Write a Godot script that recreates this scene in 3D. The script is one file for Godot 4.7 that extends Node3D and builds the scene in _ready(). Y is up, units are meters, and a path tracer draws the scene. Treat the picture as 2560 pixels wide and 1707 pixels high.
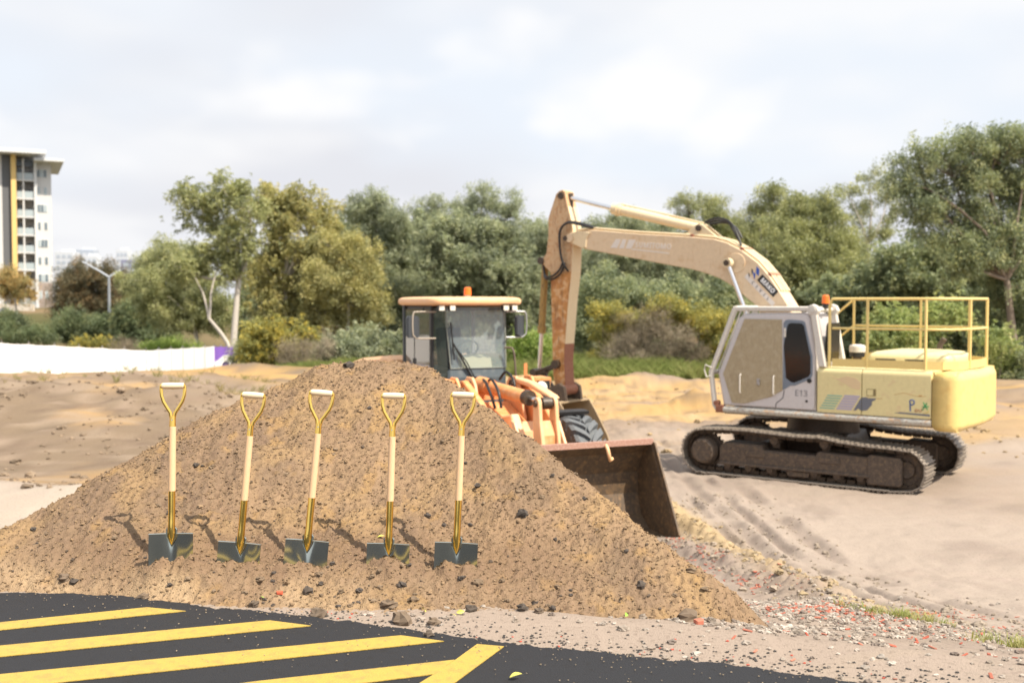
extends Node3D

# ---------------------------------------------------------------- mesh builder
class MB:
	var v := PackedVector3Array()
	var n := PackedVector3Array()
	var c := PackedColorArray()
	var col := Color(1, 1, 1)
	var use_col := false
	var t := Transform3D.IDENTITY

	func tri(a: Vector3, b: Vector3, d: Vector3, na: Vector3, nb: Vector3, nd: Vector3) -> void:
		a = t * a; b = t * b; d = t * d
		na = (t.basis * na).normalized(); nb = (t.basis * nb).normalized(); nd = (t.basis * nd).normalized()
		if (b - a).cross(d - a).dot(na + nb + nd) > 0.0:
			var x := b; b = d; d = x
			x = nb; nb = nd; nd = x
		v.append(a); v.append(b); v.append(d)
		n.append(na); n.append(nb); n.append(nd)
		if use_col:
			c.append(col); c.append(col); c.append(col)

	func flat(a: Vector3, b: Vector3, d: Vector3, out: Vector3) -> void:
		var m := (b - a).cross(d - a)
		if m.length_squared() < 1e-16:
			return
		m = m.normalized()
		if m.dot(out) < 0.0:
			m = -m
		tri(a, b, d, m, m, m)

	func quad(a: Vector3, b: Vector3, d: Vector3, e: Vector3, out: Vector3) -> void:
		flat(a, b, d, out); flat(a, d, e, out)

	func squad(a: Vector3, b: Vector3, d: Vector3, e: Vector3, na: Vector3, nb: Vector3, nd: Vector3, ne: Vector3) -> void:
		tri(a, b, d, na, nb, nd); tri(a, d, e, na, nd, ne)

	# axis-aligned box with chamfered edges
	func box(at: Vector3, s: Vector3, bev := 0.0) -> void:
		var p := PackedVector2Array([Vector2(-s.x, -s.y) / 2, Vector2(s.x, -s.y) / 2, Vector2(s.x, s.y) / 2, Vector2(-s.x, s.y) / 2])
		for i in 4:
			p[i] += Vector2(at.x, at.y)
		ext(p, at.z - s.z / 2, at.z + s.z / 2, minf(bev, minf(s.x, minf(s.y, s.z)) * 0.45))

	# polygon in x,y pushed out along z
	func ext(poly: PackedVector2Array, z0: float, z1: float, bev := 0.0) -> void:
		var p := poly
		if Geometry2D.is_polygon_clockwise(p):
			p = p.duplicate(); p.reverse()
		if z1 < z0:
			var zz := z0; z0 = z1; z1 = zz
		var k := p.size()
		var q := PackedVector2Array()
		for i in k:
			var e0 := (p[i] - p[(i + k - 1) % k]).normalized()
			var e1 := (p[(i + 1) % k] - p[i]).normalized()
			var n0 := Vector2(-e0.y, e0.x); var n1 := Vector2(-e1.y, e1.x)
			var m := n0 + n1
			var den := maxf(0.35, 1.0 + n0.dot(n1))
			q.append(p[i] + m * (bev / den))
		var ids := Geometry2D.triangulate_polygon(q)
		for i in range(0, ids.size(), 3):
			var a := q[ids[i]]; var b := q[ids[i + 1]]; var d := q[ids[i + 2]]
			flat(Vector3(a.x, a.y, z1), Vector3(b.x, b.y, z1), Vector3(d.x, d.y, z1), Vector3(0, 0, 1))
			flat(Vector3(a.x, a.y, z0), Vector3(b.x, b.y, z0), Vector3(d.x, d.y, z0), Vector3(0, 0, -1))
		for i in k:
			var j := (i + 1) % k
			var a := p[i]; var b := p[j]; var e := (b - a).normalized()
			var o := Vector3(e.y, -e.x, 0)
			quad(Vector3(a.x, a.y, z0 + bev), Vector3(b.x, b.y, z0 + bev), Vector3(b.x, b.y, z1 - bev), Vector3(a.x, a.y, z1 - bev), o)
			if bev > 0.0:
				quad(Vector3(a.x, a.y, z1 - bev), Vector3(b.x, b.y, z1 - bev), Vector3(q[j].x, q[j].y, z1), Vector3(q[i].x, q[i].y, z1), o + Vector3(0, 0, 1))
				quad(Vector3(a.x, a.y, z0 + bev), Vector3(b.x, b.y, z0 + bev), Vector3(q[j].x, q[j].y, z0), Vector3(q[i].x, q[i].y, z0), o - Vector3(0, 0, 1))

	func cyl(a: Vector3, b: Vector3, r0: float, r1 := -1.0, seg := 14, caps := true) -> void:
		if r1 < 0.0:
			r1 = r0
		var ax := (b - a).normalized()
		var u := ax.cross(Vector3(0.31, 0.9, 0.17)).normalized()
		var w := ax.cross(u)
		for i in seg:
			var p := TAU * i / seg; var q := TAU * (i + 1) / seg
			var d0 := u * cos(p) + w * sin(p); var d1 := u * cos(q) + w * sin(q)
			squad(a + d0 * r0, a + d1 * r0, b + d1 * r1, b + d0 * r1, d0, d1, d1, d0)
			if caps:
				if r0 > 0.0: tri(a, a + d0 * r0, a + d1 * r0, -ax, -ax, -ax)
				if r1 > 0.0: tri(b, b + d0 * r1, b + d1 * r1, ax, ax, ax)

	# round bar along points; radii may vary
	func tube(pts: Array, r, seg := 8, closed := false, squash := 1.0) -> void:
		var k := pts.size()
		var u := Vector3.ZERO
		var rings := []
		var norms := []
		for i in k:
			var pa: Vector3 = pts[(i + k - 1) % k] if closed or i > 0 else pts[i]
			var pb: Vector3 = pts[(i + 1) % k] if closed or i < k - 1 else pts[i]
			var d := (pb - pa).normalized()
			if u == Vector3.ZERO:
				u = d.cross(Vector3(0, 1, 0) if absf(d.y) < 0.9 else Vector3(1, 0, 0)).normalized()
			u = (u - d * u.dot(d)).normalized()
			var w := d.cross(u)
			var rr: float = r[i] if r is Array else r
			var ring := []; var nn := []
			for s in seg:
				var ph := TAU * s / seg
				var o := u * cos(ph) + w * sin(ph) * squash
				ring.append(pts[i] + o * rr); nn.append((u * cos(ph) + w * sin(ph) / squash).normalized())
			rings.append(ring); norms.append(nn)
		for i in (k if closed else k - 1):
			var j := (i + 1) % k
			for s in seg:
				var q := (s + 1) % seg
				squad(rings[i][s], rings[i][q], rings[j][q], rings[j][s], norms[i][s], norms[i][q], norms[j][q], norms[j][s])
		if not closed:
			for e in [0, k - 1]:
				var d: Vector3 = (pts[0] - pts[1]) if e == 0 else (pts[k - 1] - pts[k - 2])
				d = d.normalized()
				for s in seg:
					tri(pts[e], rings[e][s], rings[e][(s + 1) % seg], d, d, d)

	# profile of (radius, height) turned round an axis
	func lathe(prof: Array, base: Vector3, ax: Vector3, seg := 18) -> void:
		ax = ax.normalized()
		var u := ax.cross(Vector3(0.31, 0.9, 0.17)).normalized()
		var w := ax.cross(u)
		for i in prof.size() - 1:
			var a: Vector2 = prof[i]; var b: Vector2 = prof[i + 1]
			var dd := (b - a).normalized()
			for s in seg:
				var p := TAU * s / seg; var q := TAU * (s + 1) / seg
				var d0 := u * cos(p) + w * sin(p); var d1 := u * cos(q) + w * sin(q)
				var n0 := d0 * dd.y - ax * dd.x; var n1 := d1 * dd.y - ax * dd.x
				squad(base + d0 * a.x + ax * a.y, base + d1 * a.x + ax * a.y, base + d1 * b.x + ax * b.y, base + d0 * b.x + ax * b.y, n0, n1, n1, n0)

	# closed outlines stacked on one another (lofted), capped at both ends
	func loft(rings: Array, smooth := true) -> void:
		var cen := []
		for r in rings:
			var m := Vector3.ZERO
			for p in r: m += p
			cen.append(m / r.size())
		var k: int = rings[0].size()
		var nn := []
		if smooth:
			for i in rings.size():
				var row := []
				for s in k:
					var along: Vector3 = rings[mini(i + 1, rings.size() - 1)][s] - rings[maxi(i - 1, 0)][s]
					var across: Vector3 = rings[i][(s + 1) % k] - rings[i][(s + k - 1) % k]
					var m := across.cross(along).normalized()
					row.append(m if m.dot(rings[i][s] - cen[i]) > 0.0 else -m)
				nn.append(row)
		for i in rings.size() - 1:
			for s in k:
				var q := (s + 1) % k
				var a: Vector3 = rings[i][s]; var b: Vector3 = rings[i][q]; var d: Vector3 = rings[i + 1][q]; var e: Vector3 = rings[i + 1][s]
				if smooth:
					squad(a, b, d, e, nn[i][s], nn[i][q], nn[i + 1][q], nn[i + 1][s])
				else:
					quad(a, b, d, e, (a + b + d + e) / 4 - (cen[i] + cen[i + 1]) / 2)
		for e in [0, rings.size() - 1]:
			var o: Vector3 = cen[e] - cen[1 if e == 0 else rings.size() - 2]
			for s in k:
				flat(cen[e], rings[e][s], rings[e][(s + 1) % k], o)

	func mesh() -> ArrayMesh:
		var a := []
		a.resize(Mesh.ARRAY_MAX)
		a[Mesh.ARRAY_VERTEX] = v
		a[Mesh.ARRAY_NORMAL] = n
		if use_col:
			a[Mesh.ARRAY_COLOR] = c
		var m := ArrayMesh.new()
		m.add_surface_from_arrays(Mesh.PRIMITIVE_TRIANGLES, a)
		return m

# ---------------------------------------------------------------- naming helpers
var taken := {}
func numbered(called: String) -> String:
	if not taken.has(called):
		taken[called] = 0
		return called
	taken[called] += 1
	return "%s_%03d" % [called, taken[called]]

func tag(o: Node3D, label: String, category: String, group := "") -> void:
	o.set_meta("label", label)
	o.set_meta("category", category)
	if group:
		o.set_meta("group", group)

func thing(called: String, label: String, category: String, at := Vector3.ZERO, group := "") -> Node3D:
	var o := Node3D.new()
	o.name = numbered(called)
	add_child(o)
	o.position = at
	tag(o, label, category, group)
	return o

func part(called: String, mb, m: Material, parent: Node3D, label := "") -> MeshInstance3D:
	var o := MeshInstance3D.new()
	var k := 0
	var nm := called
	while parent.has_node(NodePath(nm)):
		k += 1
		nm = "%s_%03d" % [called, k]
	o.name = nm
	o.mesh = mb.mesh() if mb is MB else mb
	o.material_override = m
	parent.add_child(o, true)
	if label:
		o.set_meta("label", label)
	return o

func top(called: String, mb, m: Material, label: String, category: String, group := "") -> MeshInstance3D:
	var o := MeshInstance3D.new()
	o.name = numbered(called)
	o.mesh = mb.mesh() if mb is MB else mb
	o.material_override = m
	add_child(o)
	tag(o, label, category, group)
	return o

func scatter(called: String, mesh: Mesh, m: Material, xf: Array, cols: Array, parent: Node3D, stuff := true) -> MultiMeshInstance3D:
	var mm := MultiMesh.new()
	mm.transform_format = MultiMesh.TRANSFORM_3D
	mm.use_colors = true
	mm.mesh = mesh
	mm.instance_count = xf.size()
	for i in xf.size():
		mm.set_instance_transform(i, xf[i])
		mm.set_instance_color(i, cols[i])
	var o := MultiMeshInstance3D.new()
	o.name = called if parent != self else numbered(called)
	o.multimesh = mm
	o.material_override = m
	parent.add_child(o, true)
	if stuff:
		o.set_meta("kind", "stuff")
	return o

# ---------------------------------------------------------------- materials
var NZ := []          # seamless noise pictures as byte arrays
const NS := 512

func make_noises() -> void:
	for spec in [[0.012, 5, 1], [0.035, 5, 2], [0.11, 4, 3], [0.3, 2, 4]]:
		var f := FastNoiseLite.new()
		f.seed = 10 + int(spec[2]); f.frequency = spec[0]; f.fractal_octaves = spec[1]
		f.noise_type = FastNoiseLite.TYPE_SIMPLEX_SMOOTH
		NZ.append(f.get_seamless_image(NS, NS).get_data())
	var g := FastNoiseLite.new()
	g.seed = 77; g.frequency = 0.06; g.fractal_octaves = 4
	var im := g.get_seamless_image(NS, 64)
	im.resize(NS, NS, Image.INTERPOLATE_CUBIC)
	NZ.append(im.get_data())                                  # 4: vertical streaks
	var h := FastNoiseLite.new()
	h.seed = 5; h.frequency = 0.05; h.noise_type = FastNoiseLite.TYPE_CELLULAR; h.fractal_type = FastNoiseLite.FRACTAL_NONE
	h.cellular_return_type = FastNoiseLite.RETURN_DISTANCE
	NZ.append(h.get_seamless_image(NS, NS).get_data())        # 5: cells
	h.frequency = 0.13; h.seed = 9
	NZ.append(h.get_seamless_image(NS, NS).get_data())        # 6: small cells

# layers: [noise, low, high, colour (linear), strength]
func picture(base: Color, wobble: float, layers: Array, grain := 0.0) -> ImageTexture:
	var out := PackedByteArray()
	out.resize(NS * NS * 3)
	var n0: PackedByteArray = NZ[1]
	var n3: PackedByteArray = NZ[3]
	for i in NS * NS:
		var k := 1.0 + wobble * (n0[i] / 127.5 - 1.0) + grain * (n3[i] / 127.5 - 1.0)
		var r := base.r * k
		var g := base.g * k
		var b := base.b * k
		for l in layers:
			var x: float = NZ[l[0]][i] / 255.0
			var s: float = clampf((x - l[1]) / (l[2] - l[1]), 0.0, 1.0) * l[4]
			var cc: Color = l[3]
			r += (cc.r - r) * s
			g += (cc.g - g) * s
			b += (cc.b - b) * s
		out[i * 3] = int(clampf(pow(maxf(r, 0.0), 0.4545), 0.0, 1.0) * 255.0)
		out[i * 3 + 1] = int(clampf(pow(maxf(g, 0.0), 0.4545), 0.0, 1.0) * 255.0)
		out[i * 3 + 2] = int(clampf(pow(maxf(b, 0.0), 0.4545), 0.0, 1.0) * 255.0)
	return ImageTexture.create_from_image(Image.create_from_data(NS, NS, false, Image.FORMAT_RGB8, out))

func heights(layers: Array) -> ImageTexture:
	var out := PackedByteArray()
	out.resize(NS * NS)
	for i in NS * NS:
		var s := 0.0
		for l in layers:
			s += NZ[l[0]][i] / 255.0 * l[1]
		out[i] = int(clampf(s, 0.0, 1.0) * 255.0)
	return ImageTexture.create_from_image(Image.create_from_data(NS, NS, false, Image.FORMAT_L8, out))

func lin(r: float, g: float, b: float) -> Color:
	return Color(r, g, b).linear_to_srgb()

func mat(c: Color, rough := 0.7, metal := 0.0) -> StandardMaterial3D:
	var m := StandardMaterial3D.new()
	m.albedo_color = c.linear_to_srgb()
	m.roughness = rough
	m.metallic = metal
	return m

func textured(tex: Texture2D, tile: float, rough := 0.8, metal := 0.0, world := false) -> StandardMaterial3D:
	var m := StandardMaterial3D.new()
	m.albedo_texture = tex
	m.roughness = rough
	m.metallic = metal
	m.uv1_triplanar = true
	m.uv1_world_triplanar = world
	m.uv1_scale = Vector3.ONE / tile
	m.uv1_triplanar_sharpness = 4.0
	return m

func relief(m: StandardMaterial3D, tex: Texture2D, depth: float) -> StandardMaterial3D:
	m.heightmap_enabled = true
	m.heightmap_texture = tex
	m.heightmap_scale = depth
	return m

func v2(a: Array) -> PackedVector2Array:
	var p := PackedVector2Array()
	for i in range(0, a.size(), 2):
		p.append(Vector2(a[i], a[i + 1]))
	return p

func curve_at(pts: Array, x: float) -> float:
	if x <= pts[0][0]: return pts[0][1]
	for i in pts.size() - 1:
		if x <= pts[i + 1][0]:
			var s: float = (x - pts[i][0]) / (pts[i + 1][0] - pts[i][0])
			return lerpf(pts[i][1], pts[i + 1][1], s)
	return pts[pts.size() - 1][1]

func noise(sd: int, fr: float, oct := 4) -> FastNoiseLite:
	var f := FastNoiseLite.new()
	f.seed = sd; f.frequency = fr; f.fractal_octaves = oct
	f.noise_type = FastNoiseLite.TYPE_SIMPLEX_SMOOTH
	return f

var rng := RandomNumberGenerator.new()
func rf(a: float, b: float) -> float:
	return rng.randf_range(a, b)

# ================================================================ the scene
func _ready() -> void:
	rng.seed = 4711
	var cam := Camera3D.new()
	cam.name = "camera"
	cam.position = Vector3(0, 1.5, 0)
	cam.rotation = Vector3(-0.0382, 0, 0)
	cam.fov = 36.2
	cam.near = 0.1
	cam.far = 6000.0
	var ca := CameraAttributesPhysical.new()
	ca.frustum_focal_length = 36.7
	ca.frustum_focus_distance = 5.6
	ca.frustum_near = 0.1
	ca.frustum_far = 6000.0
	ca.exposure_aperture = 2.4
	cam.attributes = ca
	add_child(cam)
	cam.current = true

	var env := Environment.new()
	env.background_mode = Environment.BG_SKY
	env.tonemap_mode = Environment.TONE_MAPPER_LINEAR
	env.tonemap_exposure = 1.75
	env.sdfgi_enabled = true
	env.ssao_enabled = true
	env.ssil_enabled = true
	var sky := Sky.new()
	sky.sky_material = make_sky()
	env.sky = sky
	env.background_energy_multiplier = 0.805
	var we := WorldEnvironment.new()
	we.name = "world_environment"
	we.environment = env
	add_child(we)

	var sun := DirectionalLight3D.new()
	sun.name = "sun"
	sun.light_energy = 1.4
	sun.light_color = Color(1.0, 0.95, 0.87)
	sun.light_angular_distance = 0.5
	sun.shadow_enabled = true
	add_child(sun)
	sun.look_at_from_position(Vector3(0.44, 0.77, 0.34) * 50.0, Vector3.ZERO)

	make_noises()
	make_materials()
	build_ground()
	build_road()
	build_pile()
	build_far_left()
	build_trees()
	build_excavator()
	build_loader()
	build_shovels()
	build_small_things()

# overcast-bright sky with soft banks of cloud all the way round
func make_sky() -> PanoramaSkyMaterial:
	var w := 1024; var h := 512
	var im := Image.create(w, h, false, Image.FORMAT_RGBF)
	var big := noise(21, 0.55, 5)
	var wisp := noise(33, 1.5, 5)
	var puff := noise(45, 1.1, 5)
	for y in h:
		var el := (0.5 - (y + 0.5) / h) * PI
		for x in w:
			var az := (x + 0.5) / w * TAU
			var d := Vector3(sin(az) * cos(el), sin(el), -cos(az) * cos(el))
			var c := Vector3(0.48, 0.55, 0.60)
			if el > -0.02:
				var up := maxf(sin(el), 0.0)
				var p := d / (up + 0.32) * Vector3(1.0, 1.6, 1.0)
				var blue := Vector3(0.62, 0.655, 0.705).lerp(Vector3(0.565, 0.625, 0.705), clampf(up * 1.2, 0.0, 1.0))
				var grey := Vector3(0.572, 0.578, 0.612)
				var white := Vector3(0.705, 0.705, 0.71)
				var a := clampf(big.get_noise_3dv(p) * 2.2 + 0.70, 0.0, 1.0)
				var b := clampf(wisp.get_noise_3dv(p * Vector3(0.7, 2.0, 0.7)) * 1.7 + 0.46, 0.0, 1.0)
				c = blue.lerp(grey, a * 0.95)
				c = c.lerp(white, b * b * 0.75)
				var q := clampf(puff.get_noise_3dv(p * 1.5) * 3.6 - 0.5, 0.0, 1.0)
				c = c.lerp(Vector3(0.74, 0.735, 0.735), q * 0.8)
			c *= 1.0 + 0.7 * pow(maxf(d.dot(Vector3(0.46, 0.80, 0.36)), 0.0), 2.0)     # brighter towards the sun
			im.set_pixel(x, y, Color(c.x, c.y, c.z))
	var m := PanoramaSkyMaterial.new()
	m.panorama = ImageTexture.create_from_image(im)
	return m

var M := {}
func make_materials() -> void:
	# ground and sand take their colour from the vertices, speckled by a picture round 1
	var speck := picture(Color(0.78, 0.78, 0.78), 0.14, [[2, 0.58, 0.74, Color(0.42, 0.40, 0.38), 0.75], [6, 0.0, 0.16, Color(1.0, 1.0, 1.0), 0.7], [2, 0.05, 0.3, Color(1.0, 0.98, 0.95), 0.55], [1, 0.6, 0.8, Color(0.6, 0.58, 0.56), 0.5]], 0.40)
	var grit := heights([[2, 0.40], [3, 0.5]])
	var g := textured(speck, 0.75, 0.95, 0.0, true)
	g.vertex_color_use_as_albedo = true
	g.metallic_specular = 0.2
	M.ground = relief(g, grit, 0.8)
	var ps := picture(Color(0.80, 0.78, 0.76), 0.15, [[2, 0.60, 0.78, Color(0.42, 0.40, 0.38), 0.75], [2, 0.05, 0.32, Color(1.0, 0.97, 0.92), 0.55]], 0.45)
	var s := textured(ps, 0.55, 0.95, 0.0, true)
	s.vertex_color_use_as_albedo = true
	s.metallic_specular = 0.15
	M.sand = relief(s, heights([[2, 0.5], [3, 0.45]]), 1.0)
	var a := textured(picture(Color(0.0085, 0.0095, 0.013), 0.15, [[6, 0.0, 0.11, Color(0.032, 0.033, 0.037), 0.7], [3, 0.86, 0.97, Color(0.09, 0.088, 0.085), 0.7], [0, 0.66, 0.95, Color(0.020, 0.019, 0.019), 0.6]], 0.35), 0.5, 0.62, 0.0, true)
	a.metallic_specular = 0.2
	M.asphalt = relief(a, heights([[6, 0.6], [3, 0.3]]), 0.35)
	var yl := textured(picture(Color(0.76, 0.53, 0.06), 0.10, [[0, 0.5, 0.85, Color(0.48, 0.30, 0.07), 0.55], [1, 0.66, 0.9, Color(0.36, 0.25, 0.10), 0.5], [3, 0.80, 0.95, Color(0.16, 0.11, 0.05), 0.7], [6, 0.0, 0.09, Color(0.2, 0.14, 0.05), 0.6]], 0.16), 0.6, 0.6, 0.0, true)
	M.road_yellow = relief(yl, heights([[6, 0.6], [3, 0.3]]), 0.25)
	M.road_white = mat(Color(0.42, 0.42, 0.42), 0.7)
	# machine paint
	var rust := Color(0.23, 0.085, 0.03)
	var dark := Color(0.05, 0.032, 0.022)
	var dust := Color(0.42, 0.31, 0.2)
	M.cream = textured(picture(Color(0.66, 0.51, 0.34), 0.06, [[0, 0.62, 0.9, Color(0.55, 0.36, 0.19), 0.5], [4, 0.74, 0.95, Color(0.45, 0.27, 0.13), 0.45], [2, 0.83, 0.95, rust, 0.6]], 0.03), 1.9, 0.5)
	M.cream_light = textured(picture(Color(0.70, 0.57, 0.37), 0.05, [[4, 0.75, 0.95, Color(0.5, 0.33, 0.18), 0.45], [2, 0.82, 0.95, rust, 0.6]], 0.03), 1.4, 0.45)
	M.rusty = textured(picture(Color(0.52, 0.25, 0.08), 0.25, [[1, 0.50, 0.68, Color(0.62, 0.42, 0.23), 0.8], [0, 0.55, 0.8, Color(0.34, 0.13, 0.04), 0.7], [4, 0.62, 0.85, dark, 0.5], [2, 0.72, 0.9, Color(0.17, 0.07, 0.03), 0.6]], 0.06), 3.1, 0.8)
	M.arm_top = textured(picture(Color(0.58, 0.40, 0.23), 0.12, [[1, 0.52, 0.74, Color(0.46, 0.23, 0.09), 0.75], [4, 0.58, 0.8, Color(0.27, 0.11, 0.045), 0.6], [2, 0.74, 0.92, dark, 0.5]], 0.06), 1.7, 0.65)
	M.red_rust = textured(picture(Color(0.28, 0.11, 0.065), 0.2, [[1, 0.6, 0.85, Color(0.5, 0.28, 0.14), 0.6], [2, 0.6, 0.85, dark, 0.6]], 0.1), 0.7, 0.8)
	M.pale_yellow = textured(picture(Color(0.68, 0.59, 0.31), 0.05, [[0, 0.70, 0.9, Color(0.62, 0.46, 0.27), 0.55], [4, 0.80, 0.97, Color(0.45, 0.33, 0.16), 0.4], [2, 0.86, 0.96, Color(0.3, 0.16, 0.06), 0.6]], 0.03), 1.6, 0.42)
	M.yellow = textured(picture(Color(0.72, 0.54, 0.20), 0.06, [[0, 0.6, 0.9, Color(0.66, 0.42, 0.13), 0.6], [4, 0.72, 0.92, Color(0.52, 0.36, 0.13), 0.5], [2, 0.86, 0.97, Color(0.35, 0.18, 0.05), 0.6]], 0.03), 1.8, 0.42)
	M.rail_yellow = textured(picture(Color(0.72, 0.55, 0.21), 0.06, [[2, 0.78, 0.93, Color(0.35, 0.2, 0.08), 0.6]], 0.04), 0.8, 0.5)
	M.cab_white = textured(picture(Color(0.56, 0.53, 0.53), 0.04, [[4, 0.74, 0.95, Color(0.45, 0.39, 0.34), 0.5], [2, 0.86, 0.96, rust, 0.6]], 0.03), 1.4, 0.42)
	M.guard_white = textured(picture(Color(0.60, 0.57, 0.52), 0.06, [[1, 0.72, 0.88, rust, 0.75], [4, 0.7, 0.95, Color(0.4, 0.3, 0.22), 0.5]], 0.04), 0.7, 0.55)
	M.sill = textured(picture(Color(0.50, 0.49, 0.44), 0.08, [[1, 0.62, 0.8, rust, 0.75], [0, 0.62, 0.8, Color(0.5, 0.27, 0.1), 0.6], [4, 0.65, 0.9, Color(0.32, 0.25, 0.2), 0.5]], 0.05), 1.1, 0.6)
	M.tan_panel = textured(picture(Color(0.37, 0.30, 0.19), 0.10, [[0, 0.5, 0.85, Color(0.43, 0.36, 0.25), 0.7], [4, 0.6, 0.9, Color(0.27, 0.2, 0.12), 0.5], [2, 0.8, 0.95, Color(0.55, 0.5, 0.42), 0.4]], 0.05), 1.3, 0.55)
	M.track_steel = textured(picture(Color(0.26, 0.225, 0.19), 0.18, [[1, 0.55, 0.8, Color(0.40, 0.33, 0.25), 0.6], [2, 0.62, 0.85, Color(0.09, 0.07, 0.055), 0.7]], 0.1), 0.6, 0.55, 0.25)
	M.under = textured(picture(Color(0.085, 0.062, 0.047), 0.2, [[0, 0.5, 0.8, Color(0.15, 0.105, 0.07), 0.7], [1, 0.66, 0.85, Color(0.26, 0.17, 0.07), 0.5], [4, 0.6, 0.85, Color(0.05, 0.04, 0.035), 0.6]], 0.12), 0.9, 0.8)
	M.grease = textured(picture(Color(0.045, 0.03, 0.02), 0.3, [[1, 0.55, 0.8, Color(0.15, 0.085, 0.03), 0.6]], 0.1), 0.5, 0.45)
	M.orange = textured(picture(Color(0.72, 0.31, 0.115), 0.07, [[0, 0.5, 0.85, Color(0.74, 0.43, 0.23), 0.7], [4, 0.70, 0.92, Color(0.50, 0.17, 0.06), 0.5], [2, 0.84, 0.95, dark, 0.7], [1, 0.8, 0.95, dust, 0.5]], 0.04), 1.2, 0.5)
	M.orange_pale = textured(picture(Color(0.76, 0.44, 0.23), 0.05, [[0, 0.5, 0.85, Color(0.74, 0.48, 0.29), 0.6], [2, 0.85, 0.95, Color(0.4, 0.2, 0.1), 0.5]], 0.04), 1.4, 0.5)
	M.slate = textured(picture(Color(0.06, 0.083, 0.1), 0.1, [[0, 0.5, 0.85, Color(0.13, 0.145, 0.15), 0.6], [2, 0.84, 0.95, Color(0.2, 0.19, 0.17), 0.5]], 0.05), 1.2, 0.5)
	M.bucket = textured(picture(Color(0.085, 0.055, 0.031), 0.25, [[0, 0.5, 0.8, Color(0.16, 0.095, 0.045), 0.7], [1, 0.66, 0.9, Color(0.28, 0.155, 0.06), 0.65], [4, 0.6, 0.9, Color(0.045, 0.033, 0.025), 0.6]], 0.12), 1.3, 0.6)
	M.bucket_edge = textured(picture(Color(0.36, 0.2, 0.15), 0.15, [[1, 0.55, 0.8, Color(0.46, 0.33, 0.28), 0.7], [2, 0.7, 0.9, dark, 0.6]], 0.08), 0.6, 0.6)
	M.dusty_bucket = textured(picture(Color(0.36, 0.27, 0.165), 0.12, [[1, 0.6, 0.85, Color(0.25, 0.17, 0.1), 0.6]], 0.08), 0.8, 0.75)
	M.rubber = textured(picture(Color(0.10, 0.112, 0.125), 0.12, [[1, 0.6, 0.9, Color(0.2, 0.185, 0.16), 0.6]], 0.1), 0.6, 0.75)
	M.black = mat(Color(0.012, 0.012, 0.013), 0.5)
	M.dark_trim = mat(Color(0.045, 0.052, 0.06), 0.5)
	M.blue_trim = mat(Color(0.16, 0.19, 0.235), 0.5)
	M.hose = mat(Color(0.014, 0.014, 0.015), 0.42)
	M.chrome = mat(Color(0.72, 0.73, 0.75), 0.22, 1.0)
	M.steel = mat(Color(0.45, 0.45, 0.45), 0.4, 0.8)
	M.beacon = mat(Color(0.85, 0.17, 0.02), 0.25)
	M.lamp = mat(Color(0.70, 0.66, 0.58), 0.3)
	M.tinted = mat(Color(0.010, 0.011, 0.012), 0.12)
	var gl := mat(Color(0.34, 0.42, 0.45), 0.04)
	gl.transparency = BaseMaterial3D.TRANSPARENCY_ALPHA
	gl.albedo_color.a = 0.33
	M.glass = gl
	var gs := mat(Color(0.05, 0.07, 0.06), 0.04)
	gs.transparency = BaseMaterial3D.TRANSPARENCY_ALPHA
	gs.albedo_color.a = 0.6
	M.glass_dark = gs
	# shovels
	var gold := mat(Color(0.95, 0.64, 0.16), 0.06, 1.0)
	M.gold = gold
	var blade := mat(Color(0.50, 0.52, 0.47), 0.06, 1.0)
	blade.uv1_triplanar = true
	blade.uv1_scale = Vector3.ONE / 0.5
	M.blade = blade
	M.wood = textured(picture(Color(0.70, 0.47, 0.28), 0.03, [[4, 0.5, 0.9, Color(0.60, 0.38, 0.21), 0.55]], 0.04), 0.16, 0.5)
	M.wood_pale = textured(picture(Color(0.76, 0.60, 0.42), 0.03, [[4, 0.5, 0.9, Color(0.70, 0.52, 0.34), 0.5]], 0.03), 0.16, 0.5)
	# plants
	M.leaf = leaf_mat(0.9)
	M.leaf_dry = leaf_mat(0.3)
	M.bark_white = textured(picture(Color(0.55, 0.51, 0.46), 0.15, [[1, 0.6, 0.8, Color(0.3, 0.24, 0.19), 0.7], [4, 0.7, 0.9, Color(0.42, 0.33, 0.26), 0.6]], 0.08), 1.4, 0.85)
	M.bark = textured(picture(Color(0.19, 0.15, 0.12), 0.2, [[4, 0.5, 0.85, Color(0.32, 0.27, 0.22), 0.6]], 0.1), 1.2, 0.9)
	M.twig = mat(Color(0.22, 0.175, 0.15), 0.9)
	# clods, stones and chips
	var st := mat(Color(1, 1, 1), 0.95)
	st.vertex_color_use_as_albedo = true
	M.tinted_copies = st
	# buildings
	M.wall_white = mat(Color(0.56, 0.56, 0.56), 0.8)
	M.wall_grey = mat(Color(0.115, 0.12, 0.13), 0.8)
	M.wall_brown = mat(Color(0.30, 0.25, 0.225), 0.8)
	M.wall_yellow = mat(Color(0.68, 0.48, 0.19), 0.8)
	M.window_glass = mat(Color(0.14, 0.18, 0.21), 0.15)
	M.window_pale = mat(Color(0.36, 0.42, 0.45), 0.2)
	M.frame_white = mat(Color(0.58, 0.59, 0.60), 0.6)
	M.recess = mat(Color(0.30, 0.31, 0.32), 0.8)
	M.far_blue = mat(Color(0.38, 0.43, 0.51), 0.8)
	M.far_white_hazed = mat(Color(0.54, 0.57, 0.62), 0.8)  # bluish haze of distance is mixed into this white wall colour
	M.far_purple = mat(Color(0.22, 0.23, 0.32), 0.8)
	M.banner = mat(Color(0.80, 0.79, 0.80), 0.65)
	M.purple = mat(Color(0.21, 0.105, 0.46), 0.65)
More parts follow.
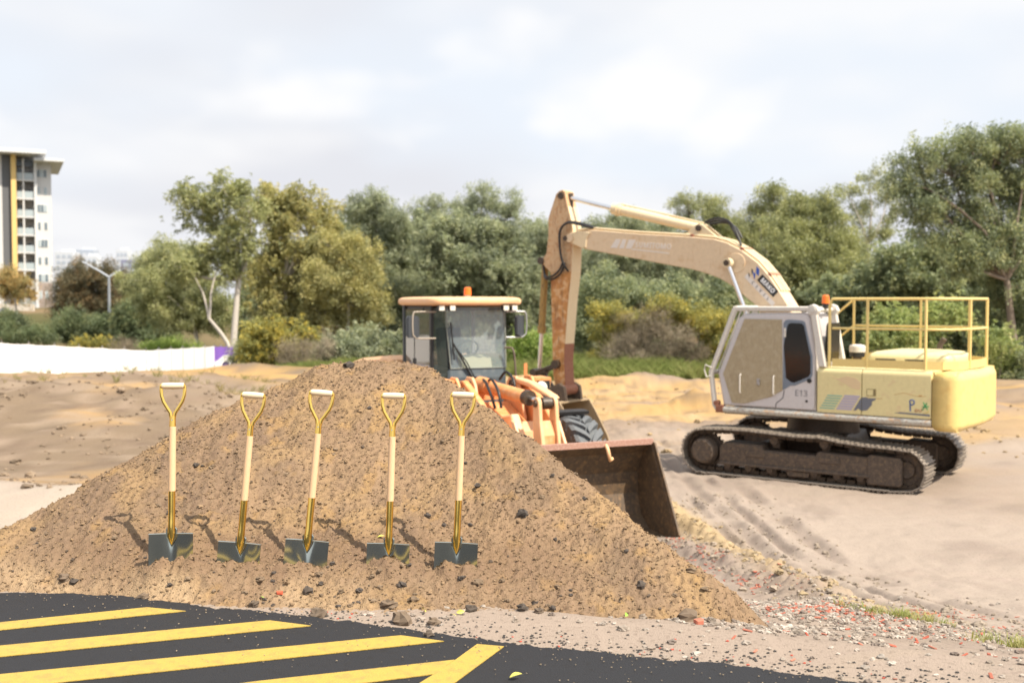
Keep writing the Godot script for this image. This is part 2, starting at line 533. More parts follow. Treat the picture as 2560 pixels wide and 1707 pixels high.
	M.lamp_pole = mat(Color(0.33, 0.36, 0.41), 0.5, 0.3)
	M.stake = mat(Color(0.78, 0.27, 0.10), 0.7)

func leaf_mat(back: float) -> StandardMaterial3D:
	var m := mat(Color(1, 1, 1), 0.55)
	m.vertex_color_use_as_albedo = true
	m.metallic_specular = 0.35
	m.backlight_enabled = true
	m.backlight = Color(back, back, back * 0.85)
	m.cull_mode = BaseMaterial3D.CULL_DISABLED
	return m

# ---------------------------------------------------------------- land
const EDGE := [[-60.0, -6.4], [-6.0, -5.45], [-2.6, -5.33], [-2.1, -5.3], [-1.43, -5.06], [-0.99, -4.94], [0.0, -4.53], [0.46, -4.39], [0.9, -4.26], [1.41, -4.05], [3.0, -3.42], [8.0, -1.5], [60.0, 18.0]]
const EX := Vector2(5.766, -19.264)
var n_a := noise(1, 0.09, 4)
var n_b := noise(2, 0.45, 4)
var n_c := noise(3, 2.2, 3)
var n_d := noise(4, 0.035, 3)
var n_f := noise(6, 7.0, 3)
var n_s := noise(8, 1.0, 4)

func bump(x: float, z: float, cx: float, cz: float, rx: float, rz: float, h: float) -> float:
	var a := (x - cx) / rx; var b := (z - cz) / rz
	var q := a * a + b * b
	return h * exp(-q * 1.4) if q < 5.0 else 0.0

# a long low heap of pushed-up sand that follows x(z)
func berm(x: float, z: float, line: Array, w: float, h: float, z0: float, z1: float) -> float:
	if z < z0 or z > z1: return 0.0
	var e: float = clampf(minf(z - z0, z1 - z) / 1.0, 0.0, 1.0)
	var d: float = (x - curve_at(line, z)) / w
	return h * e * exp(-d * d * 1.5) if absf(d) < 2.5 else 0.0

const RUTS := [[2.95, 1.0, 0.07], [3.17, -0.6, 0.10], [3.55, 1.2, 0.08], [4.0, 0.5, 0.13]]
func rut_x(r: float, z: float) -> float:
	return r + 0.02 * (z + 12.0) + 0.004 * (z + 12.0) * (z + 12.0) * (0.3 if r < 3.3 else 0.12) * (1.0 + 0.25 * sin(r * 7.0))

const BERM_A := [[-16.0, 2.3], [-12.6, 2.70], [-10.3, 2.85], [-8.2, 2.75]]
const BERM_B := [[-14.0, 1.95], [-12.9, 2.2], [-9.9, 2.5], [-7.8, 2.35]]

func ground_y(x: float, z: float) -> float:
	var d: float = curve_at(EDGE, x) - z
	if d < 0.0:
		return -0.06
	var t := clampf((d - 0.55) / 9.3, 0.0, 1.0)
	var y := -1.66 * (1.0 - pow(1.0 - t, 1.45)) - 0.012
	var near := clampf(d / 1.5, 0.0, 1.0)
	y += n_b.get_noise_2d(x, z) * 0.03 * near
	y += n_c.get_noise_2d(x * 0.6, z * 0.6) * 0.02 * near
	if z > -32.0:
		y += n_c.get_noise_2d(x, z) * 0.014 * near
	if z > -17.0:
		y += n_f.get_noise_2d(x, z) * 0.007 * near
		var crumb := absf(n_c.get_noise_2d(x * 1.2, z * 1.2))
		y += berm(x, z, BERM_A, 0.26, 0.11 + n_b.get_noise_2d(x * 2.0, z * 2.0) * 0.08 + crumb * 0.12, -16.5, -7.6)
		y += berm(x, z, BERM_B, 0.30, 0.09 + n_b.get_noise_2d(x * 2.0, z * 2.0 + 40.0) * 0.09 + crumb * 0.14, -14.0, -6.9)
		y += bump(x, z, 2.05, -6.9, 0.9, 0.7, 0.10)
		y += bump(x, z, 0.95, -5.25, 0.35, 0.18, 0.05)
	# wheel ruts running away to the right of the loader, worn and broken
	if z < -8.0 and z > -24.0:
		var wig := n_b.get_noise_2d(3.0, z * 0.6) * 0.06
		for r in RUTS:
			var lx: float = rut_x(r[0], z) + wig * r[1]
			var q: float = (x - lx) / r[2]
			if absf(q) < 3.0:
				var k := clampf(0.55 + n_b.get_noise_2d(z * 1.3, r[0] * 9.0) * 2.0, 0.0, 1.2) * clampf((-8.0 - z) / 2.0, 0.0, 1.0)
				y += (-0.045 * exp(-q * q) + 0.026 * exp(-(absf(q) - 1.6) * (absf(q) - 1.6) * 1.5)) * k
	if z < -8.0 and z > -40.0:
		y += absf(n_c.get_noise_2d(x * 0.9, z * 0.9 + 17.0)) * 0.03 * clampf(n_a.get_noise_2d(x * 4.0, z * 4.0) * 2.0 + 0.5, 0.1, 1.0)
	# the bank on the left
	if x < 0.0 and z < -15.0:
		var up := smoothstep(-18.0, -27.5, z) * (1.0 - smoothstep(-31.0, -40.0, z))
		var h := curve_at([[-40.0, 0.9], [-13.5, 0.92], [-11.0, 1.05], [-8.0, 0.75], [-5.0, 0.35], [-2.0, 0.0]], x)
		y += up * h + up * n_b.get_noise_2d(x * 0.7, z * 0.7) * 0.16 + up * n_c.get_noise_2d(x * 0.5, z * 0.5) * 0.10
	y += bump(x, z, -6.6, -16.2, 1.6, 1.0, 0.28) + bump(x, z, -9.0, -17.0, 2.0, 1.2, 0.22)
	# heaps out on the flat
	if z < -22.0:
		y += bump(x, z, 2.9, -38.0, 1.5, 1.1, 0.32) + bump(x, z, 4.75, -38.5, 1.1, 1.0, 0.42) + bump(x, z, 5.9, -39.0, 0.9, 0.9, 0.36) + bump(x, z, 7.1, -38.0, 1.4, 1.1, 0.30) + bump(x, z, 0.6, -40.0, 1.0, 0.9, 0.32)
		y += bump(x, z, 5.35, -30.5, 0.75, 0.7, 0.55) + bump(x, z, 6.0, -30.0, 0.6, 0.6, 0.35) + bump(x, z, 3.6, -30.0, 1.1, 0.8, 0.22) + bump(x, z, 4.0, -25.0, 1.6, 0.7, 0.12)
		y += bump(x, z, 17.0, -33.0, 3.0, 2.0, 0.5) + bump(x, z, 13.2, -30.0, 2.0, 1.5, 0.25)
		y += n_a.get_noise_2d(x * 2.0, z * 4.0) * 0.12 + n_b.get_noise_2d(x * 0.8, z * 1.6) * 0.10 + absf(n_c.get_noise_2d(x * 0.4, z * 0.5)) * 0.09
		y += bump(x, z, -12.0, -46.5, 2.2, 1.4, 0.34) + bump(x, z, -9.0, -47.0, 3.4, 1.2, 0.25) + bump(x, z, -17.0, -46.0, 2.0, 1.2, 0.05)
	# beyond the site
	if z < -40.0:
		var left := 1.0 - smoothstep(-16.0, -8.0, x)
		y -= left * 1.5 * smoothstep(-46.0, -56.0, z)
		y += n_d.get_noise_2d(x, z) * 1.2 * smoothstep(-60.0, -120.0, z)
		y -= 1.5 * smoothstep(-110.0, -160.0, z) * (1.0 - smoothstep(-60.0, -80.0, -x - 20.0) * 0.0)
		y += (1.0 - smoothstep(-72.0, -58.0, x)) * 4.6 * smoothstep(-120.0, -172.0, z)
		y += bump(x, z, -46.0, -112.0, 14.0, 10.0, 3.4)
	return y

func ground_c(x: float, z: float, y: float) -> Color:
	var d: float = curve_at(EDGE, x) - z
	var a := n_a.get_noise_2d(x, z)
	var b := n_b.get_noise_2d(x, z)
	var gravel := Color(0.46, 0.375, 0.30)
	var yellow := Color(0.58, 0.385, 0.17)
	var brown := Color(0.30, 0.228, 0.160)
	var pale := Color(0.60, 0.52, 0.42)
	var c := gravel
	c = c.lerp(Color(0.50, 0.42, 0.345), clampf(a * 1.5 + 0.4, 0.0, 1.0))
	c = c.lerp(Color(0.33, 0.27, 0.22), clampf(b * 1.6 - 0.25, 0.0, 0.45))
	if z < -7.0:
		var m := berm(x, z, BERM_A, 0.36, 1.0, -16.5, -8.2)
		c = c.lerp(Color(0.56, 0.42, 0.24), clampf(m * 1.2, 0.0, 0.95))
		m = berm(x, z, BERM_B, 0.4, 1.0, -14.0, -6.9)
		c = c.lerp(Color(0.36, 0.29, 0.235), clampf(m, 0.0, 0.7))
		for r in RUTS:
			var q: float = absf(x - rut_x(r[0], z) - n_b.get_noise_2d(3.0, z * 0.6) * 0.06 * r[1]) / (r[2] * 1.7)
			if q < 1.0 and z > -24.0 and z < -8.0:
				c = c.lerp(Color(0.31, 0.25, 0.205), (1.0 - q) * clampf(0.4 + n_b.get_noise_2d(z * 1.3, r[0] * 9.0) * 1.6, 0.0, 0.7))
	if z < -17.0:
		var s := smoothstep(-19.5, -26.0, z + a * 5.0)
		var st := n_b.get_noise_2d(x * 0.12, z * 0.5 + 7.0) + 0.5 * n_b.get_noise_2d(x * 0.3, z * 0.9)
		var flat_c := yellow.lerp(Color(0.60, 0.44, 0.25), clampf(b + 0.4, 0.0, 1.0))
		flat_c = flat_c.lerp(Color(0.385, 0.30, 0.225), clampf(st * 3.0 - 0.05 + smoothstep(-34.0, -27.0, z) * 0.45, 0.0, 0.95))
		flat_c = flat_c.lerp(Color(0.25, 0.19, 0.14), clampf(n_c.get_noise_2d(x * 0.22, z * 0.6) * 2.8 - 0.55, 0.0, 0.6))
		c = c.lerp(flat_c, s)
		if x > 6.0 and z > -30.0:
			c = c.lerp(Color(0.56, 0.40, 0.22), clampf(0.5 - b, 0.0, 0.7) * s)
	if x < 0.0 and z < -12.0:
		var l := 1.0 - smoothstep(-5.0, -1.5, x)
		var bank := brown.lerp(Color(0.37, 0.290, 0.21), clampf(n_a.get_noise_2d(x * 1.3, z * 1.3) * 1.4 + 0.35, 0.0, 1.0))
		var yp := n_b.get_noise_2d(x * 0.35 + 30.0, z * 0.45)
		bank = bank.lerp(Color(0.60, 0.40, 0.19), clampf(yp * 3.2 - 0.75, 0.0, 0.75))
		bank = bank.lerp(Color(0.22, 0.165, 0.115), clampf(n_c.get_noise_2d(x * 0.5 + 12.0, z * 0.35) * 2.6 - 0.35, 0.0, 0.6))
		bank = bank.lerp(Color(0.47, 0.37, 0.27), clampf(n_c.get_noise_2d(x * 0.25, z * 0.5 + 60.0) * 2.0 - 0.2, 0.0, 0.6))
		bank = bank.lerp(Color(0.64, 0.38, 0.13), bump(x, z, -6.6, -18.6, 1.0, 0.7, 1.0) * 0.9)
		var bb := l * smoothstep(-16.8, -18.0, z + b * 0.8)
		c = c.lerp(bank, bb)
		c = c.lerp(pale, l * smoothstep(-11.5, -13.5, z) * (1.0 - smoothstep(-16.2, -17.8, z + b * 1.2)) * (0.75 + 0.25 * b))
		if z < -29.0:
			c = c.lerp(yellow.lerp(brown, clampf(b * 2.0 + 0.3, 0.0, 1.0)), l * smoothstep(-30.0, -33.0, z))
	if z < -41.0:
		var soil := Color(0.13, 0.115, 0.06).lerp(Color(0.26, 0.21, 0.13), clampf(b + 0.3, 0.0, 1.0))
		c = c.lerp(soil, smoothstep(-45.0, -50.0, z + a * 3.0))
		if z < -80.0:
			c = c.lerp(Color(0.12, 0.125, 0.05).lerp(Color(0.34, 0.24, 0.14), clampf(n_a.get_noise_2d(x * 0.5, z * 0.5) * 2.0 + 0.2, 0.0, 1.0)), 0.8)
	return Color(c.r * 0.67, c.g * 0.675, c.b * 0.71)

func steps(lo: float, hi: float, fine: float, grow: float, far: float, cap: float) -> PackedFloat32Array:
	var out := PackedFloat32Array()
	var s := fine; var x := lo
	var left := []
	while x > -far:
		s = minf(s * grow, cap); x -= s; left.append(x)
	left.reverse()
	for q in left: out.append(q)
	x = lo
	while x < hi:
		out.append(x); x += fine
	s = fine
	while x < far:
		out.append(x); s = minf(s * grow, cap); x += s
	out.append(far)
	return out

func grid_mesh(xs: PackedFloat32Array, zs: PackedFloat32Array, fy: Callable, fc: Callable, cut: Callable) -> ArrayMesh:
	var nx := xs.size(); var nz := zs.size()
	var v := PackedVector3Array(); v.resize(nx * nz)
	var c := PackedColorArray(); c.resize(nx * nz)
	var n := PackedVector3Array(); n.resize(nx * nz)
	for j in nz:
		for i in nx:
			var y: float = fy.call(xs[i], zs[j])
			v[j * nx + i] = Vector3(xs[i], y, zs[j])
			c[j * nx + i] = fc.call(xs[i], zs[j], y)
	for j in nz:
		for i in nx:
			var a := v[j * nx + mini(i + 1, nx - 1)] - v[j * nx + maxi(i - 1, 0)]
			var b := v[mini(j + 1, nz - 1) * nx + i] - v[maxi(j - 1, 0) * nx + i]
			var m := b.cross(a).normalized()
			n[j * nx + i] = m if m.y > 0.0 else -m
	var ids := PackedInt32Array()
	for j in nz - 1:
		for i in nx - 1:
			var k := j * nx + i
			if cut.call(v[k]) and cut.call(v[k + 1]) and cut.call(v[k + nx]) and cut.call(v[k + nx + 1]):
				continue
			# zs rise towards the viewer: k -> k+1 -> k+nx is clockwise from above
			ids.append(k); ids.append(k + 1); ids.append(k + nx)
			ids.append(k + 1); ids.append(k + nx + 1); ids.append(k + nx)
	var arr := []
	arr.resize(Mesh.ARRAY_MAX)
	arr[Mesh.ARRAY_VERTEX] = v
	arr[Mesh.ARRAY_NORMAL] = n
	arr[Mesh.ARRAY_COLOR] = c
	arr[Mesh.ARRAY_INDEX] = ids
	var m := ArrayMesh.new()
	m.add_surface_from_arrays(Mesh.PRIMITIVE_TRIANGLES, arr)
	return m

func build_ground() -> void:
	var xs := steps(-3.6, 4.6, 0.035, 1.045, 2500.0, 200.0)
	var zs := PackedFloat32Array()
	var z := -3.0; var s := 0.03
	while z > -2600.0:
		zs.append(z)
		if z < -9.0: s *= 1.016 if z > -60.0 else 1.07
		z -= s
	zs.reverse()
	z = -2.9; s = 0.1
	while z < 60.0:
		zs.append(z); s *= 1.2; z += s
	var o := MeshInstance3D.new()
	o.name = numbered("ground")
	o.mesh = grid_mesh(xs, zs, ground_y, ground_c, func(_p: Vector3) -> bool: return false)
	o.material_override = M.ground
	o.set_meta("kind", "structure")
	o.set_meta("label", "sandy gravel ground of the building site with ruts and low heaps")
	add_child(o)

func build_road() -> void:
	var r := Node3D.new()
	r.name = numbered("road")
	add_child(r)
	r.set_meta("kind", "structure")
	r.set_meta("label", "new black asphalt with yellow hatching in front of the sand pile")
	var mb := MB.new()
	var poly := PackedVector2Array()
	for e in EDGE:
		poly.append(Vector2(e[0], -e[1]))
	# the edge crumbles a little between its bends
	var ragged := PackedVector2Array()
	var nn := noise(91, 1.4, 4)
	for i in poly.size() - 1:
		var fine: int = 70 if absf(poly[i].x) < 8.1 and absf(poly[i + 1].x) < 8.1 else 4
		for k in fine:
			var p := poly[i].lerp(poly[i + 1], float(k) / fine)
			p.y += nn.get_noise_1d(p.x * 3.0) * 0.035 + nn.get_noise_1d(p.x * 16.0) * 0.018
			ragged.append(p)
	ragged.append(poly[poly.size() - 1])
	ragged.append(Vector2(60, -40)); ragged.append(Vector2(-60, -40))
	mb.t = Transform3D(Basis(Vector3.RIGHT, -PI / 2), Vector3.ZERO)     # polygon y becomes -z, its thickness goes up
	mb.ext(ragged, -0.05, 0.0)
	part("asphalt", mb, M.asphalt, r)
	var stripes := [
		[-4.2, -3.98, -2.39, -4.82, -1.79, -5.06, -1.58, -5.0, -2.33, -4.71, -4.2, -3.86],
		[-4.2, -3.58, -2.23, -4.49, -1.14, -4.85, -0.93, -4.77, -2.16, -4.35, -4.2, -3.44],
		[-4.2, -3.10, -2.06, -4.14, -0.5, -4.63, -0.3, -4.55, -1.76, -4.06, -4.2, -2.95],
		[-4.2, -2.60, -1.02, -4.06, -0.24, -4.31, -0.31, -4.145, -0.9, -3.93, -4.2, -2.46]]
	for s in stripes:
		stripe(r, s)
	stripe(r, [-0.153, -4.51, -0.035, -4.48, -0.22, -4.06, -0.55, -3.4, -0.69, -3.4, -0.355, -4.06, -0.30, -4.17, -0.236, -4.312])

func stripe(r: Node3D, s: Array) -> void:
	var q := PackedVector2Array()
	for i in range(0, s.size(), 2):
		q.append(Vector2(s[i], -s[i + 1]))
	var mb := MB.new()
	mb.t = Transform3D(Basis(Vector3.RIGHT, -PI / 2), Vector3.ZERO)
	mb.ext(q, 0.0015, 0.005)
	part("painted_stripe", mb, M.road_yellow, r)

# ---------------------------------------------------------------- sand pile
# x, height of the crest, z of the crest, foot slope
const CREST := [[-4.6, -0.25, -5.6], [-3.6, 0.0, -5.65], [-2.84, 0.2, -5.8], [-2.41, 0.5, -6.42], [-2.05, 0.723, -6.85], [-1.6, 0.935, -7.2], [-1.25, 1.04, -7.25], [-0.95, 1.085, -7.2], [-0.63, 1.065, -7.18], [-0.44, 0.98, -7.0], [-0.205, 0.83, -6.7], [0.05, 0.666, -6.38], [0.283, 0.53, -6.16], [0.50, 0.393, -6.0], [0.70, 0.28, -5.71], [0.89, 0.163, -5.53], [1.066, 0.06, -5.40], [1.22, -0.05, -5.33], [1.45, -0.32, -5.3], [2.2, -0.6, -5.1]]
const FOOT := [[-4.0, -5.42], [-2.6, -5.36], [-2.0, -5.27], [-1.43, -5.08], [-0.9, -4.98], [-0.2, -4.97], [0.3, -5.02], [0.8, -5.16], [1.3, -5.3]]
const HOLLOW := [[-2.0, -0.25], [-1.777, -0.15], [-1.417, 0.3], [-1.066, 0.47], [-0.643, 0.6], [-0.289, 0.75], [0.3, 0.6], [1.0, 0.25]]
var crest_h := []
var crest_z := []
# x, height of the blade's top edge, lean in degrees, height of the sand heaped against the blade
const SHOVELS := [[-1.777, 0.291, 0.2, 0.085], [-1.417, 0.243, 4.0, 0.05], [-1.066, 0.256, 5.0, 0.05], [-0.643, 0.238, 1.0, 0.04], [-0.289, 0.243, 2.2, 0.05]]

func pile_smooth(x: float, z: float) -> float:
	var h := curve_at(crest_h, x)
	var zc := curve_at(crest_z, x)
	var d := z - zc
	if d > 0.0:
		# the front face runs from the crest down to the foot, hollow in the middle of the heap
		var f := maxf(curve_at(FOOT, x) - zc, 0.15)
		var q := (sqrt(d * d + 0.05) - 0.2236) / (sqrt(f * f + 0.05) - 0.2236)
		if h < 0.03:
			return h - 0.9 * d
		return h - (h + 0.02) * (q * (1.0 + curve_at(HOLLOW, x) * (1.0 - q)) if q < 1.0 else q)
	return h - 0.58 * (sqrt(d * d + 0.05) - 0.2236)

func pile_y(x: float, z: float) -> float:
	var y := pile_smooth(x, z)
	if y < -0.5:
		return y
	var soft := clampf((y + 0.02) / 0.16, 0.12, 1.0)
	y -= 0.02 * (1.0 - soft)
	y += n_s.get_noise_2d(x, z) * 0.05 * soft
	y += n_c.get_noise_2d(x * 1.3 + 9.0, z * 1.3) * 0.022 * soft
	y += n_c.get_noise_2d(x * 1.5 + 40.0, z * 0.4) * 0.018 * soft
	y += absf(n_f.get_noise_2d(x * 1.2, z * 1.2)) * 0.020
	var g := n_f.get_noise_2d(x * 4.2, z * 4.2 + 5.0)
	y += g * 0.007 - maxf(0.0, -g - 0.16) * 0.034
	y += maxf(0.0, n_f.get_noise_2d(x * 2.0 + 70.0, z * 2.0) - 0.25) * 0.045
	# sand pushed up in front of each blade
	for s in SHOVELS:
		y += bump(x, z, s[0], -5.355, 0.20, 0.10, s[3]) * (1.0 + 0.8 * n_c.get_noise_2d(x * 2.6, z + s[0]))
	return y

func pile_c(x: float, z: float, y: float) -> Color:
	var a := n_s.get_noise_2d(x * 0.8 + 50.0, z * 0.8)
	var b := n_c.get_noise_2d(x * 0.8, z * 0.8 + 31.0)
	var c := Color(0.40, 0.265, 0.15)
	c = c.lerp(Color(0.33, 0.22, 0.132), clampf(a * 1.6 + 0.45, 0.0, 1.0))
	c = c.lerp(Color(0.27, 0.185, 0.118), clampf(n_c.get_noise_2d(x * 0.55 + 80.0, z * 0.22) * 2.6 - 0.25, 0.0, 0.65))
	c = c.lerp(Color(0.46, 0.30, 0.145), clampf(b * 1.8 - 0.1, 0.0, 0.7))
	c = c.lerp(Color(0.50, 0.305, 0.12), clampf(n_c.get_noise_2d(x * 1.7 + 3.0, z * 1.7) * 3.0 - 0.9, 0.0, 0.5))
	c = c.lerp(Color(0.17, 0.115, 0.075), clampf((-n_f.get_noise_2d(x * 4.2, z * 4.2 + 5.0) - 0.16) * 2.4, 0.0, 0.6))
	# the damper, darker band where the shovels stand and the yellower spill at its foot on the left
	var band := exp(-pow((y - 0.14) / 0.09, 2.0)) * (1.0 - smoothstep(0.1, 0.7, x)) * smoothstep(-2.8, -1.8, x)
	c = c.lerp(Color(0.285, 0.185, 0.11), clampf(band * (0.9 + a), 0.0, 0.75))
	var spill := (1.0 - smoothstep(0.02, 0.16, y)) * (1.0 - smoothstep(-1.4, 0.0, x + b * 1.2))
	c = c.lerp(Color(0.56, 0.39, 0.22), clampf(spill * (0.75 + b * 1.4), 0.0, 0.85))
	return Color(c.r * 0.735, c.g * 0.785, c.b * 0.905)

func build_pile() -> void:
	for k in CREST:
		crest_h.append([k[0], k[1]]); crest_z.append([k[0], k[2]])
	# ease the bends of the crest line
	for pass_ in 2:
		for list in [crest_h, crest_z]:
			var fresh := [list[0]]
			for i in list.size() - 1:
				fresh.append([lerpf(list[i][0], list[i + 1][0], 0.25), lerpf(list[i][1], list[i + 1][1], 0.25)])
				fresh.append([lerpf(list[i][0], list[i + 1][0], 0.75), lerpf(list[i][1], list[i + 1][1], 0.75)])
			fresh.append(list[list.size() - 1])
			list.assign(fresh)
	var xs := PackedFloat32Array(); var zs := PackedFloat32Array()
	var x := -4.4
	while x < 1.75:
		xs.append(x); x += 0.011 if x > -3.2 else 0.03
	var z := -9.4
	while z < -4.75:
		zs.append(z); z += 0.012 if z > -7.6 else 0.04
	var under := func(p: Vector3) -> bool:
		return p.y < (-0.03 if curve_at(EDGE, p.x) - p.z < 0.0 else ground_y(p.x, p.z) - 0.05)
	var o := Node3D.new()
	o.name = numbered("sand_pile")
	add_child(o)
	tag(o, "large heap of damp brown sand with gold shovels stuck in its front", "sand pile")
	var m := MeshInstance3D.new()
	m.name = "sand_surface"
	m.mesh = grid_mesh(xs, zs, pile_y, pile_c, under)
	m.material_override = M.sand
	o.add_child(m)
	# crumbs of sand lying on the slopes
	var lumps := []
	for k in 4: lumps.append(stone_mesh(60 + k, 0.6))
	for k in 4:
		var xf := []; var cols := []
		for i in 9500:
			var px := rf(-3.2, 1.3); var pz := rf(-7.4, -4.85)
			var y := pile_y(px, pz)
			if y < -0.02 - 0.1 * maxf(px, 0.0): continue
			var r := 0.0022 + 0.005 * pow(rng.randf(), 4.0) + (0.006 if rng.randf() < 0.012 else 0.0)
			var bs := Basis.from_euler(Vector3(rf(0, TAU), rf(0, TAU), rf(0, TAU))).scaled(Vector3(r * rf(0.8, 1.5), r * rf(0.6, 1.0), r * rf(0.8, 1.3)))
			xf.append(Transform3D(bs, Vector3(px, y + r * 0.3, pz)))
			var kk := rf(0.75, 1.1)
			cols.append(Color(0.24, 0.163, 0.096) * kk if rng.randf() < 0.965 else Color(0.10, 0.075, 0.055))
		scatter("sand_crumbs", lumps[k], M.tinted_copies, xf, cols, o)

func stone_mesh(sd: int, rough: float, detail := 8) -> ArrayMesh:
	var f := noise(sd, 0.9, 3)
	var mb := MB.new()
	var at := func(i: int, j: int) -> Vector3:
		var th := PI * j / (detail - 2.0); var ph := TAU * (i % detail) / detail
		var d := Vector3(sin(th) * cos(ph), cos(th), sin(th) * sin(ph))
		return d * (1.0 + rough * f.get_noise_3dv(d * 1.6) * 1.6)
	for j in detail - 2:
		for i in detail:
			var a: Vector3 = at.call(i, j); var b: Vector3 = at.call(i + 1, j); var d: Vector3 = at.call(i + 1, j + 1); var e: Vector3 = at.call(i, j + 1)
			mb.quad(a, b, d, e, a + b + d + e)
	return mb.mesh()

# ---------------------------------------------------------------- plants
var sprigs := []
var twigs := []
const LEAF := {
	"olive": [Color(0.396, 0.414, 0.202), Color(0.233, 0.260, 0.148), Color(0.524, 0.519, 0.269)],
	"gold": [Color(0.459, 0.432, 0.189), Color(0.287, 0.294, 0.154), Color(0.573, 0.504, 0.231)],
	"grey": [Color(0.361, 0.402, 0.262), Color(0.210, 0.241, 0.175), Color(0.501, 0.519, 0.343)],
	"dark": [Color(0.329, 0.377, 0.228), Color(0.177, 0.217, 0.145), Color(0.527, 0.545, 0.312)],
	"deep": [Color(0.187, 0.237, 0.127), Color(0.121, 0.154, 0.094), Color(0.286, 0.308, 0.154)],
	"fresh": [Color(0.408, 0.480, 0.192), Color(0.240, 0.300, 0.132), Color(0.528, 0.540, 0.252)],
	"lime": [Color(0.310, 0.430, 0.100), Color(0.200, 0.290, 0.080), Color(0.430, 0.480, 0.170)],
	"yellow": [Color(0.418, 0.385, 0.121), Color(0.264, 0.275, 0.110), Color(0.594, 0.473, 0.099)],
	"rust": [Color(0.220, 0.182, 0.110), Color(0.127, 0.127, 0.083), Color(0.330, 0.220, 0.110)],
	"orange": [Color(0.480, 0.348, 0.144), Color(0.288, 0.270, 0.132), Color(0.600, 0.372, 0.144)],
	"dead": [Color(0.282, 0.239, 0.172), Color(0.184, 0.153, 0.113), Color(0.380, 0.318, 0.219)],
}

func make_sprigs() -> void:
	for k in 3:
		var mb := MB.new()
		for i in 11:
			var az := rf(0, TAU); var up := rf(-1.1, 0.75)
			var d := Vector3(cos(az) * cos(up), sin(up) - 0.25, sin(az) * cos(up)).normalized()
			var o := Vector3(rf(-1, 1), rf(-1, 1), rf(-1, 1)) * 0.13
			var side := d.cross(Vector3(rf(-1, 1), rf(-1, 1), rf(-1, 1))).normalized()
			var l := rf(0.11, 0.19); var w := l * rf(0.13, 0.20)
			var m := d.cross(side)
			var a := o; var b := o + d * l * 0.45 + side * w; var e := o + d * l; var f := o + d * l * 0.45 - side * w
			mb.flat(a, b, e, m); mb.flat(a, e, f, m)
		sprigs.append(mb.mesh())
	for k in 2:
		var mb := MB.new()
		for i in 6:
			var d := Vector3(rf(-1, 1), rf(-0.2, 1.2), rf(-1, 1)).normalized()
			var o := Vector3(rf(-1, 1), rf(-1, 1), rf(-1, 1)) * 0.12
			var side := d.cross(Vector3(rf(-1, 1), rf(-1, 1), rf(-1, 1))).normalized() * 0.006
			var e := o + d * rf(0.2, 0.36) + side * 4.0
			mb.flat(o - side, o + side, e, d.cross(side))
			var s2 := o.lerp(e, 0.5)
			mb.flat(s2 - side, s2 + side, s2 + (d + side.normalized() * 0.8) * 0.16, d.cross(side))
		twigs.append(mb.mesh())

func limb(mb: MB, a: Vector3, b: Vector3, r0: float, r1: float, bend: float, seg := 6) -> void:
	var pts := []; var rr := []
	var k := 5
	var off := Vector3(rf(-1, 1), rf(-0.3, 0.6), rf(-1, 1)) * bend * a.distance_to(b)
	for i in k + 1:
		var s := float(i) / k
		pts.append(a.lerp(b, s) + off * sin(s * PI) + Vector3(rf(-1, 1), rf(-1, 1), rf(-1, 1)) * bend * 0.12 * a.distance_to(b) * (1.0 if i > 0 and i < k else 0.0))
		rr.append(lerpf(r0, r1, s))
	mb.tube(pts, rr, seg)

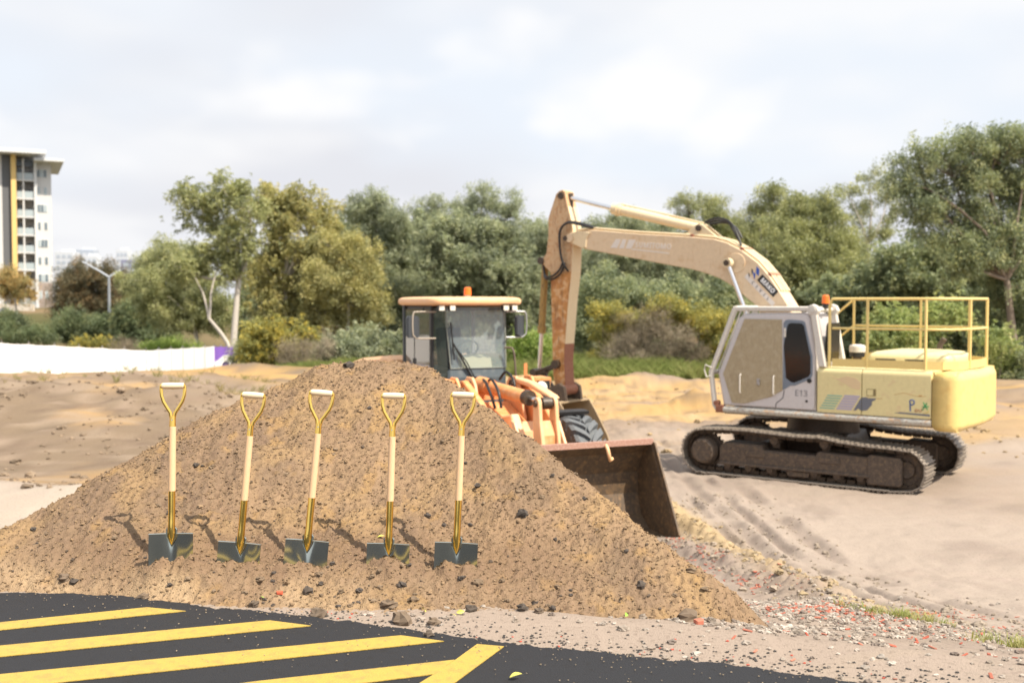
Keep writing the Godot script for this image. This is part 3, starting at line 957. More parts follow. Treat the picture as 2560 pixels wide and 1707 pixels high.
func tree(called: String, label: String, group: String, at: Vector3, fork: Array, lobes: Array, key: String, dens: float, bark: String, size: float) -> void:
	rng.seed = hash(label)
	var gy := ground_y(at.x, at.z)
	var drop := at.y - gy                       # lobes are measured from at.y
	var o := thing(called, label, "shrub" if "shrub" in called else "tree", Vector3(at.x, gy - 0.05, at.z), group)
	var shrub := "shrub" in called
	var f := Vector3(fork[0], fork[1] + drop, rf(-0.3, 0.3))
	var top_y := 0.0
	for l in lobes: top_y = maxf(top_y, l[1] + l[3] + drop)
	var mb := MB.new()
	var r0 := clampf(top_y * 0.017, 0.035, 0.22) * (0.5 if dens < 0.5 else 1.0)
	if not shrub:
		var base := [Vector3(0, -0.1, 0), Vector3(f.x * 0.15 + rf(-0.1, 0.1), f.y * 0.3, f.z * 0.3), Vector3(f.x * 0.5, f.y * 0.65, f.z * 0.7), f]
		mb.tube(base, [r0 * 1.25, r0, r0 * 0.85, r0 * 0.7], 9)
		if bark == "bark_white" and top_y > 7.0 and dens < 0.8:
			# a second pale limb leaves the trunk low down and forks again
			var elbow := Vector3(base[1].x - top_y * 0.10, f.y * 0.62, 0.5)
			limb(mb, Vector3(base[1].x, f.y * 0.22, base[1].z), elbow, r0 * 0.75, r0 * 0.45, 0.08, 8)
			limb(mb, elbow, elbow + Vector3(-top_y * 0.07, top_y * 0.22, 0.2), r0 * 0.42, r0 * 0.15, 0.1)
			limb(mb, elbow, elbow + Vector3(top_y * 0.05, top_y * 0.26, -0.2), r0 * 0.38, r0 * 0.15, 0.1)
	var xf := []; var cols := []
	var kind := rng.randi() % 3
	var pal: Array = LEAF[key]
	var dead := key == "dead"
	var vol := 0.0
	for l in lobes:
		var c := Vector3(l[0], l[1] + drop, 0)
		var rx: float = l[2] * 1.08; var ry: float = l[3] * 1.05
		var rz := (rx + ry) * 0.5 * rf(0.9, 1.3)
		c.z = rf(-0.7, 0.7) * rz
		var start := f if not shrub else Vector3(rf(-0.3, 0.3), 0, rf(-0.3, 0.3))
		limb(mb, start, c, r0 * ((0.62 if bark == "bark_white" else 0.45) if not shrub else 0.5), r0 * 0.2, 0.14)
		var area := (rx * ry + rx * rz + ry * rz) / (size * size)
		var nc := int(clampf(area * 6.3 * dens, 5, 60))
		for i in nc:
			var d := Vector3(rng.randfn(), rng.randfn(), rng.randfn()).normalized()
			var rad := pow(rng.randf(), 0.5) if rng.randf() < 0.82 else rf(1.0, 1.38)
			var p := c + Vector3(d.x * rx, d.y * ry, d.z * rz) * rad
			if rng.randf() < 0.55:
				limb(mb, c.lerp(start, 0.15), p, r0 * 0.13, r0 * 0.04, 0.15, 4)
			var cr := rf(0.20, 0.58) * size * (0.75 if rad > 1.0 else 1.0)
			var tone := rng.randf()
			var ns := int(rf(16, 26) * clampf(cr / size / 0.36, 0.5, 1.5))
			for q in ns:
				var g := Vector3(rng.randfn(), rng.randfn() * 0.85, rng.randfn()) * cr * 0.68
				var sc := rf(0.85, 1.5) * size
				var bs := Basis.from_euler(Vector3(rf(-0.6, 0.6), rf(0, TAU), rf(-0.6, 0.6))).scaled(Vector3.ONE * sc)
				xf.append(Transform3D(bs, p + g))
				var u := rng.randf()
				var cc: Color = pal[0].lerp(pal[1], clampf(tone * 1.3 - 0.1 + rf(-0.2, 0.2), 0.0, 1.0))
				if u > 0.72: cc = cc.lerp(pal[2], rf(0.3, 1.0))
				cols.append(cc)
	part("trunk" if not shrub else "stem", mb, M[bark], o)
	scatter("crown", twigs[kind % 2] if dead else sprigs[kind], M.leaf if not dead else M.leaf_dry, xf, cols, o)

# green weeds along the far edge of the sand
func build_weeds() -> void:
	rng.seed = 99
	var mb := MB.new()
	for i in 9:
		var az := rf(0, TAU); var ln := rf(0.25, 0.6)
		var o := Vector3(rf(-0.1, 0.1), 0, rf(-0.1, 0.1))
		var d := Vector3(cos(az) * 0.45, 1, sin(az) * 0.45).normalized()
		var side := d.cross(Vector3(cos(az + 1.5), 0, sin(az + 1.5))).normalized() * 0.014
		var mid := o + d * ln * 0.6
		var e := o + d * ln + Vector3(cos(az), -0.2, sin(az)) * ln * 0.25
		mb.quad(o - side * 0.6, o + side * 0.6, mid + side, mid - side, d.cross(side))
		mb.flat(mid - side, mid + side, e, d.cross(side))
	var tuft := mb.mesh()
	var xf := []; var cols := []
	var pn := noise(17, 0.25, 3)
	for i in 30000:
		var x := rf(-24.0, 26.0); var z := rf(-54.0, -41.5)
		var w := pn.get_noise_2d(x, z * 1.5) + 0.15 - absf(z + 46.5) * 0.05
		if x < -13.0 or (x < -8.0 and z > -50.0): continue
		if x < -6.5: w = pn.get_noise_2d(x, z) - 0.22 - absf(z + 50.0) * 0.06 + 0.25
		if x > 8.0: w -= 0.25
		if x > 0.5 and x < 7.5: w += 0.28
		if w < 0.02: continue
		var s := rf(0.6, 1.25) * (1.25 if x > 0.0 else 0.85)
		xf.append(Transform3D(Basis(Vector3.UP, rf(0, TAU)).scaled(Vector3(s * 1.2, s * rf(0.7, 1.25), s * 1.2)), Vector3(x, ground_y(x, z) - 0.02, z)))
		var c := Color(0.18, 0.235, 0.065).lerp(Color(0.32, 0.32, 0.13), rng.randf() * 0.8)
		cols.append(c * rf(0.75, 1.15))
	var o := scatter("grass", tuft, M.leaf, xf, cols, self)
	tag(o, "tall green weeds and grass along the far edge of the sand", "grass")
	o.set_meta("kind", "stuff")
	# dry tufts on top of the bank before the fence
	xf = []; cols = []
	for i in 900:
		var x := rf(-26.0, -7.0); var z := rf(-33.5, -27.0)
		if pn.get_noise_2d(x * 3.0, z * 3.0) < 0.16: continue
		var s := rf(0.3, 0.7)
		xf.append(Transform3D(Basis(Vector3.UP, rf(0, TAU)).scaled(Vector3(s, s, s)), Vector3(x, ground_y(x, z) - 0.02, z)))
		cols.append(Color(0.32, 0.26, 0.12).lerp(Color(0.24, 0.25, 0.10), rng.randf()))
	o = scatter("grass", tuft, M.leaf, xf, cols, self)
	tag(o, "short dry tufts on the top of the sand bank before the white fence", "grass")

func build_trees() -> void:
	make_sprigs()
	tree("eucalyptus_tree", "tall pale-trunked eucalyptus standing at the end of the white fence, open crown", "eucalypts along the back of the site", Vector3(-16.11, -2.6, -60), [0.35, 5.4], [[-1.93, 9.65, 1.3, 1.2], [-2.8, 10.41, 0.75, 0.6], [0.08, 10.61, 1.1, 0.9], [1.08, 9.65, 1.0, 1.0], [-0.8, 8.4, 1.1, 1.0], [0.7, 7.78, 0.9, 1.0], [-1.55, 6.65, 1.25, 0.9], [-2.55, 5.9, 1.15, 0.85], [0.2, 6.15, 0.9, 0.9]], "olive", 0.78, "bark_white", 1.0)
	tree("eucalyptus_tree", "broad golden-green eucalyptus just right of the tall pale-trunked one", "eucalypts along the back of the site", Vector3(-14.04, -2.2, -64), [0.27, 5.09], [[-1.07, 9.89, 1.12, 1.17], [0.0, 9.09, 1.33, 1.49], [1.07, 9.36, 1.17, 1.23], [2.14, 8.82, 0.96, 1.23], [-0.27, 7.22, 1.39, 1.28], [1.87, 7.09, 1.39, 1.28], [-0.8, 5.35, 1.23, 1.23], [1.07, 4.82, 1.44, 1.23], [-0.27, 3.49, 1.33, 1.07]], "gold", 1.05, "bark_white", 1.0)
	tree("eucalyptus_tree", "yellow-green drooping tree between the golden eucalyptus and the loader", "eucalypts along the back of the site", Vector3(-9.72, -2.0, -62), [0.0, 3.55], [[-0.52, 6.65, 1.24, 0.93], [0.52, 6.14, 1.19, 1.03], [-1.03, 4.84, 1.29, 1.19], [0.78, 4.59, 1.14, 1.24], [-0.52, 3.03, 1.29, 1.03], [1.03, 2.78, 1.03, 1.19], [-2.07, 2.78, 1.03, 1.03]], "gold", 1.25, "bark_white", 1.0)
	tree("eucalyptus_tree", "low olive tree left of the tall pale-trunked eucalyptus", "eucalypts along the back of the site", Vector3(-21.50, -3.2, -72), [-0.6, 3.86], [[-2.25, 8.06, 1.02, 0.9], [-0.9, 7.46, 1.2, 0.9], [-3.0, 6.26, 1.2, 1.08], [-1.2, 5.66, 1.44, 1.2], [0.3, 5.06, 1.32, 1.2], [-3.0, 4.46, 1.2, 1.2], [1.2, 3.86, 1.2, 1.2], [-1.2, 3.56, 1.32, 1.08]], "olive", 1.1, "bark_white", 1.0)
	tree("eucalyptus_tree", "grey-green eucalyptus with a pointed top behind the loader cab, left one", "eucalypts along the back of the site", Vector3(-8.64, -2.0, -70), [0.0, 5.02], [[-0.44, 9.98, 1.05, 0.99], [-1.46, 9.4, 0.93, 0.82], [0.73, 8.81, 1.05, 0.99], [-0.29, 7.65, 1.63, 1.28], [1.46, 6.77, 1.46, 1.28], [0.0, 5.02, 1.63, 1.46], [1.75, 4.14, 1.46, 1.46], [0.0, 2.1, 1.63, 1.46], [1.61, 1.22, 1.63, 1.28]], "grey", 1.3, "bark", 1.0)
	tree("eucalyptus_tree", "round-topped eucalyptus on bare arching limbs behind the loader beacon", "eucalypts along the back of the site", Vector3(-3.12, -2.2, -78), [0.33, 6.69], [[0.98, 11.41, 1.5, 0.85], [2.76, 10.6, 1.04, 1.04], [-0.65, 10.6, 1.11, 0.65], [-2.6, 10.6, 0.98, 0.72], [-3.42, 9.78, 1.11, 0.85], [0.33, 9.95, 1.3, 0.59], [2.44, 9.46, 0.85, 0.52]], "grey", 0.7, "bark", 1.0)
	tree("eucalyptus_tree", "wide grey-green eucalyptus filling the gap left of the excavator arm", "eucalypts along the back of the site", Vector3(-3.19, -2.0, -66), [0.0, 3.83], [[-1.65, 7.68, 1.27, 0.94], [0.0, 7.96, 1.38, 0.83], [1.65, 7.68, 1.38, 0.83], [3.3, 7.13, 1.21, 0.94], [-1.1, 6.03, 1.65, 1.27], [1.1, 5.76, 1.76, 1.27], [3.3, 5.21, 1.54, 1.27], [-0.55, 3.56, 1.76, 1.38], [1.93, 3.28, 1.76, 1.38], [4.13, 3.28, 1.38, 1.49], [4.4, 1.08, 1.21, 1.54], [1.38, 0.8, 1.76, 1.38]], "grey", 1.35, "bark", 1.0)
	tree("eucalyptus_tree", "dull green eucalyptus directly behind the excavator arm", "eucalypts along the back of the site", Vector3(2.82, -2.0, -72), [0.0, 3.86], [[-1.2, 8.06, 1.02, 0.9], [0.6, 7.91, 1.2, 0.9], [-0.3, 5.96, 1.5, 1.32], [1.5, 5.66, 1.5, 1.32], [0.3, 3.56, 1.62, 1.5], [2.4, 3.26, 1.5, 1.5], [0.9, 1.16, 1.8, 1.5]], "grey", 1.35, "bark", 1.0)
	tree("eucalyptus_tree", "grey-green eucalyptus under the middle of the boom", "eucalypts along the back of the site", Vector3(6.92, -2.0, -68), [0.0, 3.56], [[-1.13, 8.09, 1.25, 0.79], [0.57, 8.38, 1.25, 0.85], [2.27, 7.95, 1.19, 0.96], [-0.57, 6.39, 1.59, 1.25], [1.7, 6.11, 1.59, 1.3], [3.69, 5.83, 1.36, 1.3], [0.0, 4.12, 1.7, 1.42], [2.55, 3.84, 1.7, 1.42], [4.54, 3.56, 1.53, 1.53], [1.7, 1.57, 1.7, 1.42]], "grey", 1.35, "bark", 1.0)
	tree("eucalyptus_tree", "loose-topped eucalyptus above the arm cylinder", "eucalypts along the back of the site", Vector3(13.39, -2.0, -74), [0.0, 5.1], [[-0.93, 10.5, 1.05, 0.62], [0.46, 10.04, 1.23, 1.11], [1.23, 8.81, 1.23, 1.05], [-0.31, 7.57, 1.54, 1.23], [-1.54, 9.42, 0.74, 0.56], [1.54, 6.65, 1.54, 1.36]], "olive", 0.85, "bark", 1.0)
	tree("eucalyptus_tree", "airy eucalyptus with a leafy tuft at its top behind the bend of the boom", "eucalypts along the back of the site", Vector3(17.63, -1.9, -70), [0.0, 5.5], [[-0.29, 10.76, 0.93, 0.7], [-1.31, 9.88, 0.88, 0.64], [0.29, 9.88, 0.88, 0.58], [-1.02, 9.0, 1.05, 0.47], [0.58, 8.71, 1.05, 0.76]], "olive", 0.65, "bark_white", 1.0)
	tree("eucalyptus_tree", "dense mid-green tree above the excavator cab", "eucalypts along the back of the site", Vector3(17.17, -1.9, -62), [0.0, 3.71], [[0.0, 9.14, 1.14, 0.72], [1.29, 8.88, 0.93, 0.88], [-1.03, 7.59, 1.29, 1.03], [0.78, 7.33, 1.45, 1.14], [2.33, 6.81, 1.14, 1.19], [-1.29, 5.78, 1.45, 1.29], [0.78, 5.26, 1.55, 1.4], [2.84, 5.0, 1.29, 1.4], [-1.03, 3.45, 1.55, 1.29], [1.55, 3.19, 1.55, 1.29]], "olive", 1.35, "bark", 1.0)
	tree("eucalyptus_tree", "thin sparse young eucalyptus with bare twigs against the sky", "eucalypts along the back of the site", Vector3(22.40, -1.9, -66), [0.0, 7.03], [[-0.14, 11.16, 0.61, 0.72], [-1.38, 10.2, 0.61, 0.5], [0.28, 9.92, 0.72, 0.72], [1.38, 10.34, 0.55, 0.61], [1.65, 8.96, 0.61, 0.61], [-0.55, 8.96, 0.66, 0.55], [1.1, 7.86, 0.66, 0.55], [0.0, 7.58, 0.83, 0.55]], "olive", 0.32, "bark_white", 1.0)
	tree("eucalyptus_tree", "biggest dark eucalyptus at the right edge, towering over the railing", "eucalypts along the back of the site", Vector3(22.14, -1.8, -46), [-0.38, 4.3], [[-3.26, 9.48, 0.96, 0.65], [-4.22, 9.67, 0.77, 0.54], [-2.11, 10.05, 0.96, 0.69], [-0.77, 10.24, 1.07, 0.77], [0.38, 10.05, 0.96, 0.84], [-4.8, 8.71, 0.84, 0.58], [-3.64, 8.33, 1.04, 0.65], [-2.11, 8.71, 1.07, 0.77], [-0.58, 8.71, 1.15, 0.88], [0.77, 8.33, 1.04, 1.15], [-4.03, 7.37, 0.96, 0.5], [-2.69, 7.17, 1.04, 0.65], [-1.34, 6.98, 0.96, 0.65], [0.0, 6.6, 1.07, 0.96], [-3.26, 6.22, 0.84, 0.38], [-1.53, 5.83, 1.07, 0.77], [-0.19, 5.26, 1.07, 0.96], [-2.49, 5.06, 0.96, 0.69], [0.19, 3.91, 0.96, 0.88]], "dark", 0.95, "bark", 0.85)
	tree("eucalyptus_tree", "dark spreading tree low behind the railing", "eucalypts along the back of the site", Vector3(21.26, -1.8, -54), [-0.23, 4.47], [[-1.8, 5.6, 1.08, 0.77], [-0.23, 5.82, 1.17, 0.77], [1.35, 5.6, 1.13, 0.81], [2.7, 5.82, 1.13, 0.9], [-1.35, 4.47, 1.26, 0.9], [0.45, 4.25, 1.35, 0.99], [2.25, 4.02, 1.35, 1.04], [-2.7, 4.02, 0.99, 0.99]], "dark", 1.25, "bark", 1.0)
	tree("eucalyptus_tree", "dark tree at the right edge behind the counterweight", "eucalypts along the back of the site", Vector3(22.90, -1.8, -48), [0.0, 2.74], [[-0.6, 5.14, 1.08, 0.88], [0.6, 4.94, 1.0, 1.0], [-0.4, 3.54, 1.12, 0.92], [0.8, 3.14, 1.0, 1.08], [-0.2, 2.14, 1.0, 1.0], [1.0, 1.34, 1.0, 1.12], [-0.6, 0.94, 0.8, 0.8]], "dark", 1.2, "bark", 1.0)
	tree("eucalyptus_tree", "fresh green small tree seen through the middle of the railing", "eucalypts along the back of the site", Vector3(16.59, -1.75, -44), [0.0, 1.27], [[-0.37, 2.55, 0.81, 0.55], [0.55, 2.37, 0.81, 0.62], [-0.73, 1.64, 0.81, 0.73], [0.55, 1.27, 0.88, 0.73], [1.65, 2.74, 0.66, 0.51]], "fresh", 1.0, "bark", 0.8)
	tree("eucalyptus_tree", "dark grey-green tree behind the cab roof and the railing front", "eucalypts along the back of the site", Vector3(18.31, -1.8, -56), [0.0, 2.18], [[-0.93, 3.81, 1.17, 1.03], [0.47, 3.35, 1.26, 1.07], [-1.4, 2.18, 1.17, 1.17], [0.23, 1.48, 1.31, 1.17], [1.87, 3.11, 1.03, 1.03], [-0.7, 0.31, 1.31, 0.93], [5.37, 1.24, 1.4, 1.17], [6.54, 2.18, 1.31, 1.31]], "dark", 1.25, "bark", 1.0)
	tree("eucalyptus_tree", "soft grey-olive eucalyptus low between the golden tree and the pointed one", "eucalypts along the back of the site", Vector3(-12.53, -2.2, -74), [0.0, 5.0], [[0.62, 9.01, 1.23, 0.93], [-0.93, 7.77, 1.42, 1.23], [1.85, 7.77, 1.36, 1.11], [0.31, 6.54, 1.54, 1.36], [2.47, 5.92, 1.48, 1.36], [-0.93, 5.3, 1.42, 1.36]], "grey", 1.0, "bark", 1.0)
	tree("eucalyptus_tree", "grey-olive eucalyptus rising behind the loader roof", "eucalypts along the back of the site", Vector3(-6.05, -2.2, -76), [0.0, 4.71], [[-0.79, 8.83, 1.39, 1.08], [0.79, 9.15, 1.39, 0.95], [-1.74, 7.57, 1.46, 1.27], [0.16, 7.25, 1.58, 1.39], [1.74, 7.57, 1.52, 1.27], [-0.79, 5.35, 1.71, 1.58], [1.11, 5.03, 1.71, 1.58]], "grey", 1.1, "bark", 1.0)
	tree("eucalyptus_tree", "grey-olive eucalyptus behind the arm head", "eucalypts along the back of the site", Vector3(1.27, -2.2, -78), [0.0, 4.74], [[0.0, 9.13, 1.3, 0.85], [-1.46, 7.99, 1.43, 1.11], [0.81, 7.67, 1.43, 1.17], [2.11, 7.99, 1.3, 0.98], [-0.49, 5.72, 1.76, 1.43], [1.46, 5.39, 1.76, 1.43]], "grey", 1.1, "bark", 1.0)
	tree("eucalyptus_tree", "olive eucalyptus between the arm cylinder and the bend of the boom", "eucalypts along the back of the site", Vector3(16.61, -2.0, -76), [0.0, 4.51], [[-0.32, 8.63, 1.27, 0.95], [0.95, 8.0, 1.27, 0.95], [-1.27, 7.37, 1.39, 1.14], [0.32, 6.42, 1.58, 1.39], [1.9, 7.05, 1.39, 1.27], [-0.32, 4.51, 1.71, 1.58], [1.58, 4.51, 1.71, 1.58]], "olive", 1.1, "bark", 1.0)
	tree("eucalyptus_tree", "dark reddish-brown round tree behind the street lamp", "trees beyond the white fence", Vector3(-48.03, -4.4, -118), [0.49, 6.0], [[-1.72, 7.97, 1.77, 1.77], [0.25, 8.95, 1.97, 1.28], [2.46, 8.46, 1.77, 1.67], [-0.98, 6.0, 2.17, 1.77], [1.97, 6.0, 2.17, 1.97], [3.69, 6.98, 1.18, 1.77], [0.49, 4.52, 2.46, 1.48], [-2.71, 6.0, 1.18, 1.97]], "rust", 1.3, "bark", 1.5)
	tree("eucalyptus_tree", "small orange-leaved tree at the left edge in front of the apartment tower", "trees beyond the white fence", Vector3(-37.90, -3.2, -80), [-0.07, 4.77], [[-0.67, 6.43, 1.0, 0.67], [0.33, 6.1, 0.8, 0.73], [-1.0, 5.6, 1.0, 0.67], [0.17, 5.37, 0.87, 0.53]], "orange", 1.1, "bark_white", 1.0)
	tree("eucalyptus_tree", "olive tree right of the street lamp below the skyline", "trees beyond the white fence", Vector3(-31.75, -3.6, -90), [0.0, 5.18], [[0.56, 8.93, 1.2, 0.98], [-0.19, 6.68, 1.28, 1.28], [1.13, 5.93, 1.35, 1.5], [-0.38, 4.8, 1.35, 1.35], [1.31, 4.05, 1.5, 1.5], [-1.13, 3.3, 1.13, 1.13]], "olive", 1.2, "bark", 1.2)
	tree("wattle_shrub", "yellow-green wattle shrub right of the purple fence end", "shrubs beside the site", Vector3(-12.52, -2.0, -55), [0.0, 1.7], [[-0.23, 1.94, 1.06, 0.6], [-0.92, 1.25, 0.83, 0.69], [0.69, 1.48, 0.92, 0.69], [1.38, 2.06, 0.69, 0.46], [-0.23, 0.68, 1.15, 0.5]], "yellow", 1.1, "twig", 0.8)
	tree("dry_shrub", "dry grey-mauve shrub below the golden eucalyptus", "shrubs beside the site", Vector3(-10.52, -1.9, -53), [0.0, 0.78], [[-0.22, 1.01, 1.02, 0.57], [0.88, 1.01, 0.88, 0.53], [-1.11, 0.68, 0.88, 0.44]], "dead", 0.55, "twig", 0.8)
	tree("green_shrub", "low green shrub behind the foot of the pale trunk", "shrubs beside the site", Vector3(-13.92, -2.0, -56), [0.0, 0.6], [[-0.12, 0.86, 0.79, 0.65], [-0.47, 0.39, 0.61, 0.42]], "olive", 1.1, "twig", 0.8)
	tree("green_shrub", "olive undergrowth between the yellow-green tree and the loader hood", "shrubs beside the site", Vector3(-8.78, -2.0, -56), [0.0, 0.89], [[-0.23, 1.21, 1.03, 0.79], [1.17, 1.21, 0.93, 0.84], [-0.93, 0.63, 0.84, 0.56], [2.1, 0.74, 0.84, 0.84], [0.7, 0.28, 1.17, 0.47]], "grey", 1.2, "twig", 0.9)
	tree("green_shrub", "bright green bush between loader mirror and excavator arm", "shrubs beside the site", Vector3(0.81, -1.75, -50), [0.0, 1.3], [[-0.21, 1.52, 0.63, 0.54], [0.31, 1.0, 0.54, 0.63], [-0.42, 0.69, 0.63, 0.54], [0.73, 1.21, 0.33, 0.63]], "lime", 1.1, "twig", 0.8)
	tree("wattle_shrub", "yellow wattle shrub just right of the excavator arm", "shrubs beside the site", Vector3(4.57, -1.75, -50), [0.0, 2.83], [[-0.1, 2.98, 0.71, 0.38], [0.52, 2.46, 0.71, 0.5], [0.0, 1.83, 0.58, 0.54], [-0.31, 0.58, 0.5, 0.42]], "yellow", 1.0, "twig", 0.8)
	tree("wattle_shrub", "golden flowering wattle shrub left of the excavator cab", "shrubs beside the site", Vector3(8.84, -1.75, -50), [0.0, 2.92], [[-1.25, 3.08, 1.04, 0.42], [0.0, 2.46, 0.96, 0.58], [0.83, 2.04, 0.75, 0.71], [-0.83, 2.67, 0.83, 0.42], [0.83, 1.0, 0.54, 0.5]], "yellow", 1.0, "twig", 0.8)
	tree("dry_shrub", "bare grey-brown thicket between the two yellow wattles", "shrubs beside the site", Vector3(6.42, -1.75, -49), [0.0, 1.79], [[-0.41, 2.06, 1.02, 0.69], [0.82, 1.66, 1.14, 0.82], [-0.82, 1.04, 1.02, 0.69], [0.61, 0.63, 1.23, 0.61], [2.04, 0.63, 0.94, 0.69], [-1.43, 0.43, 0.82, 0.45]], "dead", 0.9, "twig", 0.8)
	tree("green_shrub", "dark shrub filling the shade under the boom trees", "shrubs beside the site", Vector3(6.17, -1.8, -56), [0.0, 3.62], [[-1.63, 4.05, 1.4, 1.07], [0.47, 3.58, 1.4, 1.07], [2.8, 3.58, 1.17, 1.07], [4.9, 3.35, 1.17, 1.26], [6.07, 2.18, 1.17, 1.4], [-2.34, 1.71, 1.17, 1.31]], "dark", 1.2, "twig", 1.0)
	tree("green_shrub", "dark shrub behind the excavator cab front", "shrubs beside the site", Vector3(11.15, -1.8, -52), [0.0, 0.79], [[-0.65, 1.17, 0.87, 0.95], [0.22, 0.74, 0.87, 0.87], [-1.52, 0.31, 0.78, 0.52]], "dark", 1.1, "twig", 0.9)
	tree("green_shrub", "fresh green shrub right of the counterweight", "shrubs beside the site", Vector3(19.69, -1.75, -42), [0.0, 1.67], [[-0.26, 1.88, 0.42, 0.53], [0.0, 1.18, 0.42, 0.53], [0.44, 0.66, 0.46, 0.53]], "fresh", 1.0, "twig", 0.7)
	tree("green_shrub", "dark green shrub at the far right edge by the sand", "shrubs beside the site", Vector3(20.56, -1.75, -42), [0.0, 0.59], [[0.0, 0.83, 0.53, 0.6], [-0.09, 0.13, 0.49, 0.46]], "dark", 1.0, "twig", 0.7)
	tree("green_shrub", "dark green rounded shrub below the apartment tower", "shrubs beside the site", Vector3(-37.83, -4.0, -92), [0.0, 3.29], [[-0.77, 3.66, 1.69, 0.92], [1.34, 3.27, 1.69, 1.0], [-1.92, 2.89, 1.38, 0.69], [2.69, 3.66, 1.15, 1.0], [0.38, 2.32, 2.3, 0.84]], "deep", 1.2, "twig", 1.1)
	tree("green_shrub", "dark shrub mass right of the lamp post", "shrubs beside the site", Vector3(-32.15, -4.0, -88), [0.0, 2.2], [[-0.37, 2.64, 1.47, 1.1], [1.1, 3.0, 1.47, 1.25], [2.57, 2.27, 1.47, 1.1], [0.0, 4.29, 1.32, 1.1], [1.83, 1.54, 1.47, 0.66]], "deep", 1.2, "twig", 1.1)
	tree("green_shrub", "blue-green shrub at the left edge behind the white fence", "shrubs beside the site", Vector3(-33.74, -3.0, -70), [0.0, 2.8], [[-0.15, 3.1, 1.17, 0.76], [0.88, 2.52, 1.28, 0.64], [-0.29, 2.08, 1.17, 0.64], [1.9, 2.08, 1.05, 0.41]], "deep", 1.1, "twig", 0.9)
	tree("green_shrub", "pale yellow-green low bush behind the middle of the fence", "shrubs beside the site", Vector3(-21.91, -3.0, -66), [0.0, 1.53], [[-0.83, 1.67, 0.83, 0.33], [0.28, 1.72, 0.94, 0.36], [1.38, 1.61, 0.66, 0.28]], "lime", 1.1, "twig", 0.8)
	tree("green_shrub", "yellow-green ground shrub left of the lamp foot", "shrubs beside the site", Vector3(-29.66, -3.2, -74), [0.0, 1.6], [[-0.46, 1.74, 0.93, 0.34], [0.77, 1.58, 0.8, 0.31]], "yellow", 1.0, "twig", 0.8)
	tree("dry_shrub", "pinkish dry brush behind the fence beside the lamp foot", "shrubs beside the site", Vector3(-25.57, -3.1, -70), [0.0, 1.51], [[-0.44, 1.65, 0.76, 0.35], [0.58, 1.53, 0.64, 0.29]], "dead", 0.8, "twig", 0.8)
	tree("backdrop_tree", "far backdrop tree behind the loader cab", "trees far behind the eucalypts", Vector3(-9.64, -3.0, -94), [0.0, 4.19], [[-2.35, 7.71, 1.79, 1.57], [0.0, 8.11, 1.88, 1.57], [2.35, 7.64, 1.79, 1.57], [-2.59, 4.97, 1.98, 1.96], [0.0, 4.97, 2.12, 1.96], [2.59, 4.97, 1.98, 1.96], [-1.88, 2.23, 2.35, 1.96], [1.88, 2.23, 2.35, 1.96]], "dark", 1.0, "bark", 1.7)
	tree("backdrop_tree", "far backdrop tree behind the left side of the arm", "trees far behind the eucalypts", Vector3(-0.63, -3.0, -94), [0.0, 4.19], [[-2.55, 7.71, 1.94, 1.57], [0.0, 8.11, 2.04, 1.57], [2.55, 7.64, 1.94, 1.57], [-2.8, 4.97, 2.14, 1.96], [0.0, 4.97, 2.29, 1.96], [2.8, 4.97, 2.14, 1.96], [-2.04, 2.23, 2.55, 1.96], [2.04, 2.23, 2.55, 1.96]], "dark", 1.0, "bark", 1.7)
	tree("backdrop_tree", "far backdrop tree under the left part of the boom", "trees far behind the eucalypts", Vector3(8.39, -3.0, -94), [0.0, 4.19], [[-2.55, 7.71, 1.94, 1.57], [0.0, 8.11, 2.04, 1.57], [2.55, 7.64, 1.94, 1.57], [-2.8, 4.97, 2.14, 1.96], [0.0, 4.97, 2.29, 1.96], [2.8, 4.97, 2.14, 1.96], [-2.04, 2.23, 2.55, 1.96], [2.04, 2.23, 2.55, 1.96]], "dark", 1.0, "bark", 1.7)
	tree("backdrop_tree", "far backdrop tree under the arm cylinder", "trees far behind the eucalypts", Vector3(18.19, -3.0, -94), [0.0, 4.58], [[-2.55, 8.11, 1.94, 1.57], [0.0, 8.5, 2.04, 1.57], [2.55, 8.03, 1.94, 1.57], [-2.8, 5.36, 2.14, 1.96], [0.0, 5.36, 2.29, 1.96], [2.8, 5.36, 2.14, 1.96], [-2.04, 2.62, 2.55, 1.96], [2.04, 2.62, 2.55, 1.96]], "dark", 1.0, "bark", 1.7)
	tree("backdrop_tree", "far backdrop tree over the cab", "trees far behind the eucalypts", Vector3(27.99, -3.0, -94), [0.0, 4.97], [[-2.35, 8.5, 1.79, 1.57], [0.0, 8.89, 1.88, 1.57], [2.35, 8.42, 1.79, 1.57], [-2.59, 5.75, 1.98, 1.96], [0.0, 5.75, 2.12, 1.96], [2.59, 5.75, 1.98, 1.96], [-1.88, 3.01, 2.35, 1.96], [1.88, 3.01, 2.35, 1.96]], "dark", 1.0, "bark", 1.7)
	tree("backdrop_tree", "far backdrop tree over the railing", "trees far behind the eucalypts", Vector3(37.40, -3.0, -94), [0.0, 3.79], [[-2.55, 7.32, 1.94, 1.57], [0.0, 7.71, 2.04, 1.57], [2.55, 7.24, 1.94, 1.57], [-2.8, 4.58, 2.14, 1.96], [0.0, 4.58, 2.29, 1.96], [2.8, 4.58, 2.14, 1.96], [-2.04, 1.83, 2.55, 1.96], [2.04, 1.83, 2.55, 1.96]], "dark", 1.0, "bark", 1.7)
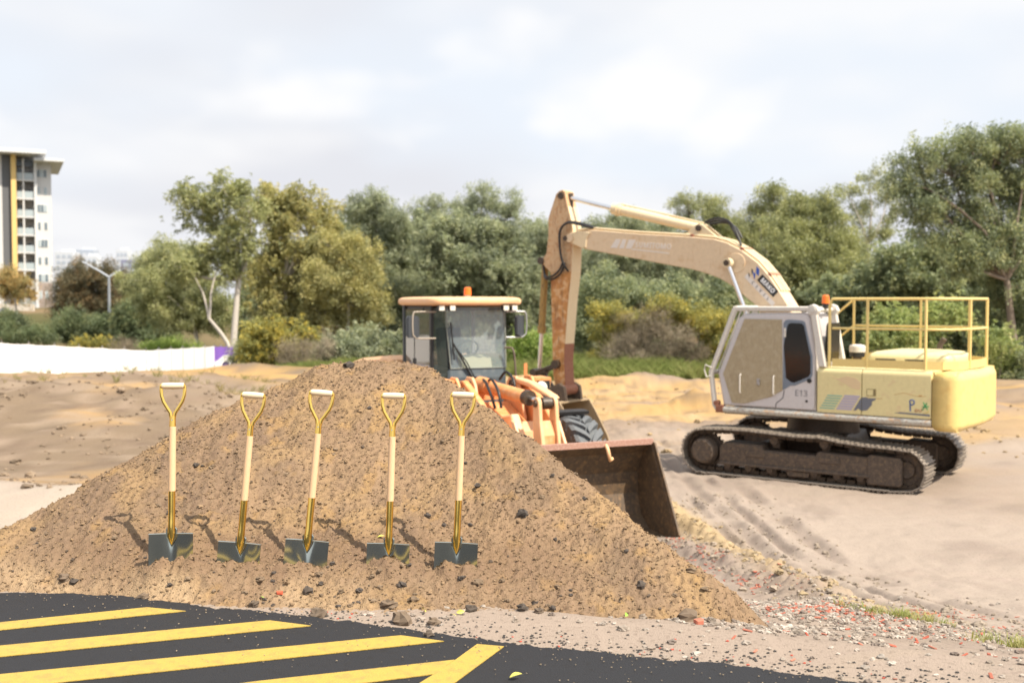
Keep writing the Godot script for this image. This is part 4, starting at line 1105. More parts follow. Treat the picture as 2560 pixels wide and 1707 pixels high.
	tree("backdrop_tree", "far backdrop tree behind the golden eucalyptus", "trees far behind the eucalypts", Vector3(-21.01, -3.0, -94), [0.0, 3.4], [[-2.16, 6.93, 1.64, 1.57], [0.0, 7.32, 1.72, 1.57], [2.16, 6.85, 1.64, 1.57], [-2.37, 4.19, 1.81, 1.96], [0.0, 4.19, 1.94, 1.96], [2.37, 4.19, 1.81, 1.96], [-1.72, 1.44, 2.16, 1.96], [1.72, 1.44, 2.16, 1.96]], "dark", 1.0, "bark", 1.7)
	tree("backdrop_tree", "far backdrop tree at the right edge", "trees far behind the eucalypts", Vector3(45.24, -3.0, -94), [0.0, 4.19], [[-2.16, 7.71, 1.64, 1.57], [0.0, 8.11, 1.72, 1.57], [2.16, 7.64, 1.64, 1.57], [-2.37, 4.97, 1.81, 1.96], [0.0, 4.97, 1.94, 1.96], [2.37, 4.97, 1.81, 1.96], [-1.72, 2.23, 2.16, 1.96], [1.72, 2.23, 2.16, 1.96]], "dark", 1.0, "bark", 1.7)
	build_weeds()

# ---------------------------------------------------------------- fence, lamp, tower, skyline
func build_far_left() -> void:
	# banner fence in three straight runs
	var line := [[-24.6, -36.0, 0.10, -2.2], [-21.1, -43.0, -0.20, -2.4], [-17.6, -50.0, -0.835, -2.7], [-16.57, -58.0, -0.98, -3.3], [-15.53, -58.0, -1.02, -3.3]]
	var f := thing("banner_fence", "long white banner fence with a purple end panel behind the sand bank", "fence")
	for i in 4:
		var a := Vector3(line[i][0], 0, line[i][1]); var b := Vector3(line[i + 1][0], 0, line[i + 1][1])
		var k := 6 if i < 3 else 3
		var mb := MB.new()
		for j in k * 3:
			var s := float(j) / (k * 3); var t := float(j + 1) / (k * 3)
			var p := a.lerp(b, s); var q := a.lerp(b, t)
			var out := Vector3(-(b - a).z, 0, (b - a).x).normalized()
			if out.z < 0.0: out = -out
			var wp := out * 0.03 * sin(s * k * PI); var wq := out * 0.03 * sin(t * k * PI)
			var sag := -0.03 * absf(sin(s * k * PI)); var sag2 := -0.03 * absf(sin(t * k * PI))
			var ty := lerpf(line[i][2], line[i + 1][2], s) + sag; var ty2 := lerpf(line[i][2], line[i + 1][2], t) + sag2
			var by := lerpf(line[i][3], line[i + 1][3], s); var by2 := lerpf(line[i][3], line[i + 1][3], t)
			for side in [0.0, 0.012]:
				var o2: Vector3 = out * side
				mb.quad(Vector3(p.x, by, p.z) + wp - o2, Vector3(q.x, by2, q.z) + wq - o2, Vector3(q.x, ty2, q.z) + wq - o2, Vector3(p.x, ty, p.z) + wp - o2, out if side == 0.0 else -out)
		part("banner_panel", mb, M.banner if i < 3 else M.purple, f, "" if i < 3 else "purple banner panel at the right end")
		for j in k + 1:
			var p := a.lerp(b, float(j) / k)
			var mp := MB.new()
			var ty := lerpf(line[i][2], line[i + 1][2], float(j) / k)
			mp.cyl(Vector3(p.x, line[i][3] - 0.6, p.z - 0.06), Vector3(p.x, ty + 0.12, p.z - 0.06), 0.024, 0.024, 8)
			part("fence_post", mp, M.steel, f)
	# white swoosh and pale disc printed on the purple panel
	var sw := MB.new()
	sw.t = Transform3D(Basis.IDENTITY, Vector3(-16.55, -0.97, -57.93))
	sw.ext(v2([0.02, -1.3, 0.02, -0.86, 0.2, -0.78, 0.38, -0.62, 0.55, -0.5, 0.72, -0.47, 0.86, -0.53, 0.96, -0.66, 1.0, -0.9, 1.0, -1.3, 0.86, -1.3, 0.84, -1.02, 0.74, -0.86, 0.62, -0.82, 0.5, -0.9, 0.42, -1.05, 0.3, -1.3]), 0.0, 0.004)
	part("printed_swoosh", sw, M.banner, f)
	var dot := MB.new()
	dot.t = Transform3D(Basis.IDENTITY, Vector3(-15.7, -1.66, -57.93))
	dot.ext(v2([-0.06, -0.06, 0.06, -0.05, 0.05, 0.06, -0.05, 0.05]), 0.0, 0.005)
	part("printed_mark", dot, mat(Color(0.5, 0.12, 0.2), 0.7), f)

	# street lamp with two raised arms
	var lamp := thing("street_lamp", "grey street lamp post with two raised arms behind the fence", "street lamp", Vector3(-35.5, ground_y(-35.5, -92.0), -92.0))
	var gy := lamp.position.y
	var py := 1.5 + (692.0 - 634.0) * 92.0 * 0.000417 - gy
	var pm := MB.new()
	pm.cyl(Vector3(0, -0.2, 0), Vector3(0, py, 0), 0.16, 0.105, 12)
	part("pole", pm, M.lamp_pole, lamp)
	for arm in [[-1.72, 1.0, 0.3], [0.75, 0.42, -0.4]]:
		var am := MB.new()
		am.tube([Vector3(0, py - 0.08, 0), Vector3(arm[0] * 0.5, py + arm[1] * 0.5, arm[2] * 0.5), Vector3(arm[0], py + arm[1], arm[2])], [0.10, 0.085, 0.075], 10)
		var ar := part("arm", am, M.lamp_pole, lamp)
		var hm := MB.new()
		hm.t = Transform3D(Basis(Vector3.BACK, atan2(arm[1], arm[0])), Vector3(arm[0], py + arm[1], arm[2]))
		hm.box(Vector3(0.2, 0.0, 0), Vector3(0.7, 0.09, 0.24), 0.03)
		part("lamp_head", hm, M.lamp_pole, ar)

	build_tower()

	# towers of the distant city
	var far := [
		[-238.4, -560.0, 9.8, 34.0, "far_white_hazed", "pale office block, leftmost on the skyline"],
		[-235.6, -580.0, 9.9, 36.0, "far_blue", "blue-grey office block with a flat top left of the lamp"],
		[-217.0, -540.0, 7.6, 31.0, "far_white_hazed", "low white block in front of the blue-grey one"],
		[-208.0, -560.0, 6.5, 35.0, "far_white_hazed", "slim white tower block right of the lamp on the skyline"],
		[-190.0, -530.0, 13.0, 28.5, "far_purple", "wide purple-grey block under the slim white tower"],
		[-180.0, -505.0, 22.0, 21.5, "far_white_hazed", "long white hall below the purple-grey block"],
	]
	for d in far:
		var b := thing("office_block", d[5], "building", Vector3(d[0], -6.0, d[1]))
		var mb := MB.new()
		mb.box(Vector3(0, d[3] / 2, 0), Vector3(d[2], d[3], d[2] * 0.8), 0.05)
		part("wall", mb, M[d[4]], b)
		var rm := MB.new()
		rm.box(Vector3(d[2] * 0.1, d[3] + 0.6, 0), Vector3(d[2] * 0.6, 1.2, d[2] * 0.4), 0.05)
		part("roof", rm, M.far_white_hazed, b)
		for r in 4:
			for c in 3:
				var wm := MB.new()
				wm.box(Vector3((c - 1) * d[2] * 0.3, d[3] - 2.6 - r * 3.2, d[2] * 0.4 + 0.04), Vector3(d[2] * 0.2, 1.7, 0.1), 0.0)
				part("window", wm, M.far_blue if d[4] != "far_blue" else M.far_white_hazed, b)

func tw(zx: float) -> float: return (zx - 432.0) * 0.019
func th(zy: float) -> float: return 26.94 - 0.02086 * zy

func slab(mb: MB, zx0: float, zx1: float, zy0: float, zy1: float, z0: float, z1: float) -> void:
	var a := Vector3(tw(zx0), th(zy1), z0); var b := Vector3(tw(zx1), th(zy0), z1)
	mb.box((a + b) / 2 - Vector3(0, 0, -178.0), (b - a).abs(), 0.02)

func build_tower() -> void:
	var o := thing("apartment_tower", "white eight-storey apartment tower with a yellow fin at the left edge", "building", Vector3(-78.25, 0.0, -178.0))
	o.rotation.y = deg_to_rad(26.0)
	var mb := MB.new(); slab(mb, 300, 432, 100, 1068, -192, -178)
	part("wall", mb, M.wall_white, o)
	mb = MB.new(); slab(mb, 300, 434, 1068, 1420, -192, -177.96)
	part("wall", mb, M.wall_brown, o, "brown base wall below the white storeys")
	mb = MB.new(); slab(mb, 35, 108, 58, 1420, -192, -177.0)
	part("wall", mb, M.wall_grey, o, "tall dark grey wall strip")
	mb = MB.new(); slab(mb, -420, 35, 50, 1420, -192, -176.9)
	part("wall", mb, M.wall_white, o, "white wall at the far left")
	mb = MB.new(); slab(mb, 107, 148, 45, 1420, -186, -176.2)
	part("fin", mb, M.wall_yellow, o)
	mb = MB.new(); slab(mb, 148, 300, 60, 1420, -192, -180.2)
	part("wall", mb, M.wall_white, o, "wall at the back of the balconies")
	mb = MB.new(); slab(mb, 290, 314, 75, 1420, -179.5, -176.9)
	part("column", mb, M.frame_white, o)
	mb = MB.new(); slab(mb, 198, 212, 75, 1420, -178.4, -177.2)
	part("column", mb, M.frame_white, o)
	# roof slabs
	mb = MB.new(); slab(mb, -440, 385, 22, 52, -194, -173.5)
	part("roof", mb, M.frame_white, o)
	mb = MB.new(); slab(mb, 290, 530, 80, 100, -194, -174.5)
	part("roof", mb, M.frame_white, o)
	for zy in [240, 388, 535, 680, 820, 960, 1105, 1250]:
		mb = MB.new(); slab(mb, 149, 291, zy, zy + 14, -180.1, -177.1)
		part("balcony_slab", mb, M.frame_white, o)
		for bx in [[152, 197], [213, 289]]:
			mb = MB.new(); slab(mb, bx[0], bx[1], zy - 52, zy - 2, -177.30, -177.24)
			part("balustrade", mb, M.window_pale, o)
		for wx in [[164, 196, 100], [240, 268, 78]]:
			mb = MB.new(); slab(mb, wx[0], wx[1], zy - wx[2], zy - 18, -180.25, -180.12)
			part("window", mb, M.window_glass, o)
	mb = MB.new(); slab(mb, 150, 290, 70, 120, -180.25, -180.0)
	part("window", mb, M.window_glass, o)
	var i := 0
	for zy in [185, 325, 465, 607, 748, 888, 1028, 1165, 1310]:
		for wx in ([[314, 396]] if i % 2 == 0 else [[317, 342], [370, 396]]):
			var wide: bool = i % 2 == 0
			mb = MB.new(); slab(mb, wx[0] - 2, wx[1] + 2, zy - 32, zy + 32, -178.2, -177.93)
			var w := part("window", mb, M.frame_white, o)
			for p in (3 if wide else 1):
				var x0: float = lerpf(wx[0], wx[1], float(p) / (3 if wide else 1)) + 1.5
				var x1: float = lerpf(wx[0], wx[1], float(p + 1) / (3 if wide else 1)) - 1.5
				mb = MB.new(); slab(mb, x0, x1, zy - 29, zy + 29, -178.1, -177.90)
				part("pane", mb, M.window_glass if (p + i) % 3 != 1 else M.window_pale, w)
		i += 1
	# low wall in front with blue painted letters
	var l := thing("retaining_wall", "pale low wall with blue painted lettering below the apartment tower", "wall", Vector3(-80.9, 0.0, -168.0))
	mb = MB.new(); mb.box(Vector3(0, -0.2, 0), Vector3(8.0, 2.6, 0.4), 0.03)
	part("wall", mb, mat(Color(0.58, 0.53, 0.46), 0.85), l)
	rng.seed = 12
	for k in 6:
		var pm := MB.new()
		var x := -2.9 + k * 0.52
		pm.tube([Vector3(x, -1.0, 0.22), Vector3(x + 0.1, 0.4, 0.22), Vector3(x + 0.36, 0.3, 0.22), Vector3(x + 0.3, -0.3, 0.22), Vector3(x + rf(0.1, 0.4), -0.9, 0.22)], 0.07, 5, false, 0.4)
		part("painted_letter", pm, mat(Color(0.14, 0.16, 0.45), 0.8), l)

# ---------------------------------------------------------------- excavator
# own axes: x forward (towards the arm), y up, z to the machine's right; the cab side is at -z
func build_excavator() -> void:
	var gy := -1.665
	var o := thing("excavator", "cream and pale yellow crawler excavator with a rusty arm and yellow roof railing", "excavator", Vector3(EX.x, gy, EX.y))
	o.rotation.y = PI - 0.6546
	undercarriage(o)
	house(o)
	cab(o)
	railing(o)
	boom_and_arm(o)

func track_path() -> PackedVector2Array:
	var p := PackedVector2Array()
	for k in 9:                                                     # front, round the sprocket
		var a := -PI / 2 + PI * k / 8.0
		p.append(Vector2(1.74 + cos(a) * 0.40, 0.43 + sin(a) * 0.395))
	for q in [[1.3, 0.85], [0.9, 0.855], [0.42, 0.835], [0.0, 0.815], [-0.46, 0.825], [-0.8, 0.775], [-1.2, 0.745], [-1.6, 0.735]]:
		p.append(Vector2(q[0], q[1]))
	for k in 8:
		var a := PI / 2 + PI * (k + 1) / 9.0
		p.append(Vector2(-1.84 + cos(a) * 0.335, 0.385 + sin(a) * 0.35))
	p.append(Vector2(-1.7, 0.035))
	return p

func undercarriage(o: Node3D) -> void:
	var turn := Basis(Vector3.UP, 0.6546 - 0.6165)
	var shoe := MB.new()
	shoe.box(Vector3(0, 0.0, 0), Vector3(0.168, 0.022, 0.60), 0.004)
	for gx in [-0.07, 0.0, 0.07]:
		shoe.box(Vector3(gx, 0.024, 0), Vector3(0.018, 0.03, 0.60), 0.004)
	var shoe_mesh := shoe.mesh()
	var path := track_path()
	var total := 0.0
	var k := path.size()
	for i in k: total += path[i].distance_to(path[(i + 1) % k])
	var count := int(total / 0.172)
	for side in [-1, 1]:
		var zc: float = 1.19 * side
		# shoes
		for c in count:
			var s := total * c / count
			var i := 0
			while s > path[i].distance_to(path[(i + 1) % k]):
				s -= path[i].distance_to(path[(i + 1) % k]); i = (i + 1) % k
			var a := path[i]; var b := path[(i + 1) % k]
			var at := a.lerp(b, s / a.distance_to(b))
			var d := (b - a).normalized()
			var m := part("track_shoe", shoe_mesh, M.track_steel, o)
			var bs := Basis(Vector3(d.x, d.y, 0), Vector3(d.y, -d.x, 0), Vector3(0, 0, -1))
			m.transform = Transform3D(turn * bs, turn * Vector3(at.x, at.y, zc))
		# chain inside the shoes: two link rails with gaps
		var mb := MB.new(); mb.t = Transform3D(turn, Vector3.ZERO)
		for c in count:
			var s := total * (c + 0.5) / count
			var i := 0
			while s > path[i].distance_to(path[(i + 1) % k]):
				s -= path[i].distance_to(path[(i + 1) % k]); i = (i + 1) % k
			var a := path[i]; var b := path[(i + 1) % k]
			var at := a.lerp(b, s / a.distance_to(b))
			var d := (b - a).normalized()
			var nn := Vector2(-d.y, d.x)
			for zz in [-0.09, 0.09]:
				var keep := mb.t
				mb.t = Transform3D(turn * Basis(Vector3(d.x, d.y, 0), Vector3(nn.x, nn.y, 0), Vector3(0, 0, 1)), turn * Vector3(at.x + nn.x * 0.055, at.y + nn.y * 0.055, zc + zz))
				mb.box(Vector3.ZERO, Vector3(0.15, 0.085, 0.04), 0.01)
				mb.t = keep
		part("track_chain", mb, M.grease, o)
		# side frame
		mb = MB.new(); mb.t = Transform3D(turn, Vector3.ZERO)
		mb.ext(v2([1.44, 0.24, 1.44, 0.52, 1.34, 0.62, 0.63, 0.60, 0.6, 0.52, -0.34, 0.50, -0.38, 0.57, -1.28, 0.55, -1.28, 0.24, 0.45, 0.24]), zc - 0.21, zc + 0.21, 0.02)
		mb.ext(v2([1.44, 0.21, 1.44, 0.26, -1.28, 0.26, -1.28, 0.21]), zc - 0.25, zc + 0.25, 0.01)
		var fr := part("track_frame", mb, M.under, o)
		mb = MB.new(); mb.t = Transform3D(turn, Vector3.ZERO)
		mb.ext(v2([-1.23, 0.10, -1.23, 0.56, -1.27, 0.60, -1.76, 0.58, -1.80, 0.53, -1.80, 0.14, -1.76, 0.10]), zc - 0.23, zc + 0.23, 0.02)
		part("idler_guard", mb, M.under, fr)
		for fx in [-0.6, 0.75]:
			mb = MB.new(); mb.t = Transform3D(turn, Vector3.ZERO)
			mb.box(Vector3(fx, 0.44, zc + 0.21 * side), Vector3(0.36, 0.10, 0.03), 0.008)
			part("frame_step", mb, M.under, fr)
		# sprocket with final drive cover, idler, rollers
		mb = MB.new(); mb.t = Transform3D(turn, Vector3.ZERO)
		var teeth := PackedVector2Array()
		for q in 44:
			var a := TAU * q / 44
			var r := 0.345 if q % 2 == 0 else 0.29
			teeth.append(Vector2(1.74 + cos(a) * r, 0.43 + sin(a) * r))
		mb.ext(teeth, zc - 0.04, zc + 0.04)
		mb.cyl(Vector3(1.74, 0.43, zc - 0.1 * side), Vector3(1.74, 0.43, zc + 0.16 * side), 0.27, 0.25, 24)
		var sp := part("sprocket", mb, M.under, o)
		mb = MB.new(); mb.t = Transform3D(turn, Vector3.ZERO)
		mb.lathe([Vector2(0.0, 0.30), Vector2(0.19, 0.30), Vector2(0.225, 0.275), Vector2(0.235, 0.15)], Vector3(1.74, 0.43, zc), Vector3(0, 0, side), 26)
		part("drive_cover", mb, M.under, sp)
		for q in 12:
			mb = MB.new(); mb.t = Transform3D(turn, Vector3.ZERO)
			var a := TAU * q / 12
			mb.cyl(Vector3(1.74 + cos(a) * 0.195, 0.43 + sin(a) * 0.195, zc + 0.28 * side), Vector3(1.74 + cos(a) * 0.195, 0.43 + sin(a) * 0.195, zc + 0.315 * side), 0.013, 0.013, 6)
			part("bolt", mb, M.grease, sp)
		mb = MB.new(); mb.t = Transform3D(turn, Vector3.ZERO)
		mb.lathe([Vector2(0.0, -0.10), Vector2(0.13, -0.12), Vector2(0.15, -0.07), Vector2(0.27, -0.07), Vector2(0.30, -0.05), Vector2(0.30, 0.05), Vector2(0.27, 0.07), Vector2(0.15, 0.07), Vector2(0.13, 0.12), Vector2(0.0, 0.10)], Vector3(-1.84, 0.385, zc), Vector3(0, 0, 1), 28)
		part("idler_wheel", mb, M.under, o)
		for q in 7:
			mb = MB.new(); mb.t = Transform3D(turn, Vector3.ZERO)
			var fx := 1.28 - q * 0.4
			mb.lathe([Vector2(0.0, -0.2), Vector2(0.06, -0.2), Vector2(0.07, -0.14), Vector2(0.10, -0.13), Vector2(0.10, -0.05), Vector2(0.08, 0.0), Vector2(0.10, 0.05), Vector2(0.10, 0.13), Vector2(0.07, 0.14), Vector2(0.06, 0.2), Vector2(0.0, 0.2)], Vector3(fx, 0.185, zc), Vector3(0, 0, 1), 14)
			mb.box(Vector3(fx, 0.205, zc + 0.2 * side), Vector3(0.12, 0.08, 0.05), 0.012)
			part("track_roller", mb, M.under, o)
		mb = MB.new(); mb.t = Transform3D(turn, Vector3.ZERO)
		mb.ext(v2([0.18, 0.20, 0.14, 0.11, -0.22, 0.11, -0.26, 0.20]), zc + 0.17 * side, zc + 0.22 * side, 0.008)
		part("chain_guide", mb, M.under, o)
		for fx in [0.44, -0.46]:
			mb = MB.new(); mb.t = Transform3D(turn, Vector3.ZERO)
			mb.cyl(Vector3(fx, 0.70, zc - 0.12), Vector3(fx, 0.70, zc + 0.17), 0.075, 0.075, 16)
			mb.box(Vector3(fx, 0.62, zc - 0.02 * side), Vector3(0.13, 0.14, 0.07), 0.015)
			part("carrier_roller", mb, M.under, o)
	var mb2 := MB.new(); mb2.t = Transform3D(turn, Vector3.ZERO)
	mb2.ext(v2([0.75, 0.42, 0.62, 0.80, -0.62, 0.80, -0.75, 0.42]), -0.6, 0.6, 0.04)
	for fx in [0.62, -0.62]:
		mb2.ext(v2([fx - 0.17, 0.40, fx - 0.17, 0.62, fx + 0.17, 0.62, fx + 0.17, 0.40]), -1.02, 1.02, 0.03)
	part("car_body", mb2, M.grease, o)
	mb2 = MB.new()
	mb2.cyl(Vector3(0, 0.78, 0), Vector3(0, 1.12, 0), 0.66, 0.62, 32)
	part("slewing_ring", mb2, M.grease, o)

# outline in plan (x, z) stacked at heights with an inset
func plan_loft(mb: MB, plan: PackedVector2Array, levels: Array) -> void:
	var cen := Vector2.ZERO
	for p in plan: cen += p
	cen /= plan.size()
	var rings := []
	for l in levels:
		var r := []
		for p in plan:
			var d := p - cen
			var f: Vector2 = p - Vector2(signf(d.x) * minf(absf(d.x), l[1]), signf(d.y) * minf(absf(d.y), l[1]))
			r.append(Vector3(f.x, l[0], f.y))
		rings.append(r)
	mb.loft(rings)

func rounded_top(x0: float, x1: float, y0: float, y1: float, zin: float, zout: float, r: float, mb: MB) -> void:
	# a panel along x whose upper outer edge is rounded; zout is the outer face
	var prof := PackedVector2Array([Vector2(zin, y0), Vector2(zout, y0)])
	var s := signf(zout - zin)
	for k in 7:
		var a := PI / 2 * k / 6
		prof.append(Vector2(zout - s * r * (1.0 - cos(a)), y1 - r + r * sin(a)))
	prof.append(Vector2(zin, y1))
	var keep := mb.t
	# polygon (z, y) pushed along x
	mb.t = keep * Transform3D(Basis(Vector3(0, 0, 1), Vector3(0, 1, 0), Vector3(-1, 0, 0)), Vector3.ZERO)
	mb.ext(prof, -x1, -x0, 0.006)
	mb.t = keep

func house(o: Node3D) -> void:
	var mb := MB.new()
	mb.box(Vector3(-0.45, 1.16, 0), Vector3(3.7, 0.1, 2.46), 0.02)
	part("deck", mb, M.grease, o)
	# rounded sill along both sides
	for s in [-1, 1]:
		mb = MB.new()
		mb.tube([Vector3(1.42, 1.19, 1.25 * s), Vector3(-2.285, 1.195, 1.25 * s)], 0.065, 14)
		mb.box(Vector3(-0.43, 1.195, 1.22 * s), Vector3(3.7, 0.11, 0.05), 0.01)
		part("side_sill", mb, M.sill, o, "rust-spotted grey side sill" if s < 0 else "")
	# near side: two body doors
	for d in [[-0.385, -1.150], [-1.162, -2.284]]:
		mb = MB.new()
		rounded_top(d[1], d[0], 1.262, 2.035, -1.14, -1.30, 0.09, mb)
		part("body_door", mb, M.pale_yellow, o)
	for d in [[-0.1, -1.150], [-1.162, -2.284]]:
		mb = MB.new()
		rounded_top(d[1], d[0], 1.262, 2.035, 1.14, 1.30, 0.09, mb)
		part("body_door", mb, M.pale_yellow, o)
	mb = MB.new()
	mb.box(Vector3(-1.35, 1.99, 0), Vector3(1.88, 0.07, 2.3), 0.01)
	mb.box(Vector3(-0.4, 1.55, 0.15), Vector3(0.05, 0.9, 2.2), 0.01)
	mb.box(Vector3(0.6, 1.55, 0.85), Vector3(1.5, 0.8, 0.75), 0.05)
	part("engine_deck", mb, M.pale_yellow, o)
	# counterweight with rounded corners and a bowed back
	var plan := PackedVector2Array()
	plan.append(Vector2(-2.30, -1.30))
	for k in 7:
		var a := PI / 2 * k / 6
		plan.append(Vector2(-2.53 - 0.19 * sin(a), -1.30 + 0.20 * (1.0 - cos(a))))
	for k in 9:
		var z := -0.8 + 0.2 * k
		plan.append(Vector2(-2.79 + 0.07 * pow(absf(z) / 0.96, 2.0), z))
	for k in 7:
		var a := PI / 2 * (6 - k) / 6
		plan.append(Vector2(-2.53 - 0.19 * sin(a), 1.30 - 0.20 * (1.0 - cos(a))))
	plan.append(Vector2(-2.30, 1.30))
	mb = MB.new()
	plan_loft(mb, plan, [[1.055, 0.13], [1.065, 0.08], [1.09, 0.035], [1.13, 0.008], [1.18, 0.0], [1.88, 0.0], [1.945, 0.012], [1.99, 0.045], [2.018, 0.09], [2.03, 0.15]])
	part("counterweight", mb, M.yellow, o, "egg-yellow rounded counterweight")
	# engine cover standing above the deck
	var cp := PackedVector2Array([Vector2(-1.10, -0.72), Vector2(-2.30, -0.72), Vector2(-2.42, -0.55), Vector2(-2.42, 0.62), Vector2(-2.30, 0.76), Vector2(-1.10, 0.76), Vector2(-1.02, 0.62), Vector2(-1.02, -0.58)])
	mb = MB.new()
	plan_loft(mb, cp, [[2.03, 0.0], [2.20, 0.0], [2.26, 0.03], [2.30, 0.10], [2.325, 0.3]])
	var cov := part("engine_cover", mb, M.pale_yellow, o)
	for q in [-1.36, -1.86]:
		mb = MB.new(); mb.box(Vector3(q, 2.17, -0.722), Vector3(0.34, 0.03, 0.01), 0.0)
		part("vent_slot", mb, M.black, cov)
	# air cleaner bowl, exhaust stub
	mb = MB.new()
	mb.lathe([Vector2(0.0, 0.36), Vector2(0.07, 0.36), Vector2(0.135, 0.34), Vector2(0.145, 0.31), Vector2(0.145, 0.22), Vector2(0.13, 0.215)], Vector3(-0.52, 2.02, 0.30), Vector3.UP, 22)
	var pc := part("air_cleaner", mb, M.guard_white, o)
	mb = MB.new(); mb.cyl(Vector3(-0.52, 2.15, 0.3), Vector3(-0.52, 2.235, 0.3), 0.132, 0.138, 20)
	part("bowl", mb, M.black, pc)
	mb = MB.new(); mb.cyl(Vector3(-0.52, 2.0, 0.3), Vector3(-0.52, 2.15, 0.3), 0.075, 0.085, 14)
	part("pipe", mb, M.under, pc)
	mb = MB.new(); mb.tube([Vector3(-1.85, 2.2, 0.75), Vector3(-1.85, 2.38, 0.75), Vector3(-1.93, 2.5, 0.75)], 0.05, 10)
	part("exhaust_pipe", mb, M.under, o)
	# lock plate, coloured stripes, scuffs and scribble on the near doors (z = -1.30)
	mb = MB.new(); mb.box(Vector3(-1.32, 1.645, -1.302), Vector3(0.145, 0.10, 0.008), 0.002)
	var lk := part("latch_plate", mb, M.pale_yellow, o)
	mb = MB.new()
	for e in [[-1.32, 1.699, 0.155, 0.008], [-1.32, 1.591, 0.155, 0.008], [-1.245, 1.645, 0.008, 0.11], [-1.375, 1.645, 0.045, 0.10]]:
		mb.box(Vector3(e[0], e[1], -1.305), Vector3(e[2], e[3], 0.006), 0.0)
	part("latch_rim", mb, mat(Color(0.20, 0.16, 0.07), 0.6), lk)
	var teal := mat(Color(0.22, 0.42, 0.33), 0.55); var lilac := mat(Color(0.40, 0.36, 0.46), 0.55); var slate2 := mat(Color(0.14, 0.15, 0.18), 0.55)
	for k in 6:
		var f := k / 6.0
		mb = MB.new()
		var y := 1.325 + k * 0.044
		var x := -0.43 - f * 0.155
		mb.ext(v2([x, y, x - 0.255, y, x - 0.272, y + 0.022, x - 0.017, y + 0.022]), -1.3035, -1.299)
		part("teal_stripe", mb, teal, o)
		mb = MB.new()
		x = -0.72 - f * 0.155
		mb.ext(v2([x, y, x - 0.265, y, x - 0.287, y + 0.034, x - 0.022, y + 0.034]), -1.3035, -1.299)
		part("lilac_stripe", mb, lilac, o)
	mb = MB.new()
	mb.ext(v2([-1.02, 1.325, -1.06, 1.325, -1.10, 1.36, -1.155, 1.325, -1.155, 1.555, -1.12, 1.50, -1.06, 1.40]), -1.3034, -1.299)
	mb.ext(v2([-1.164, 1.325, -1.25, 1.34, -1.30, 1.40, -1.335, 1.44, -1.33, 1.49, -1.385, 1.52, -1.40, 1.55, -1.27, 1.545, -1.24, 1.56, -1.164, 1.555]), -1.3036, -1.299)
	part("grey_emblem", mb, slate2, o)
	mb = MB.new(); mb.ext(v2([-1.70, 1.325, -2.27, 1.305, -2.27, 1.335, -1.8, 1.345]), -1.3036, -1.299)
	part("grey_stripe", mb, slate2, o)
	mb = MB.new(); mb.ext(v2([-0.62, 1.90, -0.75, 1.85, -0.90, 1.90, -1.06, 1.87, -1.14, 1.80, -1.13, 1.68, -0.98, 1.70, -0.88, 1.76, -0.80, 1.80, -0.74, 1.83]), -1.3026, -1.299)
	part("faded_patch", mb, mat(Color(0.64, 0.49, 0.29), 0.6), o)
	var letters := [
		["scribble", Color(0.03, 0.09, 0.28), [[-1.96, 1.37, -1.955, 1.50, -1.95, 1.545, -1.98, 1.56, -2.02, 1.54, -2.02, 1.50, -1.99, 1.475, -1.955, 1.48]], 0.011],
		["scribble", Color(0.30, 0.07, 0.03), [[-2.03, 1.37, -2.05, 1.41, -2.08, 1.40, -2.07, 1.37, -2.04, 1.37], [-2.10, 1.41, -2.10, 1.37, -2.13, 1.37, -2.14, 1.42]], 0.006],
		["scribble", Color(0.02, 0.24, 0.08), [[-2.15, 1.40, -2.19, 1.46, -2.22, 1.52], [-2.165, 1.53, -2.19, 1.47, -2.235, 1.41], [-2.15, 1.455, -2.25, 1.465]], 0.009],
		["scribble", Color(0.55, 0.40, 0.10), [[-2.17, 1.345, -2.20, 1.36, -2.22, 1.35], [-2.21, 1.37, -2.24, 1.36, -2.245, 1.40]], 0.005]]
	for l in letters:
		mb = MB.new()
		for st in l[2]:
			var pts := []
			for q in range(0, st.size(), 2): pts.append(Vector3(st[q], st[q + 1], -1.301))
			mb.tube(pts, l[3], 6)
		part(l[0], mb, mat(l[1], 0.6), o)
	# scratches
	mb = MB.new()
	mb.tube([Vector3(-1.70, 1.63, -1.3), Vector3(-1.85, 1.665, -1.3), Vector3(-2.06, 1.62, -1.3), Vector3(-2.2, 1.625, -1.3)], 0.004, 4)
	mb.tube([Vector3(-2.09, 1.63, -1.3), Vector3(-2.14, 1.635, -1.3)], 0.010, 4)
	mb.tube([Vector3(-1.2, 1.55, -1.3), Vector3(-1.35, 1.54, -1.3), Vector3(-1.5, 1.555, -1.3)], 0.004, 4)
	part("scratch", mb, mat(Color(0.33, 0.19, 0.07), 0.7), o)

